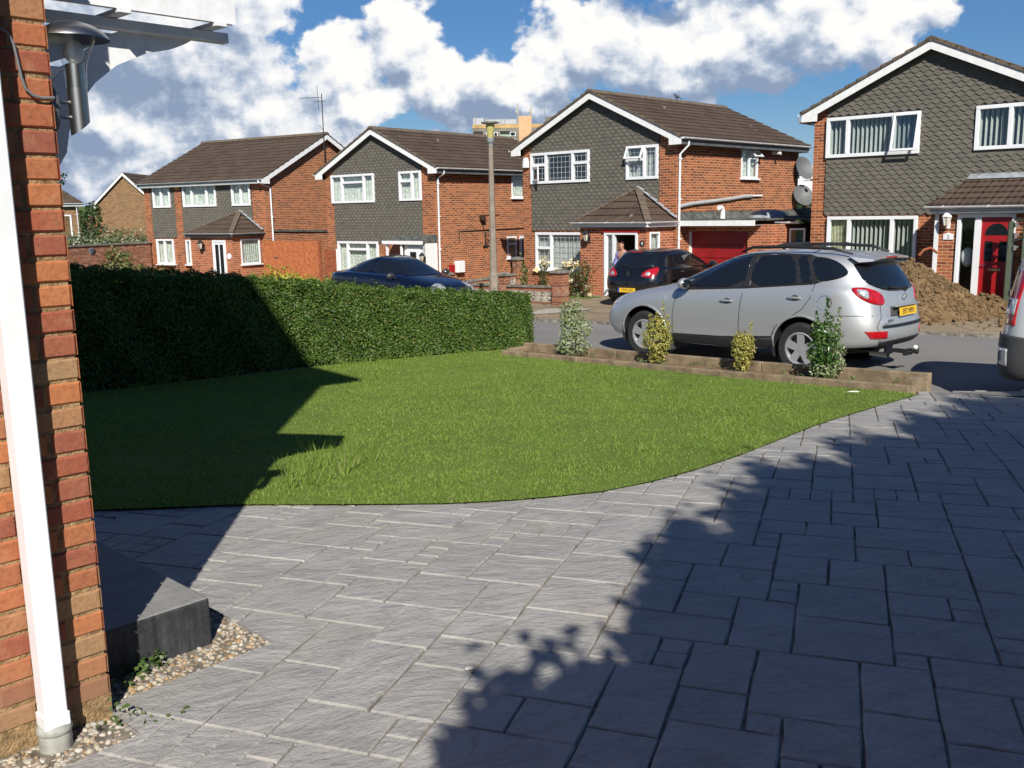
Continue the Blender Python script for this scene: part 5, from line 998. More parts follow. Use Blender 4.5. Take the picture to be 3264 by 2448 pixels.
S_.line([(.60, .52), (.66, .72), (.58, .84), (.56, 1.0)], 'rear', .008, 'seam', 'panel_gap', S_.body); S_.line([(-.60, .52), (-.66, .72), (-.58, .84), (-.56, 1.0)], 'rear', .008, 'seam', 'panel_gap', S_.body); S_.line([(-1.78, .86), (-2.1, .865), (-2.3, .86)], 'left', .008, 'seam', 'panel_gap', S_.body); S_.line([(.86, 1.42), (.80, 1.30)], 'rear', .008, 'seam', 'panel_gap', S_.body)
S_.patch([(-.58, .70), (-.58, .735), (.58, .735), (.58, .70)], 'rear', 'black_trim', 'bumper_step', off=.02); S_.patch([(-.50, .40), (-.62, .52), (-.2, .535), (.2, .535), (.62, .52), (.50, .40)], 'rear', 'black_trim', 'lower_valance', off=.012)
wi = MB(); wi.bar((-2.285, -.08, 1.185), (-2.25, .34, 1.23), .022, .02); wi.lathe([(.03, -.02), (.03, .02)], 10, (-2.28, -.08, 1.185), 'x'); wi.build('rear_wiper', 'black_trim', S_.o)
em = MB(); n = 20
em.tube([(-2.315, .062 * math.cos(6.283 * k / n), 1.085 + .034 * math.sin(6.283 * k / n)) for k in range(n + 1)], .006, 6); em.bar((-2.315, .025, 1.058), (-2.315, .012, 1.112), .009); em.bar((-2.315, -.012, 1.058), (-2.315, -.025, 1.112), .009); em.bar((-2.315, .018, 1.082), (-2.315, -.018, 1.088), .009); em.build('emblem', 'chrome', S_.o)
text('lettering', 'SANTA FE', .042, 'chrome', S_.o, frame_M((-2.365, .50, .80), (0, -1, 0), (.1, 0, 1)), .002)
ex = MB(); ex.tube([(-2.1, .48, .34), (-2.36, .52, .335)], .035, 12, caps=False); ex.build('exhaust', 'steel', S_.o, smooth='auto')
tb = MB(); tb.box(-2.42, -2.2, -.04, .04, .31, .36); tb.box(-2.43, -2.38, -.08, .12, .29, .37); tb.tube([(-2.40, 0, .33), (-2.47, 0, .33), (-2.50, 0, .38)], .02, 8); tbo = tb.build('tow_bar', 'black_metal', S_.o); u = MB(); u.ell((-2.50, 0, .40), (.032, .032, .032), 12, 8); u.build('tow_ball', 'plate_white', tbo, smooth=True); u = MB(); u.ell((-2.46, -.14, .335), (.035, .035, .05), 10, 8); u.build('socket', 'black_trim', tbo, smooth=True)
for v, sg in (('fl', 1), ('fr', -1)): 
    hl = S_.patch([(.82, .80), (.86, .93), (1.02, .965), (1.12, .94), (1.22, .86), (1.20, .78)] if v == 'fl' else [(.82, .80), (.86, .93), (1.02, .965), (1.12, .94), (1.22, .86), (1.20, .78)], v, 'lamp_clear', 'headlight', off=.006, smooth_poly=1); 
S_.patch([(-.45, .70), (-.5, .84), (.5, .84), (.45, .70)], 'front', 'black_trim', 'grille', off=.006)

# dark blue saloon on the far side of the road, seen from its front right
SALL = [(-2.22, 2.20, .78, .30, .22, .24, .9, .8), (-2.30, 2.28, .86, .40, .26, .32, .9, .85), (-2.36, 2.34, .915, .55, .45, .45, .9, .9), (-2.37, 2.33, .925, .75, .68, .58, .9, 1.1), (-2.34, 2.22, .92, .92, .85, .70, .9, 1.4), (-2.28, 2.02, .90, 1.01, .945, .80, .9, 1.6), (-2.15, 1.60, .87, 1.045, .985, .90, 1.0, 1.5), (-1.95, 1.22, .84, 1.06, 1.0, .965, 1.3, 1.1), (-1.72, 1.02, .80, 1.09, 1.06, 1.01, 1.3, 1.0), (-1.30, .58, .70, 1.26, 1.26, 1.22, 1.2, 1.0), (-.88, .22, .61, 1.39, 1.42, 1.38, 1.0, .9), (-.65, .02, .45, 1.43, 1.46, 1.425, .8, .7), (-.5, -.12, .2, 1.445, 1.475, 1.44, .5, .5)]
sal = Car('saloon_car', 'dark navy blue saloon car with silver window trim, parked behind the hedge', (-2.944, 25.975, -.943), R_(-43.1), SALL, 'paint_navy', [(1.40, .35, .38), (-1.33, .35, .38)])
for sx in (1.40, -1.33):
    for sg in (1, -1): sal.wheel(sx, sg, .33, .80, rim_r=.22)
for view, sg in (('left', 1), ('right', -1)):
    sal.patch([(.80, 1.02), (.45, 1.22), (.10, 1.36), (-.18, 1.39), (-.22, 1.03)], view, 'tinted_glass', 'side_window', smooth_poly=1); sal.patch([(-.30, 1.03), (-.27, 1.39), (-.60, 1.385), (-.98, 1.30), (-1.08, 1.06)], view, 'tinted_glass', 'side_window', smooth_poly=1); sal.patch([(-1.16, 1.07), (-1.05, 1.28), (-1.42, 1.14), (-1.50, 1.09)], view, 'tinted_glass', 'quarter_window', smooth_poly=1)
    sal.line([(.86, .995), (0, 1.01), (-1.1, 1.04), (-1.6, 1.075)], view, .028, 'chrome', 'window_trim'); sal.mirror(.72, 1.0, sg, .88)
    for pts in ([(.86, .30), (.90, .6), (.84, .95)], [(-.24, .30), (-.26, .6), (-.26, 1.0)]): sal.line(pts, view, .009, 'seam', 'panel_gap', sal.body)
    for hx in (-.10, -1.05): hb = MB(); hb.ell((0, 0, 0), (.11, .022, .018), 12, 8); p = sal.hit(hx, .88, sg); h = hb.build('door_handle', 'paint_navy', sal.o, smooth=True); h.location = (hx, p.y + sg * .015, .88)
sal.patch([(-.72, 1.03), (-.60, 1.30), (-.40, 1.375), (.40, 1.375), (.60, 1.30), (.72, 1.03), (.4, .985), (-.4, .985)], 'front', 'tinted_glass', 'windscreen', smooth_poly=1); sal.patch([(-.60, 1.12), (-.52, 1.34), (.52, 1.34), (.60, 1.12)], 'rear', 'tinted_glass', 'rear_window', smooth_poly=1)
for v, sg in (('fr', -1), ('fl', 1)): sal.patch([(.84, .66), (.92, .80), (1.06, .82), (1.22, .74), (1.36, .62), (1.28, .58), (1.0, .62)], v, 'lamp_clear', 'headlight', off=.008, smooth_poly=1)
gr = sal.patch([(-.46, .56), (-.40, .70), (.40, .70), (.46, .56), (.3, .50), (-.3, .50)], 'front', 'black_trim', 'grille', off=.01); sal.line([(-.46, .655), (0, .625), (.46, .655)], 'front', .05, 'chrome', 'grille_bar', gr, off=.02); em = MB(); em.lathe([(.055, 0), (.055, .012), (.04, .016)], 16, (2.345, 0, .64), 'x'); em.build('emblem', 'chrome', sal.o)
sal.patch([(-.6, .30), (-.55, .42), (.55, .42), (.6, .30)], 'front', 'black_trim', 'lower_grille', off=.006)
se = MB(); 
for sg in (1, -1): se.box(-.05, .10, sg * .36 - .22, sg * .36 + .22, .5, 1.0)
an = MB(); an.tube([(-.62, 0, 1.44), (-.78, 0, 1.60)], .006, 5); an.build('aerial', 'black_trim', sal.o)

# black hatchback on the drive of the house with the red garage, seen from behind
HATL = [(-2.02, 2.05, .76, .36, .22, .24, .8, .8), (-2.10, 2.12, .84, .40, .25, .30, .8, .8), (-2.16, 2.18, .895, .50, .42, .42, .85, .85), (-2.17, 2.18, .91, .66, .62, .55, .85, 1.0), (-2.12, 2.08, .905, .82, .82, .68, .85, 1.2), (-2.06, 1.88, .89, .94, .93, .80, .85, 1.5), (-2.01, 1.50, .87, 1.0, .985, .90, .9, 1.4), (-1.98, 1.25, .845, 1.03, 1.01, .97, .9, 1.0), (-1.93, 1.12, .82, 1.08, 1.05, 1.01, .9, .9), (-1.77, .60, .73, 1.26, 1.25, 1.24, .85, .9), (-1.60, .15, .655, 1.40, 1.43, 1.41, .8, .85), (-1.50, -.02, .50, 1.445, 1.485, 1.455, .7, .7), (-1.32, -.2, .22, 1.465, 1.50, 1.47, .5, .5)]
hat = Car('hatchback_car', 'black hatchback with yellow rear plate on the drive before the open door', (4.36, 26.33, -.868), R_(51), HATL, 'paint_black', [(1.30, .34, .37), (-1.30, .34, .37)])
for sx in (1.30, -1.30):
    for sg in (1, -1): hat.wheel(sx, sg, .32, .785, rim_r=.21)
for view, sg in (('left', 1), ('right', -1)):
    hat.patch([(.82, 1.04), (.40, 1.27), (.08, 1.39), (-.20, 1.405), (-.24, 1.06)], view, 'tinted_glass', 'side_window', smooth_poly=1); hat.patch([(-.32, 1.06), (-.28, 1.405), (-.75, 1.40), (-1.12, 1.33), (-1.22, 1.10)], view, 'tinted_glass', 'side_window', smooth_poly=1); hat.line([(.88, 1.02), (0, 1.035), (-1.25, 1.075)], view, .014, 'chrome', 'window_trim'); hat.mirror(.70, 1.03, sg, .86)
    hat.line([(-.26, .30), (-.28, .6), (-.28, 1.03)], view, .009, 'seam', 'panel_gap', hat.body)
    hb = MB(); hb.ell((0, 0, 0), (.10, .02, .016), 12, 8); p = hat.hit(-.9, .90, sg); h = hb.build('door_handle', 'paint_black', hat.o, smooth=True); h.location = (-.9, p.y + sg * .015, .90)
hat.patch([(-.64, 1.07), (-.60, 1.12), (-.52, 1.36), (-.3, 1.385), (.3, 1.385), (.52, 1.36), (.60, 1.12), (.64, 1.07), (.3, 1.03), (-.3, 1.03)], 'rear', 'tinted_glass', 'rear_window', smooth_poly=1); hat.patch([(-.70, 1.05), (-.58, 1.36), (.58, 1.36), (.70, 1.05)], 'front', 'tinted_glass', 'windscreen', smooth_poly=1)
b = MB(); b.box(-1.72, -1.69, -.17, .17, 1.415, 1.445); b.build('brake_light', 'lamp_red', hat.o, bevel=.006)
for v, sg in (('rl', 1), ('rr', -1)): tl = hat.patch([(-.74, 1.02), (-.80, 1.05), (-1.0, 1.0), (-1.16, .92), (-1.22, .82), (-1.10, .80), (-.92, .80), (-.82, .88)], v, 'lamp_red', 'tail_lamp', off=.008, smooth_poly=1); hat.patch([(-.98, .93), (-1.06, .93), (-1.14, .86), (-1.02, .83)], v, 'lamp_clear', 'lamp_insert', tl, off=.018, smooth_poly=1)
hat.plate('YT59 LHU', (0, 0, 0), frame_M((-2.185, .0, .47), (0, -1, 0), (1, 0, 0)), euro=True); hat.patch([(.62, .38), (.62, .47), (.40, .47), (.38, .38)], 'rear', 'grey_trim', 'bumper_vent', off=.006); hat.patch([(-.62, .38), (-.62, .47), (-.40, .47), (-.38, .38)], 'rear', 'grey_trim', 'bumper_vent', off=.006); hat.line([(-.6, .70), (0, .685), (.6, .70)], 'rear', .008, 'seam', 'panel_gap', hat.body)
em = MB(); ex_ = -2.13      # small chrome beast on its hind legs
for a, b in (((-.005, .945), (.01, .87)), ((.01, .87), (-.03, .83)), ((.01, .87), (.035, .835)), ((0, .935), (-.045, .915)), ((.0, .915), (-.04, .885)), ((.01, .87), (.05, .90)), ((.05, .90), (.04, .94)), ((-.005, .945), (-.03, .955))): em.bar((ex_, -a[0], a[1]), (ex_, -b[0], b[1]), .013, .012)
em.build('emblem', 'chrome', hat.o); text('lettering', '308', .05, 'chrome', hat.o, frame_M((-2.115, -.42, .84), (0, -1, 0), (.1, 0, 1)), .002); text('lettering', 'PEUGEOT', .028, 'chrome', hat.o, frame_M((-2.10, .50, .835), (0, -1, 0), (.1, 0, 1)), .002)
wi = MB(); wi.bar((-1.985, 0, 1.07), (-1.93, .34, 1.12), .018, .016); wi.build('rear_wiper', 'black_trim', hat.o); an = MB(); an.tube([(-1.35, 0, 1.48), (-1.62, 0, 1.74)], .006, 5); an.build('aerial', 'black_trim', hat.o)

# pale van at the right edge, turned so that its rear right corner shows
VANL = [(-2.05, 2.05, .78, .32, .22, .25, .35, .8), (-2.12, 2.12, .86, .34, .25, .32, .35, .8), (-2.14, 2.16, .90, .50, .45, .48, .35, .9), (-2.13, 2.14, .91, .75, .70, .68, .35, 1.1), (-2.11, 2.0, .905, .98, .95, .88, .35, 1.4), (-2.09, 1.55, .89, 1.15, 1.1, 1.05, .35, 1.2), (-2.07, 1.25, .87, 1.25, 1.2, 1.15, .35, 1.0), (-2.02, .75, .80, 1.50, 1.5, 1.48, .35, .9), (-1.97, .40, .74, 1.70, 1.74, 1.70, .35, .8), (-1.90, .20, .60, 1.77, 1.82, 1.77, .35, .7), (-1.7, 0, .25, 1.79, 1.84, 1.79, .4, .5)]
van = Car('van', 'pale van with black bumper and tall tail lamp, cut off by the right edge', (7.70, 10.22, -.655), R_(-32), VANL, 'paint_pale', [(1.36, .36, .39), (-1.32, .36, .39)])
for sx in (1.36, -1.32):
    for sg in (1, -1): van.wheel(sx, sg, .33, .79, rim_r=.21)
for v, sg in (('rl', 1), ('rr', -1)):
    tl = van.patch([(-.80, .93), (-.80, 1.55), (-.93, 1.52), (-1.0, 1.40), (-1.02, .93)], v, 'lamp_red', 'tail_lamp', off=.012); van.patch([(-.82, 1.05), (-.82, 1.22), (-.99, 1.22), (-1.0, 1.05)], v, 'lamp_clear', 'reverse_lamp', tl, off=.022)
    van.patch([(-.55, .25), (-.55, .80), (-.8, .82), (-1.3, .80), (-1.3, .25)], v, 'grey_trim', 'bumper', off=.03); van.patch([(-.84, .48), (-.84, .67), (-1.02, .67), (-1.02, .48)], v, 'lamp_clear', 'fog_lamp', off=.042)
for view in ('left', 'right'): van.patch([(1.0, 1.22), (.45, 1.55), (-.3, 1.6), (-.3, 1.2)], view, 'tinted_glass', 'side_window', smooth_poly=1); van.patch([(-.4, 1.2), (-.4, 1.6), (-1.7, 1.6), (-1.75, 1.2)], view, 'tinted_glass', 'side_window', smooth_poly=1); van.line([(1.0, .58), (-1.0, .58)], view, .12, 'grey_trim', 'side_strip')
van.patch([(-.62, 1.15), (-.58, 1.62), (.58, 1.62), (.62, 1.15)], 'rear', 'tinted_glass', 'rear_window', smooth_poly=1); van.patch([(-.7, 1.2), (-.6, 1.65), (.6, 1.65), (.7, 1.2)], 'front', 'tinted_glass', 'windscreen', smooth_poly=1)

# ---------------------------------------------------------------- the near house corner, its canopy, lamp, pipe and step
def P3(d, e, z): q = CC + DD * d + EE * e; return (q.x, q.y, z)
NRZ = math.atan2(DD.y, DD.x)                              # local x = along the wall (d), local y = behind it (e)
near = thing('near_house', 'corner of the red brick house beside the viewer, lit by sun', 'house', P3(0, 0, 0), NRZ)
def near_wall():
    b = MB(); random.seed(3); L = 1.6; H = 3.05; nrow = int(H / .075)
    def brick(x0, x1, y0, y1, z0, z1):
        j = lambda: random.uniform(-.0022, .0022); s = .006
        x0 += j(); x1 += j(); z0 += j(); z1 += j(); yy = y0 + random.uniform(-.003, .002)
        b.add([(x0 + s, yy, z0 + s), (x1 - s, yy, z0 + s), (x1 - s, yy, z1 - s), (x0 + s, yy, z1 - s), (x0, yy + s, z0), (x1, yy + s, z0), (x1, yy + s, z1), (x0, yy + s, z1), (x0, y1, z0), (x1, y1, z0), (x1, y1, z1), (x0, y1, z1)],
              [(0, 1, 2, 3), (0, 4, 5, 1), (1, 5, 6, 2), (2, 6, 7, 3), (3, 7, 4, 0), (4, 8, 9, 5), (5, 9, 10, 6), (6, 10, 11, 7), (7, 11, 8, 4)])
    for r in range(nrow):
        z0, z1 = r * .075 + .068, r * .075 + .133
        x = 0.0; first = .1025 if r % 2 else .215
        while x > -L:
            w = first if x == 0 else .215
            brick(x - w, x, 0, .05, z0, z1); x -= w + .010
        y = (.215 if r % 2 else .1025); 
        if r % 2: b.add([(.001, .0, z0), (.001, .215, z0), (.001, .215, z1), (.001, .0, z1)], [(0, 1, 2, 3)])
        else: b.add([(.001, .0, z0), (.001, .1025, z0), (.001, .1025, z1), (.001, .0, z1)], [(0, 1, 2, 3)])
        y += .01
        while y < 2.4: b.add([(.001, y, z0), (.001, y + .215, z0), (.001, y + .215, z1), (.001, y, z1)], [(0, 1, 2, 3)]); y += .225
    b.build('brickwork', 'near_brick', near)
    m = MB(); m.box(-L - .01, -.006, .007, .25, -.1, H); m.box(-.25, -.006, .25, 2.45, -.1, H); m.add([(-L, .002, -.05), (.0, .002, -.05), (.003, .003, .075), (-L, .003, .07)], [(0, 1, 2, 3)]); m.build('mortar', 'near_mortar', near)
near_wall()
# the rest of the house, above and behind the viewer's left: wall, eaves and a steep gable
nb = MB(); nb.box(-4.2, -.01, .26, 6.5, 3.051, 5.7); nb.box(-4.2, -.26, 2.46, 6.5, -.1, 3.05); nb.box(-4.2, -1.62, .26, 2.45, -.1, 3.05); nb.build('upper_wall', 'brick_red', near)
nr = MB(); nr.prism([(.30, 5.78), (.30, 5.92), (-2.2, 9.6), (-4.7, 5.92), (-4.7, 5.78)], 'y', -.05, 6.6); nr.build('roof', 'roof_y', near)
# timber canopy over the front door
can = thing('door_canopy', 'white timber door canopy with curved bracket at upper left', 'canopy', P3(0, 0, 0), NRZ)
b = MB(); b.box(.0, .83, .40, .445, 2.250, 2.286); b.build('arm', 'white_wood', can, bevel=.003)
b = MB(); b.box(.0, .83, 1.60, 1.645, 2.250, 2.286); b.build('arm', 'white_wood', can, bevel=.003)
b = MB(); b.prism([(-.05, 2.306), (.81, 2.306), (.81, 2.62), (-.05, 3.2)], 'y', .318, .342); b.build('fascia_board', 'white_wood', can, bevel=.003)  # top, out of view, built up taller to thicken its shadow on the lawn
for x in (.0, .365, .725): b = MB(); b.box(x, x + .045, .305, 1.72, 2.2875, 2.305); b.build('batten', 'white_wood', can, bevel=.002)
for x in (.16,): pass
for e in (.435, 1.635):
    b = MB(); lo = [(.0, 1.72), (.10, 1.745), (.165, 1.775), (.20, 1.83), (.215, 1.90), (.25, 1.985), (.32, 2.07), (.40, 2.135), (.52, 2.19), (.62, 2.215), (.665, 2.235), (.69, 2.249)]; up = [(.42, 2.249), (.36, 2.215), (.27, 2.15), (.19, 2.07), (.14, 1.99), (.12, 1.93), (.0, 1.93)]
    b.prism((lo + up)[::-1], 'y', e, e + .03); b.build('bracket', 'white_wood', can, bevel=.002)
    b = MB(); b.prism([(.0, 2.10), (.16, 2.118), (.27, 2.16), (.365, 2.215), (.42, 2.249), (.0, 2.249)][::-1], 'y', e + .06, e + .09); b.build('bracket', 'white_wood', can, bevel=.002)
b = MB(); b.box(.0, .03, .4, 1.72, 1.72, 2.32); b.build('wall_plate', 'white_wood', can)
# outside lamp on the side of the corner
lamp = thing('wall_lamp', 'brushed steel trumpet wall lamp on the brick corner', 'wall light', P3(0, .06, 1.93), NRZ)
mat('lamp_glass_clear', None, build=glass_build)
b = MB(); b.lathe([(0, .03), (.062, .028), (.072, .02), (.075, .0)], 24, (0, 0, 0), 'x'); b.v = [(x, y * .62, z) for x, y, z in b.v]; b.build('mounting_plate', 'grey_frame', lamp, smooth='auto')
for zz in (-.022, .022): b = MB(); b.tube([(.02, 0, zz), (.085, 0, zz)], .006, 8); b.build('rod', 'steel', lamp, smooth='auto')
b = MB(); n = 24; b.v = []; rt = .029; cx = .098
top = [(cx + rt * math.cos(6.283 * k / n), rt * math.sin(6.283 * k / n), .065) for k in range(n)]; bot = [(cx + rt * math.cos(6.283 * k / n), rt * math.sin(6.283 * k / n), -.075 + .045 * (math.cos(6.283 * k / n) + 1) / 2) for k in range(n)]
b.add(top + bot, [(k, k + n, (k + 1) % n + n, (k + 1) % n) for k in range(n)] + [tuple(range(n, 2 * n))]); b.build('stem', 'steel', lamp, smooth='auto')
b = MB(); b.lathe([(.027, .06), (.027, .135), (.0, .135)], 24, (cx, 0, 0)); b.build('inner_tube', 'steel', lamp, smooth='auto')
b = MB(); b.lathe([(.030, .066), (.031, .10), (.034, .135), (.043, .165), (.056, .192), (.066, .212), (.069, .222)], 28, (cx, 0, 0)); b.build('glass_trumpet', 'lamp_glass_clear', lamp, smooth=True)
b = MB(); b.ell((cx, 0, .172), (.030, .030, .036), 16, 12); b.build('bulb', 'white_upvc', lamp, smooth=True)
b = MB(); b.lathe([(.0, .262), (.03, .258), (.06, .248), (.088, .232), (.105, .214), (.107, .208), (.102, .210), (.085, .222), (.055, .232), (0, .236)], 32, (cx, 0, 0)); b.build('shade', 'steel', lamp, smooth='auto')
mat('cable_grey', (.17, .175, .18), .6)
b = MB(); b.tube([(-.40, -.02, .20), (-.20, -.012, .207), (-.135, -.010, .207), (-.112, -.010, .195), (-.098, -.010, .165), (-.092, -.010, .12), (-.086, -.010, .075), (-.078, -.010, .045), (-.060, -.010, .028), (-.035, -.010, .022), (0, -.008, .025), (.004, .02, .02)], .0042, 6); b.v = [(x, y - .06, z) for x, y, z in b.v]; c = b.build('lamp_cable', 'cable_grey', smooth='auto'); c.location = P3(0, .06, 1.93); c.rotation_euler = (0, 0, NRZ); tag(c, 'thin grey cable clipped across the brick corner to the lamp', 'cable')
b = MB(); b.box(-.150, -.140, -.082, -.060, .190, .214); b.build('clip', 'steel', c)
# square white downpipe
dpn = thing('square_downpipe', 'square white plastic downpipe with round grey drain socket at lower left', 'downpipe', P3(-.202, -.055, 0), NRZ)
b = MB(); b.box(-.034, .034, -.034, .034, .070, 3.0); b.build('pipe', 'white_upvc', dpn, bevel=.004)
b = MB(); b.box(-.038, .038, -.038, .038, .066, .11); b.build('collar', 'white_upvc', dpn, bevel=.003)
mat('pipe_grey', (.40, .40, .36), .6, var=.2, vscale=12)
b = MB(); b.lathe([(.030, .073), (.044, .071), (.051, .063), (.053, .053), (.050, .046), (.047, .042), (.049, .018), (.047, .014), (.0485, -.008), (.046, -.014), (.050, -.026), (.058, -.04), (.064, -.06), (.064, -.1)], 28, (0, 0, 0)); b.build('drain_socket', 'pipe_grey', dpn, smooth='auto')
# doorstep
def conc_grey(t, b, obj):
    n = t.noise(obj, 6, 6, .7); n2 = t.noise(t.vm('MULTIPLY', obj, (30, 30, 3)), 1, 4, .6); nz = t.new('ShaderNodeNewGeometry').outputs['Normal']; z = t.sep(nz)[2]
    c = t.ramp(n, [(.3, (.20, .20, .195)), (.7, (.31, .30, .285))]); side = t.ramp(t.m('MULTIPLY', n2, n), [(.15, (.022, .023, .026)), (.4, (.075, .075, .08))]); t.put(b.inputs['Base Color'], t.mix(t.sstep(z, .7, .95), side, c))  # sides coloured darker than the top, for the grazing light on them
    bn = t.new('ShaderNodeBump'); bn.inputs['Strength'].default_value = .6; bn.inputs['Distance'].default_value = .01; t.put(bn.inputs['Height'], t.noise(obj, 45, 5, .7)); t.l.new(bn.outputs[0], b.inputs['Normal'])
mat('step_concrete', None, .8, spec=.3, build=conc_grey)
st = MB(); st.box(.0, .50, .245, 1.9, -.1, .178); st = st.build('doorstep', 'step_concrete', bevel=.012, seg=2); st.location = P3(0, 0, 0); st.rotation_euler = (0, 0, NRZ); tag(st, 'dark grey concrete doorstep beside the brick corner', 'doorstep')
# pebble strip: soil sheet, pebbles and the cut edges of the slabs round it
TR = [(0.0, -.215), (.02, -.215), (.62, -.02), (.64, .245), (.5, .26), (0, .26)]
pebs = np.array([(1, 1, 1)]); b = MB(); random.seed(9)
def pebble_build(t, b, obj): t.put(b.inputs['Base Color'], t.ramp(island(t), [(0, (.36, .30, .22)), (.2, (.48, .43, .35)), (.38, (.34, .20, .08)), (.5, (.26, .24, .21)), (.65, (.52, .48, .41)), (.8, (.20, .14, .09)), (.92, (.40, .29, .18)), (1, (.30, .28, .25))]))
mat('pebble', None, .6, spec=.4, build=pebble_build)
def in_tr(d, e, a): return a[0] < d < a[1] and a[2] < e < a[3]
for zone, cnt in (((.0, .65, .06, .24), 1500), ((-.5, -.005, -.20, -.005), 1150), ((-.02, .02, .0, .24), 60), ((.505, .65, .235, .55), 480)):
    for _ in range(cnt):
        d, e = random.uniform(zone[0], zone[1]), random.uniform(zone[2], zone[3]); r = random.uniform(.005, .0115)
        rot = Matrix.Rotation(random.uniform(0, 6.28), 3, 'Z') @ Matrix.Rotation(random.uniform(-.5, .5), 3, 'X'); b.ell(P3(d, e, -.030 + random.uniform(0, .024)), (r * random.uniform(1, 1.5), r, r * random.uniform(.55, .85)), 8, 5, rot, .12)
tag(b.build('pebbles', 'pebble', smooth=True), kind='stuff', label='mixed cream and tan pebbles in the strip beside the doorstep', cat='pebbles')
b = MB(); b.add([P3(-.6, -.24, -.035), P3(.74, -.24, -.035), P3(.74, .5, -.035), P3(-.6, .5, -.035)], [(0, 1, 2, 3)]); tag(b.build('soil', 'earth'), kind='structure')
# weeds
mat('weed_leaf', None, build=leaf_build([(0, (.05, .10, .02)), (.5, (.08, .14, .03)), (1, (.13, .17, .05))], .5, .25))
def weed(name, label, spots, size, n):
    C = []; 
    for (d, e, h, r) in spots:
        for _ in range(n): a = random.uniform(0, 6.28); q = r * math.sqrt(random.random()); p = P3(d + q * math.cos(a), e + q * math.sin(a), -.02 + h * random.random()); C.append(p)
    V, F = leaf_cloud(np.array(C), np.tile((0, -.3, 1.), (len(C), 1)), size, .55, wid=.75); return tag(raw_mesh(name, V, F, 'weed_leaf'), label, 'weed')
weed('weed', 'low green weed creeping over pebbles against the doorstep', [(.10, .17, .05, .05), (.16, .19, .05, .05), (.22, .20, .06, .05), (.27, .22, .07, .04)], .020, 34)
weed('weed', 'small green weed at the foot of the brick corner', [(.0, -.04, .10, .025), (.03, -.08, .06, .03), (-.05, -.08, .04, .04), (.08, -.13, .03, .05)], .020, 14)
weed('weed', 'thin green weed trailing over the slab edge by the corner', [(.10, -.15, .03, .04), (.17, -.16, .035, .03)], .018, 10)

# ---------------------------------------------------------------- planter of railway sleepers
mat('sleeper_wood', (.23, .175, .11), .9, var=.35, vscale=5, bump=.5, bscale=50, col2=(.12, .09, .055))
pb = thing('sleeper_planter', 'long raised bed edged with weathered timber sleepers', 'planter', (0, 0, 0))
u = (SLEEP1 - SLEEP0).normalized(); nrm = Vector((-u.y, u.x)); nrm = nrm if nrm.dot(Vector((1, 1))) > 0 else -nrm
def SP(s, w, z): q = SLEEP0 + u * s + nrm * w; return (q.x, q.y, z)
Ltot = (SLEEP1 - SLEEP0).length
def sleeper(s0, s1, w0, w1, dz=0, h=.2):
    b = MB(); zA, zB = zd(SP(s0, 0, 0)[1]) + dz, zd(SP(s1, 0, 0)[1]) + dz
    b.add([SP(s0, w0, zA - .1), SP(s1, w0, zB - .1), SP(s1, w1, zB - .1), SP(s0, w1, zA - .1), SP(s0, w0, zA + h), SP(s1, w0, zB + h), SP(s1, w1, zB + h), SP(s0, w1, zA + h)], [(0, 1, 2, 3), (4, 7, 6, 5), (0, 4, 5, 1), (1, 5, 6, 2), (2, 6, 7, 3), (3, 7, 4, 0)])
    b.build('sleeper', 'sleeper_wood', pb, bevel=.008)
for a, c in ((0, 2.42), (2.43, 4.84), (4.85, Ltot)): sleeper(a, c, 0, .10, 0, .075)
for a, c in ((0, 2.1), (2.11, 4.5), (4.51, Ltot)): sleeper(a, c, .46, .56, .02, .13)
sleeper(.0, .10, .101, .459, .01, .115); sleeper(Ltot - .1, Ltot, .101, .459, 0, .1)
def bed_soil(t, b, obj): n = t.noise(obj, 9, 6, .7); c = t.ramp(n, [(.3, (.13, .08, .045)), (.65, (.27, .18, .10)), (.8, (.36, .27, .17))]); t.put(b.inputs['Base Color'], c)
mat('bed_soil', None, .95, spec=.1, build=bed_soil, bump=.8, bscale=40)
b = MB(); n = 40
for k in range(n + 1):
    for w in (.10, .2, .3, .4, .46): s = .1 + (Ltot - .2) * k / n; p = SP(s, w, 0); b.v.append((p[0], p[1], zd(p[1]) + .045 + random.uniform(-.012, .012)))
b.f = [(k * 5 + j, k * 5 + j + 1, k * 5 + j + 6, k * 5 + j + 5) for k in range(n) for j in range(4)]; b.build('soil', 'bed_soil', pb)
C = []
for _ in range(26):
    s, w = random.uniform(.3, Ltot - .4), random.uniform(.15, .42); p = SP(s, w, 0)
    for _ in range(9): C.append((p[0] + random.gauss(0, .03), p[1] + random.gauss(0, .03), zd(p[1]) + .06 + random.uniform(0, .05)))
V, F = leaf_cloud(np.array(C), np.tile((0, -.3, 1.), (len(C), 1)), .035, .8); tag(raw_mesh('seedlings', V, F, 'weed_leaf'), kind='stuff', label='scattered small weeds on the planter soil', cat='weeds')
mat('white_litter', (.7, .68, .62), .7)
b = MB(); b.ell((0, 0, 0), (.07, .014, .008), 8, 4, None, .3); t = b.build('litter', 'white_litter'); p = (3.55, 9.75); t.location = (*p, zd(p[1]) + .05); tag(t, 'small pale scrap of litter on the lawn near the planter', 'litter')
b = MB(); b.ell((0, 0, 0), (.016, .011, .006), 8, 4, None, .3); t = b.build('litter', 'white_litter'); t.location = (-.17, 3.17, .008); tag(t, 'tiny cream chip lying on the sunlit drive', 'litter')

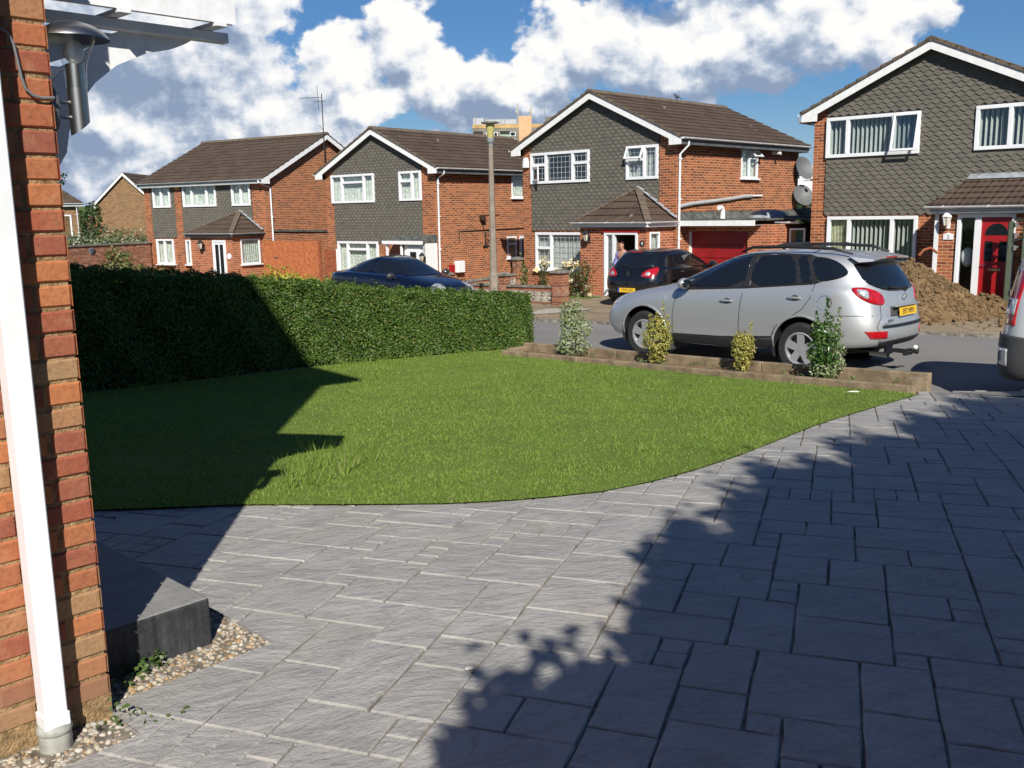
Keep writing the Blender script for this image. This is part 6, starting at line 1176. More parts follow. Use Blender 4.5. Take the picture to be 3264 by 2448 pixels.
# ---------------------------------------------------------------- hedge
mat('hedge_leaf', None, build=leaf_build([(0, (.035, .085, .013)), (.35, (.070, .145, .022)), (.7, (.115, .20, .032)), (.88, (.17, .25, .045)), (.96, (.24, .28, .07)), (1, (.22, .14, .06))], .5, .35))
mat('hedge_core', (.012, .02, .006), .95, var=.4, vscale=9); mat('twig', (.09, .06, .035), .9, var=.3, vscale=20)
def build_hedge():
    hd = thing('hedge', 'long clipped green hedge along the left side of the lawn', 'hedge', (HEDGE[-1][0], HEDGE[-1][1], zd(15.8)))
    off = np.array(hd.location); P = np.array(HEDGE); seg = np.linalg.norm(np.diff(P, axis=0), axis=1); cum = np.concatenate([[0], np.cumsum(seg)]); Lh = cum[-1]
    hs = lambda s: np.interp(s, [0, cum[1], cum[2], cum[3], Lh], [1.48, 1.42, 1.19, .98, .82]); th = .85
    def at(s):
        x = np.interp(s, cum, P[:, 0]); y = np.interp(s, cum, P[:, 1]); i = np.clip(np.searchsorted(cum, s) - 1, 0, len(seg) - 1); d = (P[i + 1] - P[i]) / seg[i][:, None]; return x, y, np.column_stack([-d[:, 1], d[:, 0]])
    def zg_(y): return np.interp(y, [-6, 4, 6, 9, 11, 13, 16], [0, 0, -.07, -.28, -.42, -.50, -.63])
    def lump(s, t): return .035 * np.sin(s * 3.1 + t * 2) + .03 * np.sin(s * 7.3 + t * 5.1) + .02 * np.sin(s * 13.7 - t * 9)
    Cs, Ns = [], []
    n = 88000; s = RNG.uniform(0, Lh, n); v = RNG.random(n) ** .9; x, y, nn = at(s); h = hs(s); dep = np.abs(RNG.normal(0, .045, n)) - .02
    o = lump(s, v * h) - dep; C = np.column_stack([x - nn[:, 0] * o, y - nn[:, 1] * o, zg_(y) + .03 + v * h]); Cs.append(C); Ns.append(np.column_stack([-nn[:, 0], -nn[:, 1], np.full(n, .25)]))
    n = 52000; s = RNG.uniform(0, Lh, n); w = RNG.uniform(0, th, n); x, y, nn = at(s); C = np.column_stack([x + nn[:, 0] * w, y + nn[:, 1] * w, zg_(y) + hs(s) + lump(s, w * 3) * 1.1 + .03 - np.abs(RNG.normal(0, .04, n)) + .0 - .06 * ((w / th - .5) * 2) ** 4]); Cs.append(C); Ns.append(np.tile((0, 0, 1.), (n, 1)))
    n = 9500; w = RNG.uniform(0, th, n); v = RNG.random(n); s = np.full(n, Lh - .001); x, y, nn = at(s); d = np.array([nn[0][1], -nn[0][0]]); o = RNG.normal(0, .03, n) + lump(w * 2, v); C = np.column_stack([x + nn[:, 0] * w + d[0] * o, y + nn[:, 1] * w + d[1] * o, zg_(y) + .03 + v * .88]); Cs.append(C); Ns.append(np.tile((d[0], d[1], .2), (n, 1)))
    m = 150; s = RNG.uniform(0, Lh, m); w = RNG.uniform(.02, th - .1, m); x, y, nn = at(s)      # upright new shoots
    for k in range(m):
        q = 7; hh = RNG.uniform(.05, .16); z = np.linspace(0, hh, q); C = np.column_stack([x[k] + nn[k, 0] * w[k] + RNG.normal(0, .006, q), y[k] + nn[k, 1] * w[k] + RNG.normal(0, .006, q), zg_(y[k]) + hs(s[k]) + z]); Cs.append(C); Ns.append(RNG.normal(0, 1, (q, 3)))
    C = np.concatenate(Cs) - off; N = np.concatenate(Ns); V, F = leaf_cloud(C, N, .036, .8, wid=.6); raw_mesh('foliage', V, F, 'hedge_leaf', hd)
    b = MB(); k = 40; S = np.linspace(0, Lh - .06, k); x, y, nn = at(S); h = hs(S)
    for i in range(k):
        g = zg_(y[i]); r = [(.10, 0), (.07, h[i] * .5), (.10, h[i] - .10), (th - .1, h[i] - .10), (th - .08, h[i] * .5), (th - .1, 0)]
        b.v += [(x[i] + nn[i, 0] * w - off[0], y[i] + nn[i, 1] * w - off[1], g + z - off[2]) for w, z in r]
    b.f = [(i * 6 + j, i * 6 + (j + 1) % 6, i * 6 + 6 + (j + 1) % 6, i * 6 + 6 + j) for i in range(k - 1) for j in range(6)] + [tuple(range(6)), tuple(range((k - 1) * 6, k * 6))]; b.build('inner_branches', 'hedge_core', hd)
build_hedge()

# ---------------------------------------------------------------- planter shrubs
mat('leaf_white', None, build=leaf_build([(0, (.10, .17, .05)), (.3, (.20, .27, .10)), (.55, (.34, .38, .21)), (.8, (.45, .47, .31)), (1, (.20, .27, .10))], .45, .2))
mat('leaf_gold', None, build=leaf_build([(0, (.16, .20, .03)), (.25, (.28, .28, .05)), (.55, (.43, .37, .08)), (.8, (.50, .44, .16)), (.93, (.22, .26, .05)), (1, (.55, .30, .05))], .45, .2))
mat('leaf_green', None, build=leaf_build([(0, (.025, .075, .015)), (.5, (.05, .12, .02)), (.85, (.085, .16, .03)), (1, (.20, .26, .10))], .3, .2))
def shrub(name, label, s, w, lobes, spires, m, size, seed, n, m2=None, split=None):
    rg = np.random.default_rng(seed); p = SP(s, w, 0); z0 = zd(p[1]) + .05; t = thing(name, label, 'shrub', (p[0], p[1], z0), 0, 'variegated shrubs in the sleeper bed'); Cs, Ns = [], []; ins = 0
    tot = sum(a[3] * a[4] for a in lobes)
    for (cx, cy, cz, rx, rz) in lobes:
        k = int(n * rx * rz / tot); d = rg.normal(0, 1, (k, 3)); d /= np.linalg.norm(d, axis=1)[:, None]; r = rg.uniform(.55, 1.04, k)[:, None] ** .6 * (1 + .10 * np.sin(d[:, :1] * 9 + d[:, 2:] * 7)); Cs.append(np.array([cx, cy, cz]) + d * r * np.array([rx, rx * .9, rz])); Ns.append(d + np.array([0, 0, .5]))
    for (cx, cy, z0_, z1_) in spires:
        k = int((z1_ - z0_) * 170); u_ = rg.random(k); Cs.append(np.column_stack([cx + rg.normal(0, .018, k) * (1.3 - u_), cy + rg.normal(0, .018, k) * (1.3 - u_), z0_ + (z1_ - z0_) * u_])); Ns.append(np.column_stack([rg.normal(0, 1, k), rg.normal(0, 1, k), np.full(k, .9)]))
    C = np.concatenate(Cs); N = np.concatenate(Ns)
    if m2:
        sel = split(C, rg)
        V, F = leaf_cloud(C[sel], N[sel], size * 1.25, .6); raw_mesh('foliage', V, F, m2, t)['label'] = 'plain dark green reverted leaves'; C, N = C[~sel], N[~sel]
    V, F = leaf_cloud(C, N, size, .6); raw_mesh('foliage', V, F, m, t)
    b = MB()
    for k in range(5): a = 1.256 * k; b.tube([(.02 * math.cos(a), .02 * math.sin(a), -.05), (.05 * math.cos(a), .05 * math.sin(a), .18), (.10 * math.cos(a), .09 * math.sin(a), .38)], [.008, .006, .003], 5)
    b.build('stem', 'twig', t)
shrub('variegated_shrub', 'pale cream-edged shrub nearest the end of the hedge, widest base', 5.14, .27, [(-.02, 0, .17, .25, .16), (-.06, 0, .38, .17, .16), (.10, 0, .42, .16, .15), (-.06, 0, .58, .17, .15), (-.04, 0, .72, .17, .10)], [(-.16, 0, .70, .86), (.05, 0, .72, .95), (.12, 0, .5, .66)], 'leaf_white', .036, 21, 3300)
shrub('variegated_shrub', 'golden yellow shrub in front of the SUV front wheel', 3.60, .27, [(0, 0, .16, .13, .16), (0, 0, .34, .21, .18), (.02, 0, .50, .18, .14)], [(.08, 0, .55, .86), (-.10, 0, .5, .68), (-.02, 0, .55, .70), (.14, 0, .5, .66)], 'leaf_gold', .036, 22, 2500)
shrub('variegated_shrub', 'small golden shrub between the SUV wheels', 2.24, .27, [(0, 0, .14, .12, .14), (0, 0, .30, .15, .16), (0, 0, .40, .14, .11)], [(.09, 0, .42, .62), (-.08, 0, .42, .54)], 'leaf_gold', .034, 23, 1700)
shrub('variegated_shrub', 'tall shrub of dark green and cream leaves before the SUV rear wheel', 1.12, .27, [(0, 0, .15, .17, .15), (0, 0, .34, .21, .18), (0, 0, .53, .19, .15), (.03, 0, .20, .20, .14)], [(.0, 0, .6, .97), (-.12, 0, .55, .80), (.14, 0, .5, .84), (.06, 0, .6, .74)], 'leaf_white', .040, 24, 2300, 'leaf_green', lambda C, rg: (C[:, 2] > .2) & (C[:, 0] + rg.normal(0, .05, len(C)) < .09))

# ---------------------------------------------------------------- trees and bushes round about
def crown_tree(name, label, loc, h, r, m, n, size, seed, trunk=.12, group=None, cz=.62, rz=.40, cat='tree'):
    rg = np.random.default_rng(seed); t = thing(name, label, cat, loc, 0, group); Cs, Ns = [], []
    for k in range(14):
        a = rg.uniform(0, 6.28); q = rg.uniform(.2, .75) * r; c = np.array([q * math.cos(a), q * math.sin(a), h * (cz + rg.uniform(-rz * .7, rz * .7))]); rr = r * rg.uniform(.3, .5); kk = n // 14; d = rg.normal(0, 1, (kk, 3)); d /= np.linalg.norm(d, axis=1)[:, None]; Cs.append(c + d * (rg.uniform(.5, 1.05, kk)[:, None]) * rr); Ns.append(d + np.array([0, 0, .4]))
    V, F = leaf_cloud(np.concatenate(Cs), np.concatenate(Ns), size, .7, wid=.65); raw_mesh('crown', V, F, m, t)
    b = MB(); b.tube([(0, 0, -.2), (.02 * h, 0, h * .3), (0, .02 * h, h * .6), (.01 * h, 0, h * .8)], [trunk, trunk * .8, trunk * .5, trunk * .2], 8)
    for k in range(6): a = k * 1.05; b.tube([(0, 0, h * (.3 + .05 * k)), (r * .35 * math.cos(a), r * .35 * math.sin(a), h * (.5 + .05 * k)), (r * .65 * math.cos(a), r * .65 * math.sin(a), h * (.6 + .05 * k))], [trunk * .45, trunk * .28, trunk * .08], 5)
    b.build('trunk', 'twig', t); return t
mat('tree_leaf', None, build=leaf_build([(0, (.022, .045, .012)), (.5, (.045, .085, .02)), (1, (.085, .12, .035))], .5, .25)); mat('dark_leaf', None, build=leaf_build([(0, (.012, .03, .01)), (.6, (.028, .06, .018)), (1, (.05, .085, .03))], .5, .2)); mat('bush_flower', None, build=leaf_build([(0, (.06, .10, .03)), (.5, (.12, .17, .055)), (.75, (.22, .25, .12)), (.9, (.42, .43, .33)), (1, (.55, .55, .46))], .5, .25)); mat('bush_gold', None, build=leaf_build([(0, (.20, .22, .02)), (.5, (.42, .38, .04)), (1, (.58, .50, .10))], .5, .25)); mat('bush_olive', None, build=leaf_build([(0, (.07, .10, .03)), (.6, (.14, .17, .05)), (1, (.26, .25, .10))], .5, .25))
def bush(name, label, loc, rx, ry, rz, m, n, size, seed, rot=0, dome=True, cat='bush', stems=True):
    rg = np.random.default_rng(seed); t = thing(name, label, cat, loc, rot); d = rg.normal(0, 1, (n, 3)); d /= np.linalg.norm(d, axis=1)[:, None]
    if dome: d[:, 2] = np.abs(d[:, 2])
    r = rg.uniform(.7, 1.05, n)[:, None] * (1 + .13 * np.sin(d[:, :1] * 8 + seed) * np.sin(d[:, 1:2] * 7) + .08 * np.sin(d[:, 2:] * 13)); V, F = leaf_cloud(d * r * np.array([rx, ry, rz]), d + np.array([0, 0, .3]), size, .7, wid=.7); raw_mesh('foliage', V, F, m, t)
    if stems:
        b = MB()
        for k in range(4): a = k * 1.57 + seed; b.tube([(0, 0, -.1), (rx * .4 * math.cos(a), ry * .4 * math.sin(a), rz * .5), (rx * .7 * math.cos(a), ry * .7 * math.sin(a), rz * .75)], [.03, .02, .008], 5)
        b.build('stem', 'twig', t)
    return t
bush('golden_bush', 'low golden yellow bush behind the hedge, left of two', (-7.6, 31.3, -1.1), 1.5, .9, 1.02, 'bush_gold', 2600, .10, 31); bush('golden_bush', 'low golden yellow bush behind the hedge, right of two', (-5.3, 31.0, -1.1), 1.35, .9, .86, 'bush_gold', 2600, .10, 32)
bush('flowering_climber', 'pale flowering climber tumbling over the old brick garden wall', (-18.5, 44.8, -.6), 3.9, 1.4, 1.75, 'bush_flower', 8500, .12, 33, rot=R_(25)); bush('wall_creeper', 'green creeper hanging down the middle of the old garden wall', (-17.1, 41.6, -.5), .9, .28, .95, 'bush_olive', 900, .13, 34, dome=False); bush('garden_shrub', 'loose olive green shrub at the foot of the old garden wall', (-15.6, 39.0, -1.4), 2.5, .9, 1.25, 'bush_olive', 2600, .13, 35, rot=R_(20))
crown_tree('conifer', 'narrow dark evergreen against the side of the left brick house', (-16.6, 47.0, -1.5), 4.6, .8, 'dark_leaf', 2200, .16, 36, cz=.55, rz=.55); crown_tree('garden_tree', 'rounded green tree between the two far brown houses', (-31.0, 72, -2), 4.9, 1.3, 'tree_leaf', 1500, .24, 37); crown_tree('garden_tree', 'small spreading tree top just past the brick corner', (-34.7, 75, -2), 7.6, .8, 'dark_leaf', 160, .24, 38, cz=.85, rz=.2)
crown_tree('far_tree', 'distant dark tree seen in the gap beside the satellite dishes', (31.5, 90, -1.5), 9.6, 3.5, 'dark_leaf', 2400, .40, 39, .2)
# far belt of trees closing the horizon
rg = np.random.default_rng(77); Cs = []
for k in range(520): a = rg.uniform(-.9, .9); D = rg.uniform(150, 260); h = rg.uniform(2.5, 6.0); c = np.array([D * math.sin(a), D * math.cos(a), -1.5]); d = rg.normal(0, 1, (60, 3)); d /= np.linalg.norm(d, axis=1)[:, None]; d[:, 2] = np.abs(d[:, 2]); Cs.append(c + d * np.array([6, 6, h]))
C = np.concatenate(Cs); V, F = leaf_cloud(C, np.tile((0, -.5, .7), (len(C), 1)), 2.2, .8, wid=.8); tag(raw_mesh('far_wood', V, F, 'tree_leaf'), kind='stuff', label='far belt of trees along the horizon', cat='woodland')
# roses by the porch
mat('petal_cream', None, build=leaf_build([(0, (.72, .66, .40)), (.5, (.80, .76, .60)), (1, (.78, .60, .25))], .6, .3)); mat('rose_leaf', None, build=leaf_build([(0, (.03, .06, .015)), (.6, (.07, .12, .03)), (1, (.14, .10, .04))], .5, .2))
def rose(label, loc, h, r, flowers, seed):
    rg = np.random.default_rng(seed); t = thing('rose_bush', label, 'rose bush', loc, 0, 'cream roses before the porch'); n = int(1500 * r); C = np.column_stack([rg.normal(0, r * .5, n), rg.normal(0, r * .5, n), h * rg.beta(2, 1.6, n)]); V, F = leaf_cloud(C, rg.normal(0, 1, (n, 3)) + np.array([0, 0, .6]), .07, .6, wid=.7); raw_mesh('foliage', V, F, 'rose_leaf', t); b = MB()
    for k in range(6): a = k * 1.05; b.tube([(0, 0, -.05), (r * .3 * math.cos(a), r * .3 * math.sin(a), h * .5), (r * .6 * math.cos(a), r * .6 * math.sin(a), h * .9)], [.014, .01, .005], 5)
    b.build('stem', 'twig', t)
    for (x, y, z, s) in flowers: C = np.array([x, y, z]) + rg.normal(0, s * .32, (26, 3)); V, F = leaf_cloud(C, C - np.array([x, y, z - .02]), s * .75, .3, wid=.9); raw_mesh('bloom', V, F, 'petal_cream', t)
rose('bushy cream rose in bloom left of the porch door', h4.W(-2.35, -2.05, -.95), 1.0, .42, [(-.32, -.1, .82, .16), (-.12, 0, 1.02, .15), (.02, 0, 1.04, .15), (.2, 0, 1.02, .14), (-.15, -.2, .62, .13), (.0, -.2, .55, .13), (-.38, -.1, .45, .12), (-.25, -.25, .40, .14), (-.1, -.2, .72, .12)], 51); rose('thin rose close to the white door frame', h4.W(-1.72, -2.1, -.95), 1.15, .25, [(.05, -.1, .35, .10), (.12, -.1, .15, .1)], 52); rose('single pale rose under the leaded front window', h4.W(-4.6, -.75, -1.0), 1.0, .16, [(0, 0, 1.0, .22)], 53)
# small patch of grass before the porch
C = MB(); C.add([h4.W(-2.95, -1.75, -.86), h4.W(-1.35, -1.75, -.86), h4.W(-1.35, -2.35, -.87), h4.W(-2.95, -2.5, -.87)], [(0, 3, 2, 1)]); tag(C.build('grass_patch', 'turf'), kind='structure')
# tree behind the viewer, whose shade falls on the drive
def shade_tree():
    rg = np.random.default_rng(5); t = thing('garden_tree', 'leafy tree behind the viewer that shades the drive', 'tree', (5.2, -2.2, 0)); prof = [(.05, 2.6), (.3, 2.95), (.6, 3.2), (.9, 3.5), (1.05, 3.75), (1.2, 4.0), (1.5, 4.3), (1.95, 4.9), (2.7, 5.35), (3.9, 6.15), (5.4, 7.2), (6.5, 7.8), (8.5, 8.4), (11, 8.0), (13, 6.5)]; X = [p[0] for p in prof]; Zp = [p[1] for p in prof]
    n = 30000; x = rg.uniform(.1, 13, n); e = np.abs(rg.normal(0, .26, n)) * (.25 + .75 * np.clip((x - .5) / 1.2, 0, 1)); top = np.interp(x, X, Zp) + .12 * np.sin(x * 6.1) + .10 * np.sin(x * 14.3) * np.clip(x - .4, 0, 1); C = np.column_stack([x - 5.2, rg.normal(-1.6, .25, n) + 2.2, top - .04 - e + .07 * rg.normal(0, 1, n) * np.clip(x - .5, 0, 1)]); V, F = leaf_cloud(C, rg.normal(0, 1, (n, 3)), .11, .8, wid=.75); raw_mesh('crown', V, F, 'dark_leaf', t)
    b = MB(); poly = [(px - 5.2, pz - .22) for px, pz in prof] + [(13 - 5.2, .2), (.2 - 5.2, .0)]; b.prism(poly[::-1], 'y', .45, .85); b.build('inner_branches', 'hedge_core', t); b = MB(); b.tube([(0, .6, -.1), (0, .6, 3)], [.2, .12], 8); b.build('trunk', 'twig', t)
shade_tree()

# ---------------------------------------------------------------- street lamp
lp = thing('street_lamp', 'tapered concrete street lamp with yellowed lantern behind the hedge', 'street lamp', (-.40, 23.5, -.92)); lp.rotation_euler = (0, R_(-.25), .2)
b = MB(); b.lathe([(.115, -.2), (.112, 1.05), (.108, 1.08), (.093, 1.10), (.055, 4.12), (0, 4.12)], 8, (0, 0, 0)); b.build('column', 'concrete_post', lp)
b = MB(); b.box(-.045, .045, -.117, -.10, .45, .95); b.build('access_door', 'concrete_post', lp)
mat('lantern_yellow', (.52, .46, .17), .35, var=.12, vscale=5, trans=.15); mat('lantern_grey', (.28, .29, .26), .7, var=.3, vscale=9)
b = MB(); b.lathe([(.05, 4.12), (.05, 4.19), (.075, 4.19), (.085, 4.25), (.085, 4.30), (0, 4.30)], 14, (0, 0, 0)); b.build('lantern_base', 'flash_lead', lp, smooth='auto'); b = MB(); b.lathe([(.075, 4.30), (.09, 4.42), (.105, 4.56), (.105, 4.62), (0, 4.62)], 18, (0, 0, 0)); b.build('lantern_bowl', 'lantern_yellow', lp, smooth='auto'); b = MB(); b.lathe([(.10, 4.62), (.215, 4.635), (.225, 4.655), (.15, 4.68), (0, 4.69)], 20, (0, 0, 0)); b.build('lantern_cap', 'lantern_grey', lp, smooth='auto')

# ---------------------------------------------------------------- low garden walls with pierced blocks
def pier(p, h, w, label, g, rz):
    t = thing('gate_pier', label, 'pier', (p[0], p[1], g), rz, 'small brick piers with stone caps'); b = MB(); b.box(-w / 2, w / 2, -w / 2, w / 2, -.2, h); b.build('shaft', 'brick_old', t); c = MB(); k = w / 2 + .05; c.add([(-k, -k, h), (k, -k, h), (k, k, h), (-k, k, h), (-k, -k, h + .05), (k, -k, h + .05), (k, k, h + .05), (-k, k, h + .05), (0, 0, h + .12)], [(3, 2, 1, 0), (0, 1, 5, 4), (1, 2, 6, 5), (2, 3, 7, 6), (3, 0, 4, 7), (4, 5, 8), (5, 6, 8), (6, 7, 8), (7, 4, 8)]); c.build('cap', 'coping', t)
def block_wall(label, a, b_, ga, gb_, low, nblk_h=.29, cop=.06, course=.09):
    a, b_ = Vector(a), Vector(b_); L = (b_ - a).length; rz = math.atan2(b_.y - a.y, b_.x - a.x); t = thing('screen_wall', label, 'garden wall', (a.x, a.y, ga), rz, 'low walls of pierced screen blocks'); sl = (gb_ - ga) / L; w = MB()
    sh = lambda mb: setattr(mb, 'v', [(x, y, z + sl * x) for x, y, z in mb.v])
    w.box(0, L, -.05, .05, -.2, low); sh(w); w.build('base_course', 'brick_old', t); n = max(1, round(L / nblk_h)); s = L / n; z0 = low
    g = MB()
    for k in range(n):
        x0, x1 = k * s, (k + 1) * s; z1 = z0 + nblk_h; cx, cz = (x0 + x1) / 2, (z0 + z1) / 2; f = .022
        g.box(x0 + .003, x1 - .003, -.045, .045, z0, z0 + f); g.box(x0 + .003, x1 - .003, -.045, .045, z1 - f, z1); g.box(x0 + .003, x0 + f, -.044, .044, z0 + f, z1 - f); g.box(x1 - f, x1 - .003, -.044, .044, z0 + f, z1 - f)
        for (px, pz, qx, qz, bx, bz) in ((x0 + f, z0 + f, x1 - f, z1 - f, 1, -1), (x0 + f, z1 - f, x1 - f, z0 + f, 1, 1)):
            for sgn in (1, -1):
                m = (cx + sgn * bx * s * .13, cz + sgn * bz * s * .13); g.bar((px, 0, pz), (m[0], 0, m[1]), .085, .028); g.bar((m[0], 0, m[1]), (qx, 0, qz), .085, .028)
    sh(g); g.build('pierced_blocks', 'block_pale', t); c = MB(); z1 = z0 + nblk_h; c.box(0, L, -.05, .05, z1 + .001, z1 + course); sh(c); c.build('top_course', 'brick_old', t); c = MB(); nn = max(2, int(L / .45))
    for k in range(nn): c.box(L * k / nn, L * (k + 1) / nn - .008, -.085, .085, z1 + course + .001, z1 + course + cop)
    sh(c); c.build('coping', 'coping', t)
fd = Vector((math.cos(R_(135.5)), math.sin(R_(135.5)))); sd_ = Vector((fd.y, -fd.x))
A0 = Vector((1.36, 26.1)); A1 = A0 + fd * 2.0; A2 = A0 + fd * 2.28; A3 = A0 + fd * 4.4
block_wall('low pierced block wall left of the capped end pier, before the leaded window', tuple(A0 + fd * .2), tuple(A1), -.92, -.95, .10); pier(tuple(A0), .90, .33, 'broad brick pier with weathered cap at the end of the front wall', -.92, R_(135.5)); pier(tuple(A0 + fd * 2.14), .78, .24, 'slim brick pier right of the street lamp', -.95, R_(135.5)); block_wall('low pierced block wall between the street lamp and the blue saloon', tuple(A2), tuple(A3), -.95, -1.0, .10)
B0 = Vector((.15, 32.0)); B1 = B0 - sd_ * 2.9
block_wall('pierced block wall rising towards the corner of the house with the red garage', tuple(B1), tuple(B0), -1.25, -1.12, .30); pier(tuple(B0 + sd_ * .15), 1.18, .24, 'brick pier at the house corner with a plant on it', -1.12, R_(44.5)); pier(tuple(B1 - sd_ * .15), 1.0, .26, 'brick pier near the white meter box', -1.25, R_(44.5))
mat('pot_red', (.55, .07, .05), .5, var=.2); b = MB(); b.ell((0, 0, .1), (.13, .10, .13), 14, 10); t = b.build('red_ball', 'pot_red', smooth=True); t.location = (-1.75, 28.3, -.62); tag(t, 'red and white round ornament by the front of the blue saloon', 'ornament'); bush('garden_shrub', 'small dark shrub behind the red ornament', (-1.55, 28.8, -1.0), .45, .4, .7, 'dark_leaf', 500, .09, 61); bush('wall_plant', 'climbing plant on the corner of the house with the red garage', (.35, 32.2, -1.1), .28, .28, 1.35, 'bush_olive', 500, .09, 62)
b = MB(); b.add([(-.55, 21.95, -.80), (.9, 22.5, -.78), (1.4, 23.3, -.80), (.2, 23.6, -.82)], [(0, 1, 2, 3)]); b.v = [(x + .75, y + 1.3, zr(x + .75, y + 1.3) + .045) for x, y, z in b.v]; tag(b.build('paving_slab', 'block_pale'), kind='structure')

# ---------------------------------------------------------------- fence and walls beside the left house
fn = thing('wooden_fence', 'orange stained close-boarded fence beside the left house', 'fence', h10.W(.30, -.5, h10.g), h10.rz); n = 28; b = MB(); random.seed(4)
for k in range(n): x = 3.0 * k / n; b.box(x, x + 3.0 / n - .004, random.uniform(-.012, 0), .02, .05, 2.06 + random.uniform(-.006, .006))
b.build('boards', 'fence_orange', fn); b = MB(); b.box(3.0, 3.1, -.03, .07, -.1, 2.12); b.build('post', 'fence_dark', fn); b = MB()
for z in (.3, 1.0, 1.75): b.box(0, 3.0, .021, .07, z, z + .08)
b.build('rail', 'fence_dark', fn); b = MB(); b.box(.6, .68, -.03, -.012, 1.35, 1.42); b.box(.74, .80, -.03, -.012, 1.36, 1.42); b.build('latch', 'steel', fn)
gt = thing('side_gate', 'dark red-brown side gate between the left house and the next', 'gate', h10.W(3.42, -.3, h10.g), h10.rz); b = MB()
for k in range(10): b.box(.0, .62, 0, .03, .1 + .16 * k, .1 + .16 * k + .152)
b.build('boards', 'fence_dark', gt); b = MB(); b.box(.64, .70, -.02, .06, 0, 1.75); b.build('post', 'white_paint', gt)
lw = thing('low_wall', 'low brick wall with stone coping under the left porch', 'garden wall', h10.W(-2.6, -2.6, h10.g), h10.rz); b = MB(); b.box(0, 3.2, -.1, .1, -.2, .62); b.build('wall', 'brick_old', lw); b = MB(); b.box(-.05, 3.25, -.16, .16, .62, .72); b.build('coping', 'coping', lw)
gw_a, gw_b = Vector(h10.W(-7.45, -.2, 0)[:2]), Vector((-19.4, 37.2)); L = (gw_b - gw_a).length; gwl = thing('old_garden_wall', 'tall old brick garden wall with hanging planters at far left', 'garden wall', (gw_a.x, gw_a.y, -1.5), math.atan2(gw_b.y - gw_a.y, gw_b.x - gw_a.x)); b = MB(); b.box(0, L, 0, .22, -.2, 2.02); b.build('wall', 'brick_old', gwl); b = MB(); b.box(-.02, L, -.05, .27, 2.02, 2.09); b.build('coping', 'coping', gwl)
mat('pot_green', (.05, .11, .06), .5, var=.3); mat('pot_blue', (.12, .16, .22), .5, var=.3); u_ = (gw_b - gw_a).normalized(); nv = Vector((-u_.y, u_.x)); nv = nv if nv.y < 0 or nv.x > 0 and nv.dot(Vector((0, -1))) > 0 else -nv
for (s, z, m, lab) in ((1.6, .05, 'pot_green', 'green ceramic half pot on the old wall, nearest the house'), (3.48, .27, 'pot_blue', 'blue grey ceramic half pot high on the old wall'), (5.16, .08, 'pot_green', 'green half pot at the far left end of the old wall')):
    t = thing('wall_planter', lab, 'planter', (*(gw_a + u_ * s + nv * .02), z), math.atan2(nv.x, -nv.y), 'planters hung on the old wall'); b = MB(); b.lathe([(.0, -.16), (.11, -.14), (.17, -.02), (.19, .10), (.21, .12), (.19, .14), (0, .12)], 16, (0, -.1, 0)); b.build('pot', m, t, smooth='auto'); C = RNG.normal(0, .08, (60, 3)) + np.array([0, -.1, .2]); V, F = leaf_cloud(C, RNG.normal(0, 1, (60, 3)), .07); raw_mesh('plant', V, F, 'bush_olive', t)

# ---------------------------------------------------------------- two brown houses farther left, the tower block
def far_house(label, C, rz, g, w, dpt, eh, sl, ridge_along, wins, gutter=True, brick='brick_brown', hip=False):
    h = House('brick_house', label, C, rz, g, 'brown houses far to the left'); o = h.o; b = MB(); wall_grid(b, 0, w, -.5, eh, [], 0); b.quad((w, 0, -.5), (w, dpt, -.5), (w, dpt, eh), (w, 0, eh)); b.quad((0, dpt, -.5), (0, 0, -.5), (0, 0, eh), (0, dpt, eh)); b.quad((w, dpt, -.5), (0, dpt, -.5), (0, dpt, eh), (w, dpt, eh))
    if ridge_along == 'y':
        ap = eh + w / 2 * sl; b.add([(0, 0, eh), (w, 0, eh), (w / 2, 0, ap)], [(0, 1, 2)]); r = MB(); roof_plane(r, (w + .3, -.25, eh - .1), (w + .3, dpt, eh - .1), (w / 2, -.25, ap + .06), (w / 2, dpt, ap + .06), 10); roof_plane(r, (-.3, dpt, eh - .1), (-.3, -.25, eh - .1), (w / 2, dpt, ap + .06), (w / 2, -.25, ap + .06), 10); r.build('roof', 'roof_y', o)
        for sx, e in ((1, w + .3), (-1, -.3)): bb = MB(); bb.prism([(e, eh - .1), (w / 2, ap + .04), (w / 2, ap - .2), (e - sx * .4, eh - .32 + .4 * sl), (e - sx * .4, eh - .3), (e, eh - .3)][::sx], 'y', -.25, -.22); bb.build('bargeboard', 'white_paint', o)
    else:
        ap = eh + dpt / 2 * sl; r = MB(); i = dpt / 2 if hip else 0
        roof_plane(r, (-.3, -.3, eh - .1), (w + .3, -.3, eh - .1), (i - .3, dpt / 2, ap), (w + .3 - i, dpt / 2, ap), 10); roof_plane(r, (w + .3, -.3, eh - .1), (w + .3, dpt + .3, eh - .1), (w + .3 - i, dpt / 2, ap), (w + .3 - i, dpt / 2, ap), 10); roof_plane(r, (w + .3, dpt + .3, eh - .1), (-.3, dpt + .3, eh - .1), (w + .3 - i, dpt / 2, ap), (i - .3, dpt / 2, ap), 10); r.build('roof', 'roof_x', o); gutter_run(o, (-.3, -.36, eh - .1), (w + .3, -.36, eh - .1)); f = MB(); f.box(-.3, w + .3, -.3, -.27, eh - .3, eh - .1); f.build('fascia', 'grey_gutter', o); downpipe(o, [(w - .1, -.3, eh - .2), (w - .1, -.1, eh - .5), (w - .1, -.06, 0)])
    b.build('wall', brick, o)
    for (a, c, z0, z1, bars) in wins: window(o, (a, c, z0, z1), -.01, bars=bars, fw=.09, inside='net', proud=.06, sill=True, depth=.12)
    return h
fa = far_house('brown brick house with pale gutter just past the brick corner', (-35.2, 56.8), 27, -2.0, 9.2, 7.5, 4.75, .75, 'x', [(6.75, 8.75, 2.55, 3.95, (7.4, 8.1))], hip=True)
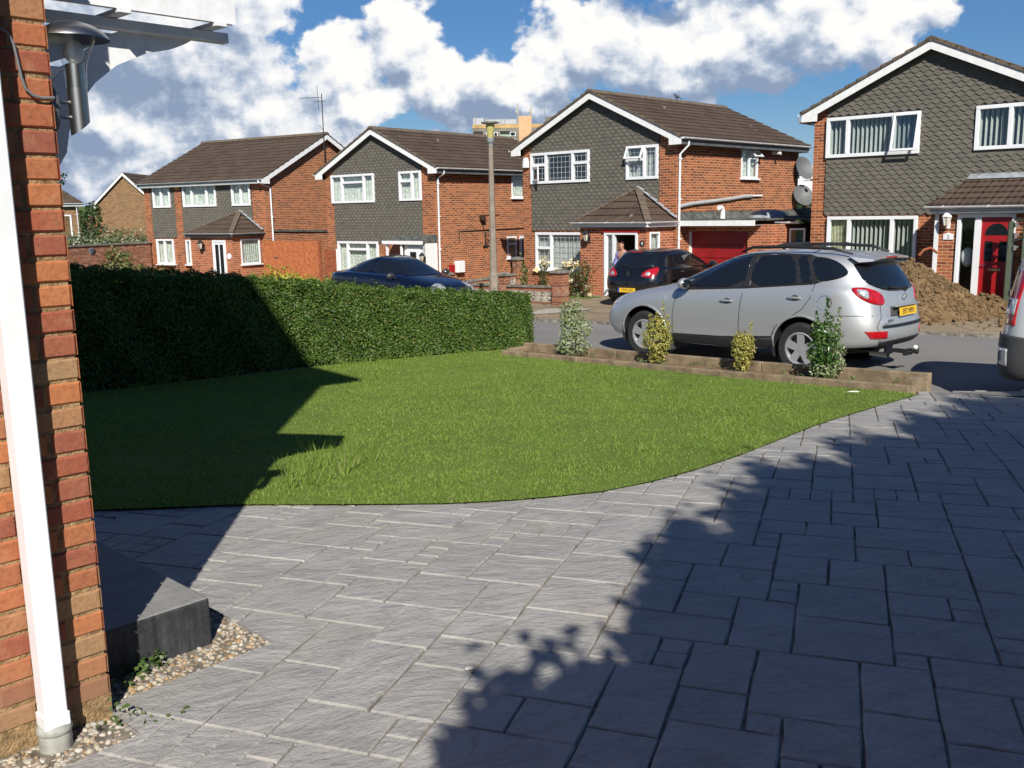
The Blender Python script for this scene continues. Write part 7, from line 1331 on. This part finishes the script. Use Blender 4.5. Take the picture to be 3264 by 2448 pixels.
fb_ = far_house('brown brick gable house with white bargeboard behind the left house', (-34.0, 80), 0, -2.2, 5.0, 8, 4.95, 1.03, 'y', []); b = MB(); b.prism([(-1.75, -.5), (1.2, -.5), (.0, 4.65), (-.3, 4.75)][::1], 'y', -.3, -.05); b.build('side_wall', 'brick_orange', fb_.o)
sh = thing('shed', 'dark tarred shed roof low behind the old garden wall', 'shed', (-23.5, 50.5, -1.5)); b = MB(); b.box(0, 1.8, 0, 1.5, 0, 1.85); b.build('wall', 'interior', sh); b = MB(); b.prism([(-.1, 2.15), (2.1, 1.85), (2.1, 1.95), (-.1, 2.28)][::-1], 'y', -.2, 1.7); b.build('roof', 'felt', sh)
mat('tower_grey', (.22, .20, .17), .9, var=.2, vscale=.2); mat('tower_ochre', (.50, .33, .14), .9, var=.15, vscale=.2); mat('tower_peach', (.62, .38, .21), .9, var=.06, vscale=.2); mat('tower_green', (.30, .40, .28), .8, var=.1); mat('mesh_screen', (.42, .43, .44), .8, var=.1)
tw = thing('tower_block', 'distant grey tower block with peach stair tower and roof masts', 'tower block', (-13.6, 380, -2), R_(2)); b = MB(); b.box(0, 17.8, 0, 14, -10, 36.0); b.box(22.8, 42, 0, 14, -10, 36.0); b.box(17.8, 22.8, .5, 14, -10, 36.5); b.build('wall', 'tower_grey', tw); b = MB(); b.box(-.05, 17.8, -.15, 14.1, 36.0, 37.4); b.box(22.8, 42, -.15, 14.1, 36.0, 37.4); b.build('parapet', 'tower_ochre', tw)
for k in range(18): b = MB(); z = 40.4 - 2.72 * (k + 1); b.box(17.85, 22.75, -.5, .5, z + .03, z + 2.72); b.build('stair_panel', 'tower_peach', tw) if z > 20 else None
for fl in range(5):
    z = 33.0 - 2.72 * fl
    for x in (5.9, 8.9, 15.1, 18.1 - 2.2 + .0, 24.6, 27.5, 30.5): 
        if 9.6 < x < 15.1: continue
        b = MB(); b.box(x - .7, x + .7, -.12, .1, z, z + 1.5); w_ = b.build('window', 'white_paint', tw); MB().box(x - .5, x + .5, -.16, -.13, z + .2, z + 1.3).build('pane', 'glass', w_)
    for x in (0.2, 10.5, 28.8 + 3): 
        b = MB(); b.box(x, x + 3.9, -.5, .0, z - .9, z + .55); bl = b.build('balcony', 'tower_green', tw); MB().box(x + .1, x + 3.8, -.08, -.02, z + .6, z + 1.9).build('recess_shade', 'interior', bl)  # dark sheet on the wall in place of a shaded recess
b = MB(); b.box(.3, 4.4, .5, 4, 37.4, 39.9); b.build('plant_room', 'mesh_screen', tw)
for x in (4.9, 5.7, 10.9, 12.2, 17.2, 33, 1.0): b = MB(); b.box(x, x + .35, .3, .6, 37.4, 40.0); b.build('roof_post', 'lantern_grey', tw)
for x, zt in ((1.2, 42), (28, 43)): b = MB(); b.tube([(x, 1, 37.4), (x, 1, zt)], .12, 5); b.build('mast', 'lantern_grey', tw)
b = MB(); b.box(5, 17, .45, .5, 37.6, 39.3); b.build('screen', 'mesh_screen', tw)
b = MB(); b.box(28.8, 31.5, 2, 5, 37.4, 40.3); b.build('tank_room', 'tower_grey', tw)
for x in (17.6, 22.7):
    b = MB(); b.tube([(x, .2, 37), (x, .2, 45)], .18, 6); b.tube([(x - .6, .2, 41), (x + .6, .2, 41.5)], .12, 5); b.box(x - .5, x - .1, 0, .4, 42, 43.2); b.ell((x - .6, .1, 41.8), (.5, .3, .5), 8, 6); b.build('mast', 'block_pale', tw, bevel=0)

# ---------------------------------------------------------------- heap of soil and the green gate
def clay(t, b, obj): n = t.noise(obj, 4, 6, .7); n2 = t.noise(obj, 22, 5, .7); c = t.ramp(n, [(.28, (.095, .062, .034)), (.5, (.165, .110, .060)), (.72, (.245, .172, .098))]); c = t.mix(t.m('MULTIPLY', t.sstep(n2, .5, .7), .45), c, (.13, .075, .03, 1)); c = t.mix(t.m('MULTIPLY', island(t), .4), c, (.21, .135, .065, 1)); t.put(b.inputs['Base Color'], c)
mat('clay', None, .95, spec=.1, build=clay, bump=1., bscale=18)
def heap():
    from mathutils import noise as mn
    c = (9.25, 20.6); g = -.66; t = thing('soil_heap', 'heap of freshly dug brown clay soil behind the silver SUV', 'soil heap', (c[0], c[1], g)); b = MB(); N = 74; X = np.linspace(-3.0, 2.9, N); Y = np.linspace(-2.0, 2.2, 54)
    def hh(x, y):
        a = (x + .75) / (1.75 if x > -.75 else 1.5); d = math.hypot(a, y / 1.5); z = 1.18 * max(0, 1 - d ** 1.15 * .95); z = max(z, .38 * max(0, 1 - math.hypot((x - 1.0) / 1.45, y / 1.2)))
        if z > 0: z += (mn.noise(Vector((x * 2.1, y * 2.1, 3))) * .16 + mn.noise(Vector((x * 6, y * 6, 1))) * .09 + mn.noise(Vector((x * 15, y * 15, 7))) * .045) * min(1, z * 3)
        return z - .04
    for y in Y:
        for x in X: b.v.append((x, y, hh(x, y)))
    b.f = [(j * N + i, j * N + i + 1, (j + 1) * N + i + 1, (j + 1) * N + i) for j in range(53) for i in range(N - 1)]; b.build('heap', 'clay', t)
    k = MB(); random.seed(12)
    for _ in range(3400):
        x, y = random.gauss(-.2, 1.05), random.gauss(-.4, .75); z = hh(x, y)
        if z < -.02 and random.random() < .8: continue
        if z < -.03: z = 0
        r = random.choice((.010, .014, .018, .022, .028, .035, .048)) * random.uniform(.7, 1.3); k.ell((x, y, z + r * .25), (r * random.uniform(.8, 1.4), r, r * random.uniform(.6, .9)), 6, 4, Matrix.Rotation(random.uniform(0, 6), 3, (random.random(), random.random(), 1)), .3)
    tag(k.build('clods', 'clay', t), kind='stuff'); return t
heap()
b = MB(); b.tube([(-.2, 0, 0), (-.1, 0, .12), (.05, .02, .16), (.2, .02, .05)], .03, 8); t = b.build('pipe_offcut', 'fence_dark', smooth='auto'); t.location = (9.0, 20.7, .56); tag(t, 'curved bit of brown pipe on top of the soil heap', 'pipe')
gg = thing('metal_gate', 'dark green boarded gate standing open at the right edge', 'gate', (10.62, 20.55, -.66), R_(-12)); b = MB(); b.box(0, .10, 0, .08, .0, 1.92); b.build('post', 'gate_green', gg); b = MB(); b.box(.24, 1.3, -.16, -.11, .12, 1.98)
b.build('panel', 'gate_green', gg); b = MB(); b.bar((.10, 0, 1.95), (.34, -.22, 1.95), .05); b.bar((.1, 0, 1.5), (.34, -.22, 1.62), .04); b.build('stay', 'gate_green', gg)
for z in (.42, 1.36, 1.62, 1.84): b = MB(); b.box(.10, .16, -.05, .02, z - .05, z + .05); b.box(.16, .30, -.03, -.01, z, z + .035); b.build('hinge', 'steel', gg)

# ---------------------------------------------------------------- the man in the doorway
def man():
    x, y, _ = h4.W(-.70, -1.50, 0); t = thing('person', 'man in a lavender shirt bending forward in the open doorway', 'person', (x, y, -.95), h4.rz); mat('skin', (.46, .23, .15), .55, var=.08, vscale=20); mat('shirt_lavender', (.30, .28, .62), .85, var=.12, vscale=9); mat('trousers', (.05, .05, .06), .9); mat('hair_dark', (.035, .025, .02), .8)
    def skin(name, m, joints, edges, root=0, par=None):
        me = bpy.data.meshes.new(name); me.from_pydata([j[:3] for j in joints], edges, []); o = bpy.data.objects.new(name, me); COL.objects.link(o); o.parent = par or t
        sk = o.modifiers.new('skin', 'SKIN'); sk.use_smooth_shade = True; me.materials.append(MATS[m])
        for v, j in zip(me.skin_vertices[0].data, joints): v.radius = j[3] if isinstance(j[3], tuple) else (j[3], j[3])
        me.skin_vertices[0].data[root].use_root = True; sb = o.modifiers.new('sub', 'SUBSURF'); sb.levels = sb.render_levels = 2
        me2 = bpy.data.meshes.new_from_object(o.evaluated_get(bpy.context.evaluated_depsgraph_get())); bpy.data.objects.remove(o); me2.name = name; o = bpy.data.objects.new(name, me2); COL.objects.link(o); o.parent = par or t; me2.polygons.foreach_set('use_smooth', np.ones(len(me2.polygons), bool)); return o
    # faces -y (out of the door), leaning a little forward
    J = [(0, 0, .88, (.15, .11)), (0, -.03, 1.06, (.155, .11)), (0, -.08, 1.24, (.175, .12)), (0, -.11, 1.36, (.15, .10)), (0, -.145, 1.455, .058), (0, -.19, 1.53, (.068, .078)), (0, -.205, 1.60, (.072, .088)), (0, -.20, 1.665, (.060, .072)),
         (.19, -.11, 1.355, .062), (.235, -.10, 1.12, .048), (.20, -.27, .93, .038), (.18, -.34, .88, .032), (-.19, -.11, 1.355, .062), (-.245, -.10, 1.12, .048), (-.22, -.24, .92, .038), (-.20, -.30, .86, .032),
         (.09, 0, .80, .085), (.10, -.02, .46, .062), (.10, .01, .09, .042), (.10, -.12, .04, .04), (-.09, 0, .80, .085), (-.10, -.02, .46, .062), (-.10, .01, .09, .042), (-.10, -.12, .04, .04)]
    E = [(0, 1), (1, 2), (2, 3), (3, 4), (4, 5), (5, 6), (6, 7), (3, 8), (8, 9), (9, 10), (10, 11), (3, 12), (12, 13), (13, 14), (14, 15), (0, 16), (16, 17), (17, 18), (18, 19), (0, 20), (20, 21), (21, 22), (22, 23)]
    skin('body', 'skin', J, E)
    g = .014; sj = [(p[0], p[1], p[2], (p[3][0] + g, p[3][1] + g) if isinstance(p[3], tuple) else p[3] + g + .004) for p in J]
    S = [sj[0], sj[1], sj[2], sj[3], (0, -.125, 1.415, .075), sj[8], sj[9], (.212, -.21, 1.0, .05), sj[12], sj[13], (-.23, -.19, 1.0, .05)]; skin('shirt', 'shirt_lavender', S, [(0, 1), (1, 2), (2, 3), (3, 4), (3, 5), (5, 6), (6, 7), (3, 8), (8, 9), (9, 10)])
    Tr = [sj[0], (.09, 0, .80, .10), (.10, -.02, .46, .08), (.10, .01, .10, .065), (-.09, 0, .80, .10), (-.10, -.02, .46, .08), (-.10, .01, .10, .065)]; Tr[0] = (0, 0, .90, (.158, .118)); skin('trousers', 'trousers', Tr, [(0, 1), (1, 2), (2, 3), (0, 4), (4, 5), (5, 6)])
    for sg in (1, -1):
        base = Vector((.18, -.34, .88)) if sg > 0 else Vector((-.20, -.30, .86))
        j = [(base.x, base.y, base.z, (.030, .016)), (base.x, base.y - .05, base.z - .03, (.036, .016))]; e = [(0, 1)]
        for k in range(4): i = len(j); ox = (-.027 + .018 * k); L = (.058, .07, .074, .064)[k]; j += [(base.x + ox, base.y - .085, base.z - .05, .0095), (base.x + ox * 1.1, base.y - .085 - L * .45, base.z - .075 - L * .2, .0085), (base.x + ox * 1.1, base.y - .085 - L * .6, base.z - .08 - L * .6, .007)]; e += [(1, i), (i, i + 1), (i + 1, i + 2)]
        i = len(j); j += [(base.x - sg * .045, base.y - .04, base.z - .03, .011), (base.x - sg * .055, base.y - .075, base.z - .055, .009)]; e += [(0, i), (i, i + 1)]; skin('hand', 'skin', j, e)
    h = MB(); h.ell((0, -.185, 1.63), (.074, .088, .074), 16, 10); h.v = [v for v in h.v]; hd = MB(); vs = [v for v in h.v]
    hd.v = h.v; hd.f = [f for f in h.f if all((h.v[i][1] > -.235 + max(0, (1.66 - h.v[i][2])) * .9) and h.v[i][2] > 1.575 for i in f)]; hd.build('hair', 'hair_dark', t, smooth=True)
    f = MB(); f.ell((0, -.298, 1.585), (.013, .020, .022), 8, 6); f.ell((.082, -.20, 1.59), (.012, .02, .032), 8, 6); f.ell((-.082, -.20, 1.59), (.012, .02, .032), 8, 6); f.build('features', 'skin', t, smooth=True); f = MB()
    for sg in (1, -1): f.ell((sg * .030, -.279, 1.605), (.012, .006, .006), 8, 5); f.box(sg * .030 - .018, sg * .030 + .018, -.288, -.278, 1.622, 1.629)
    f.box(-.024, .024, -.283, -.272, 1.548, 1.553); f.build('eyes', 'hair_dark', t)
man()
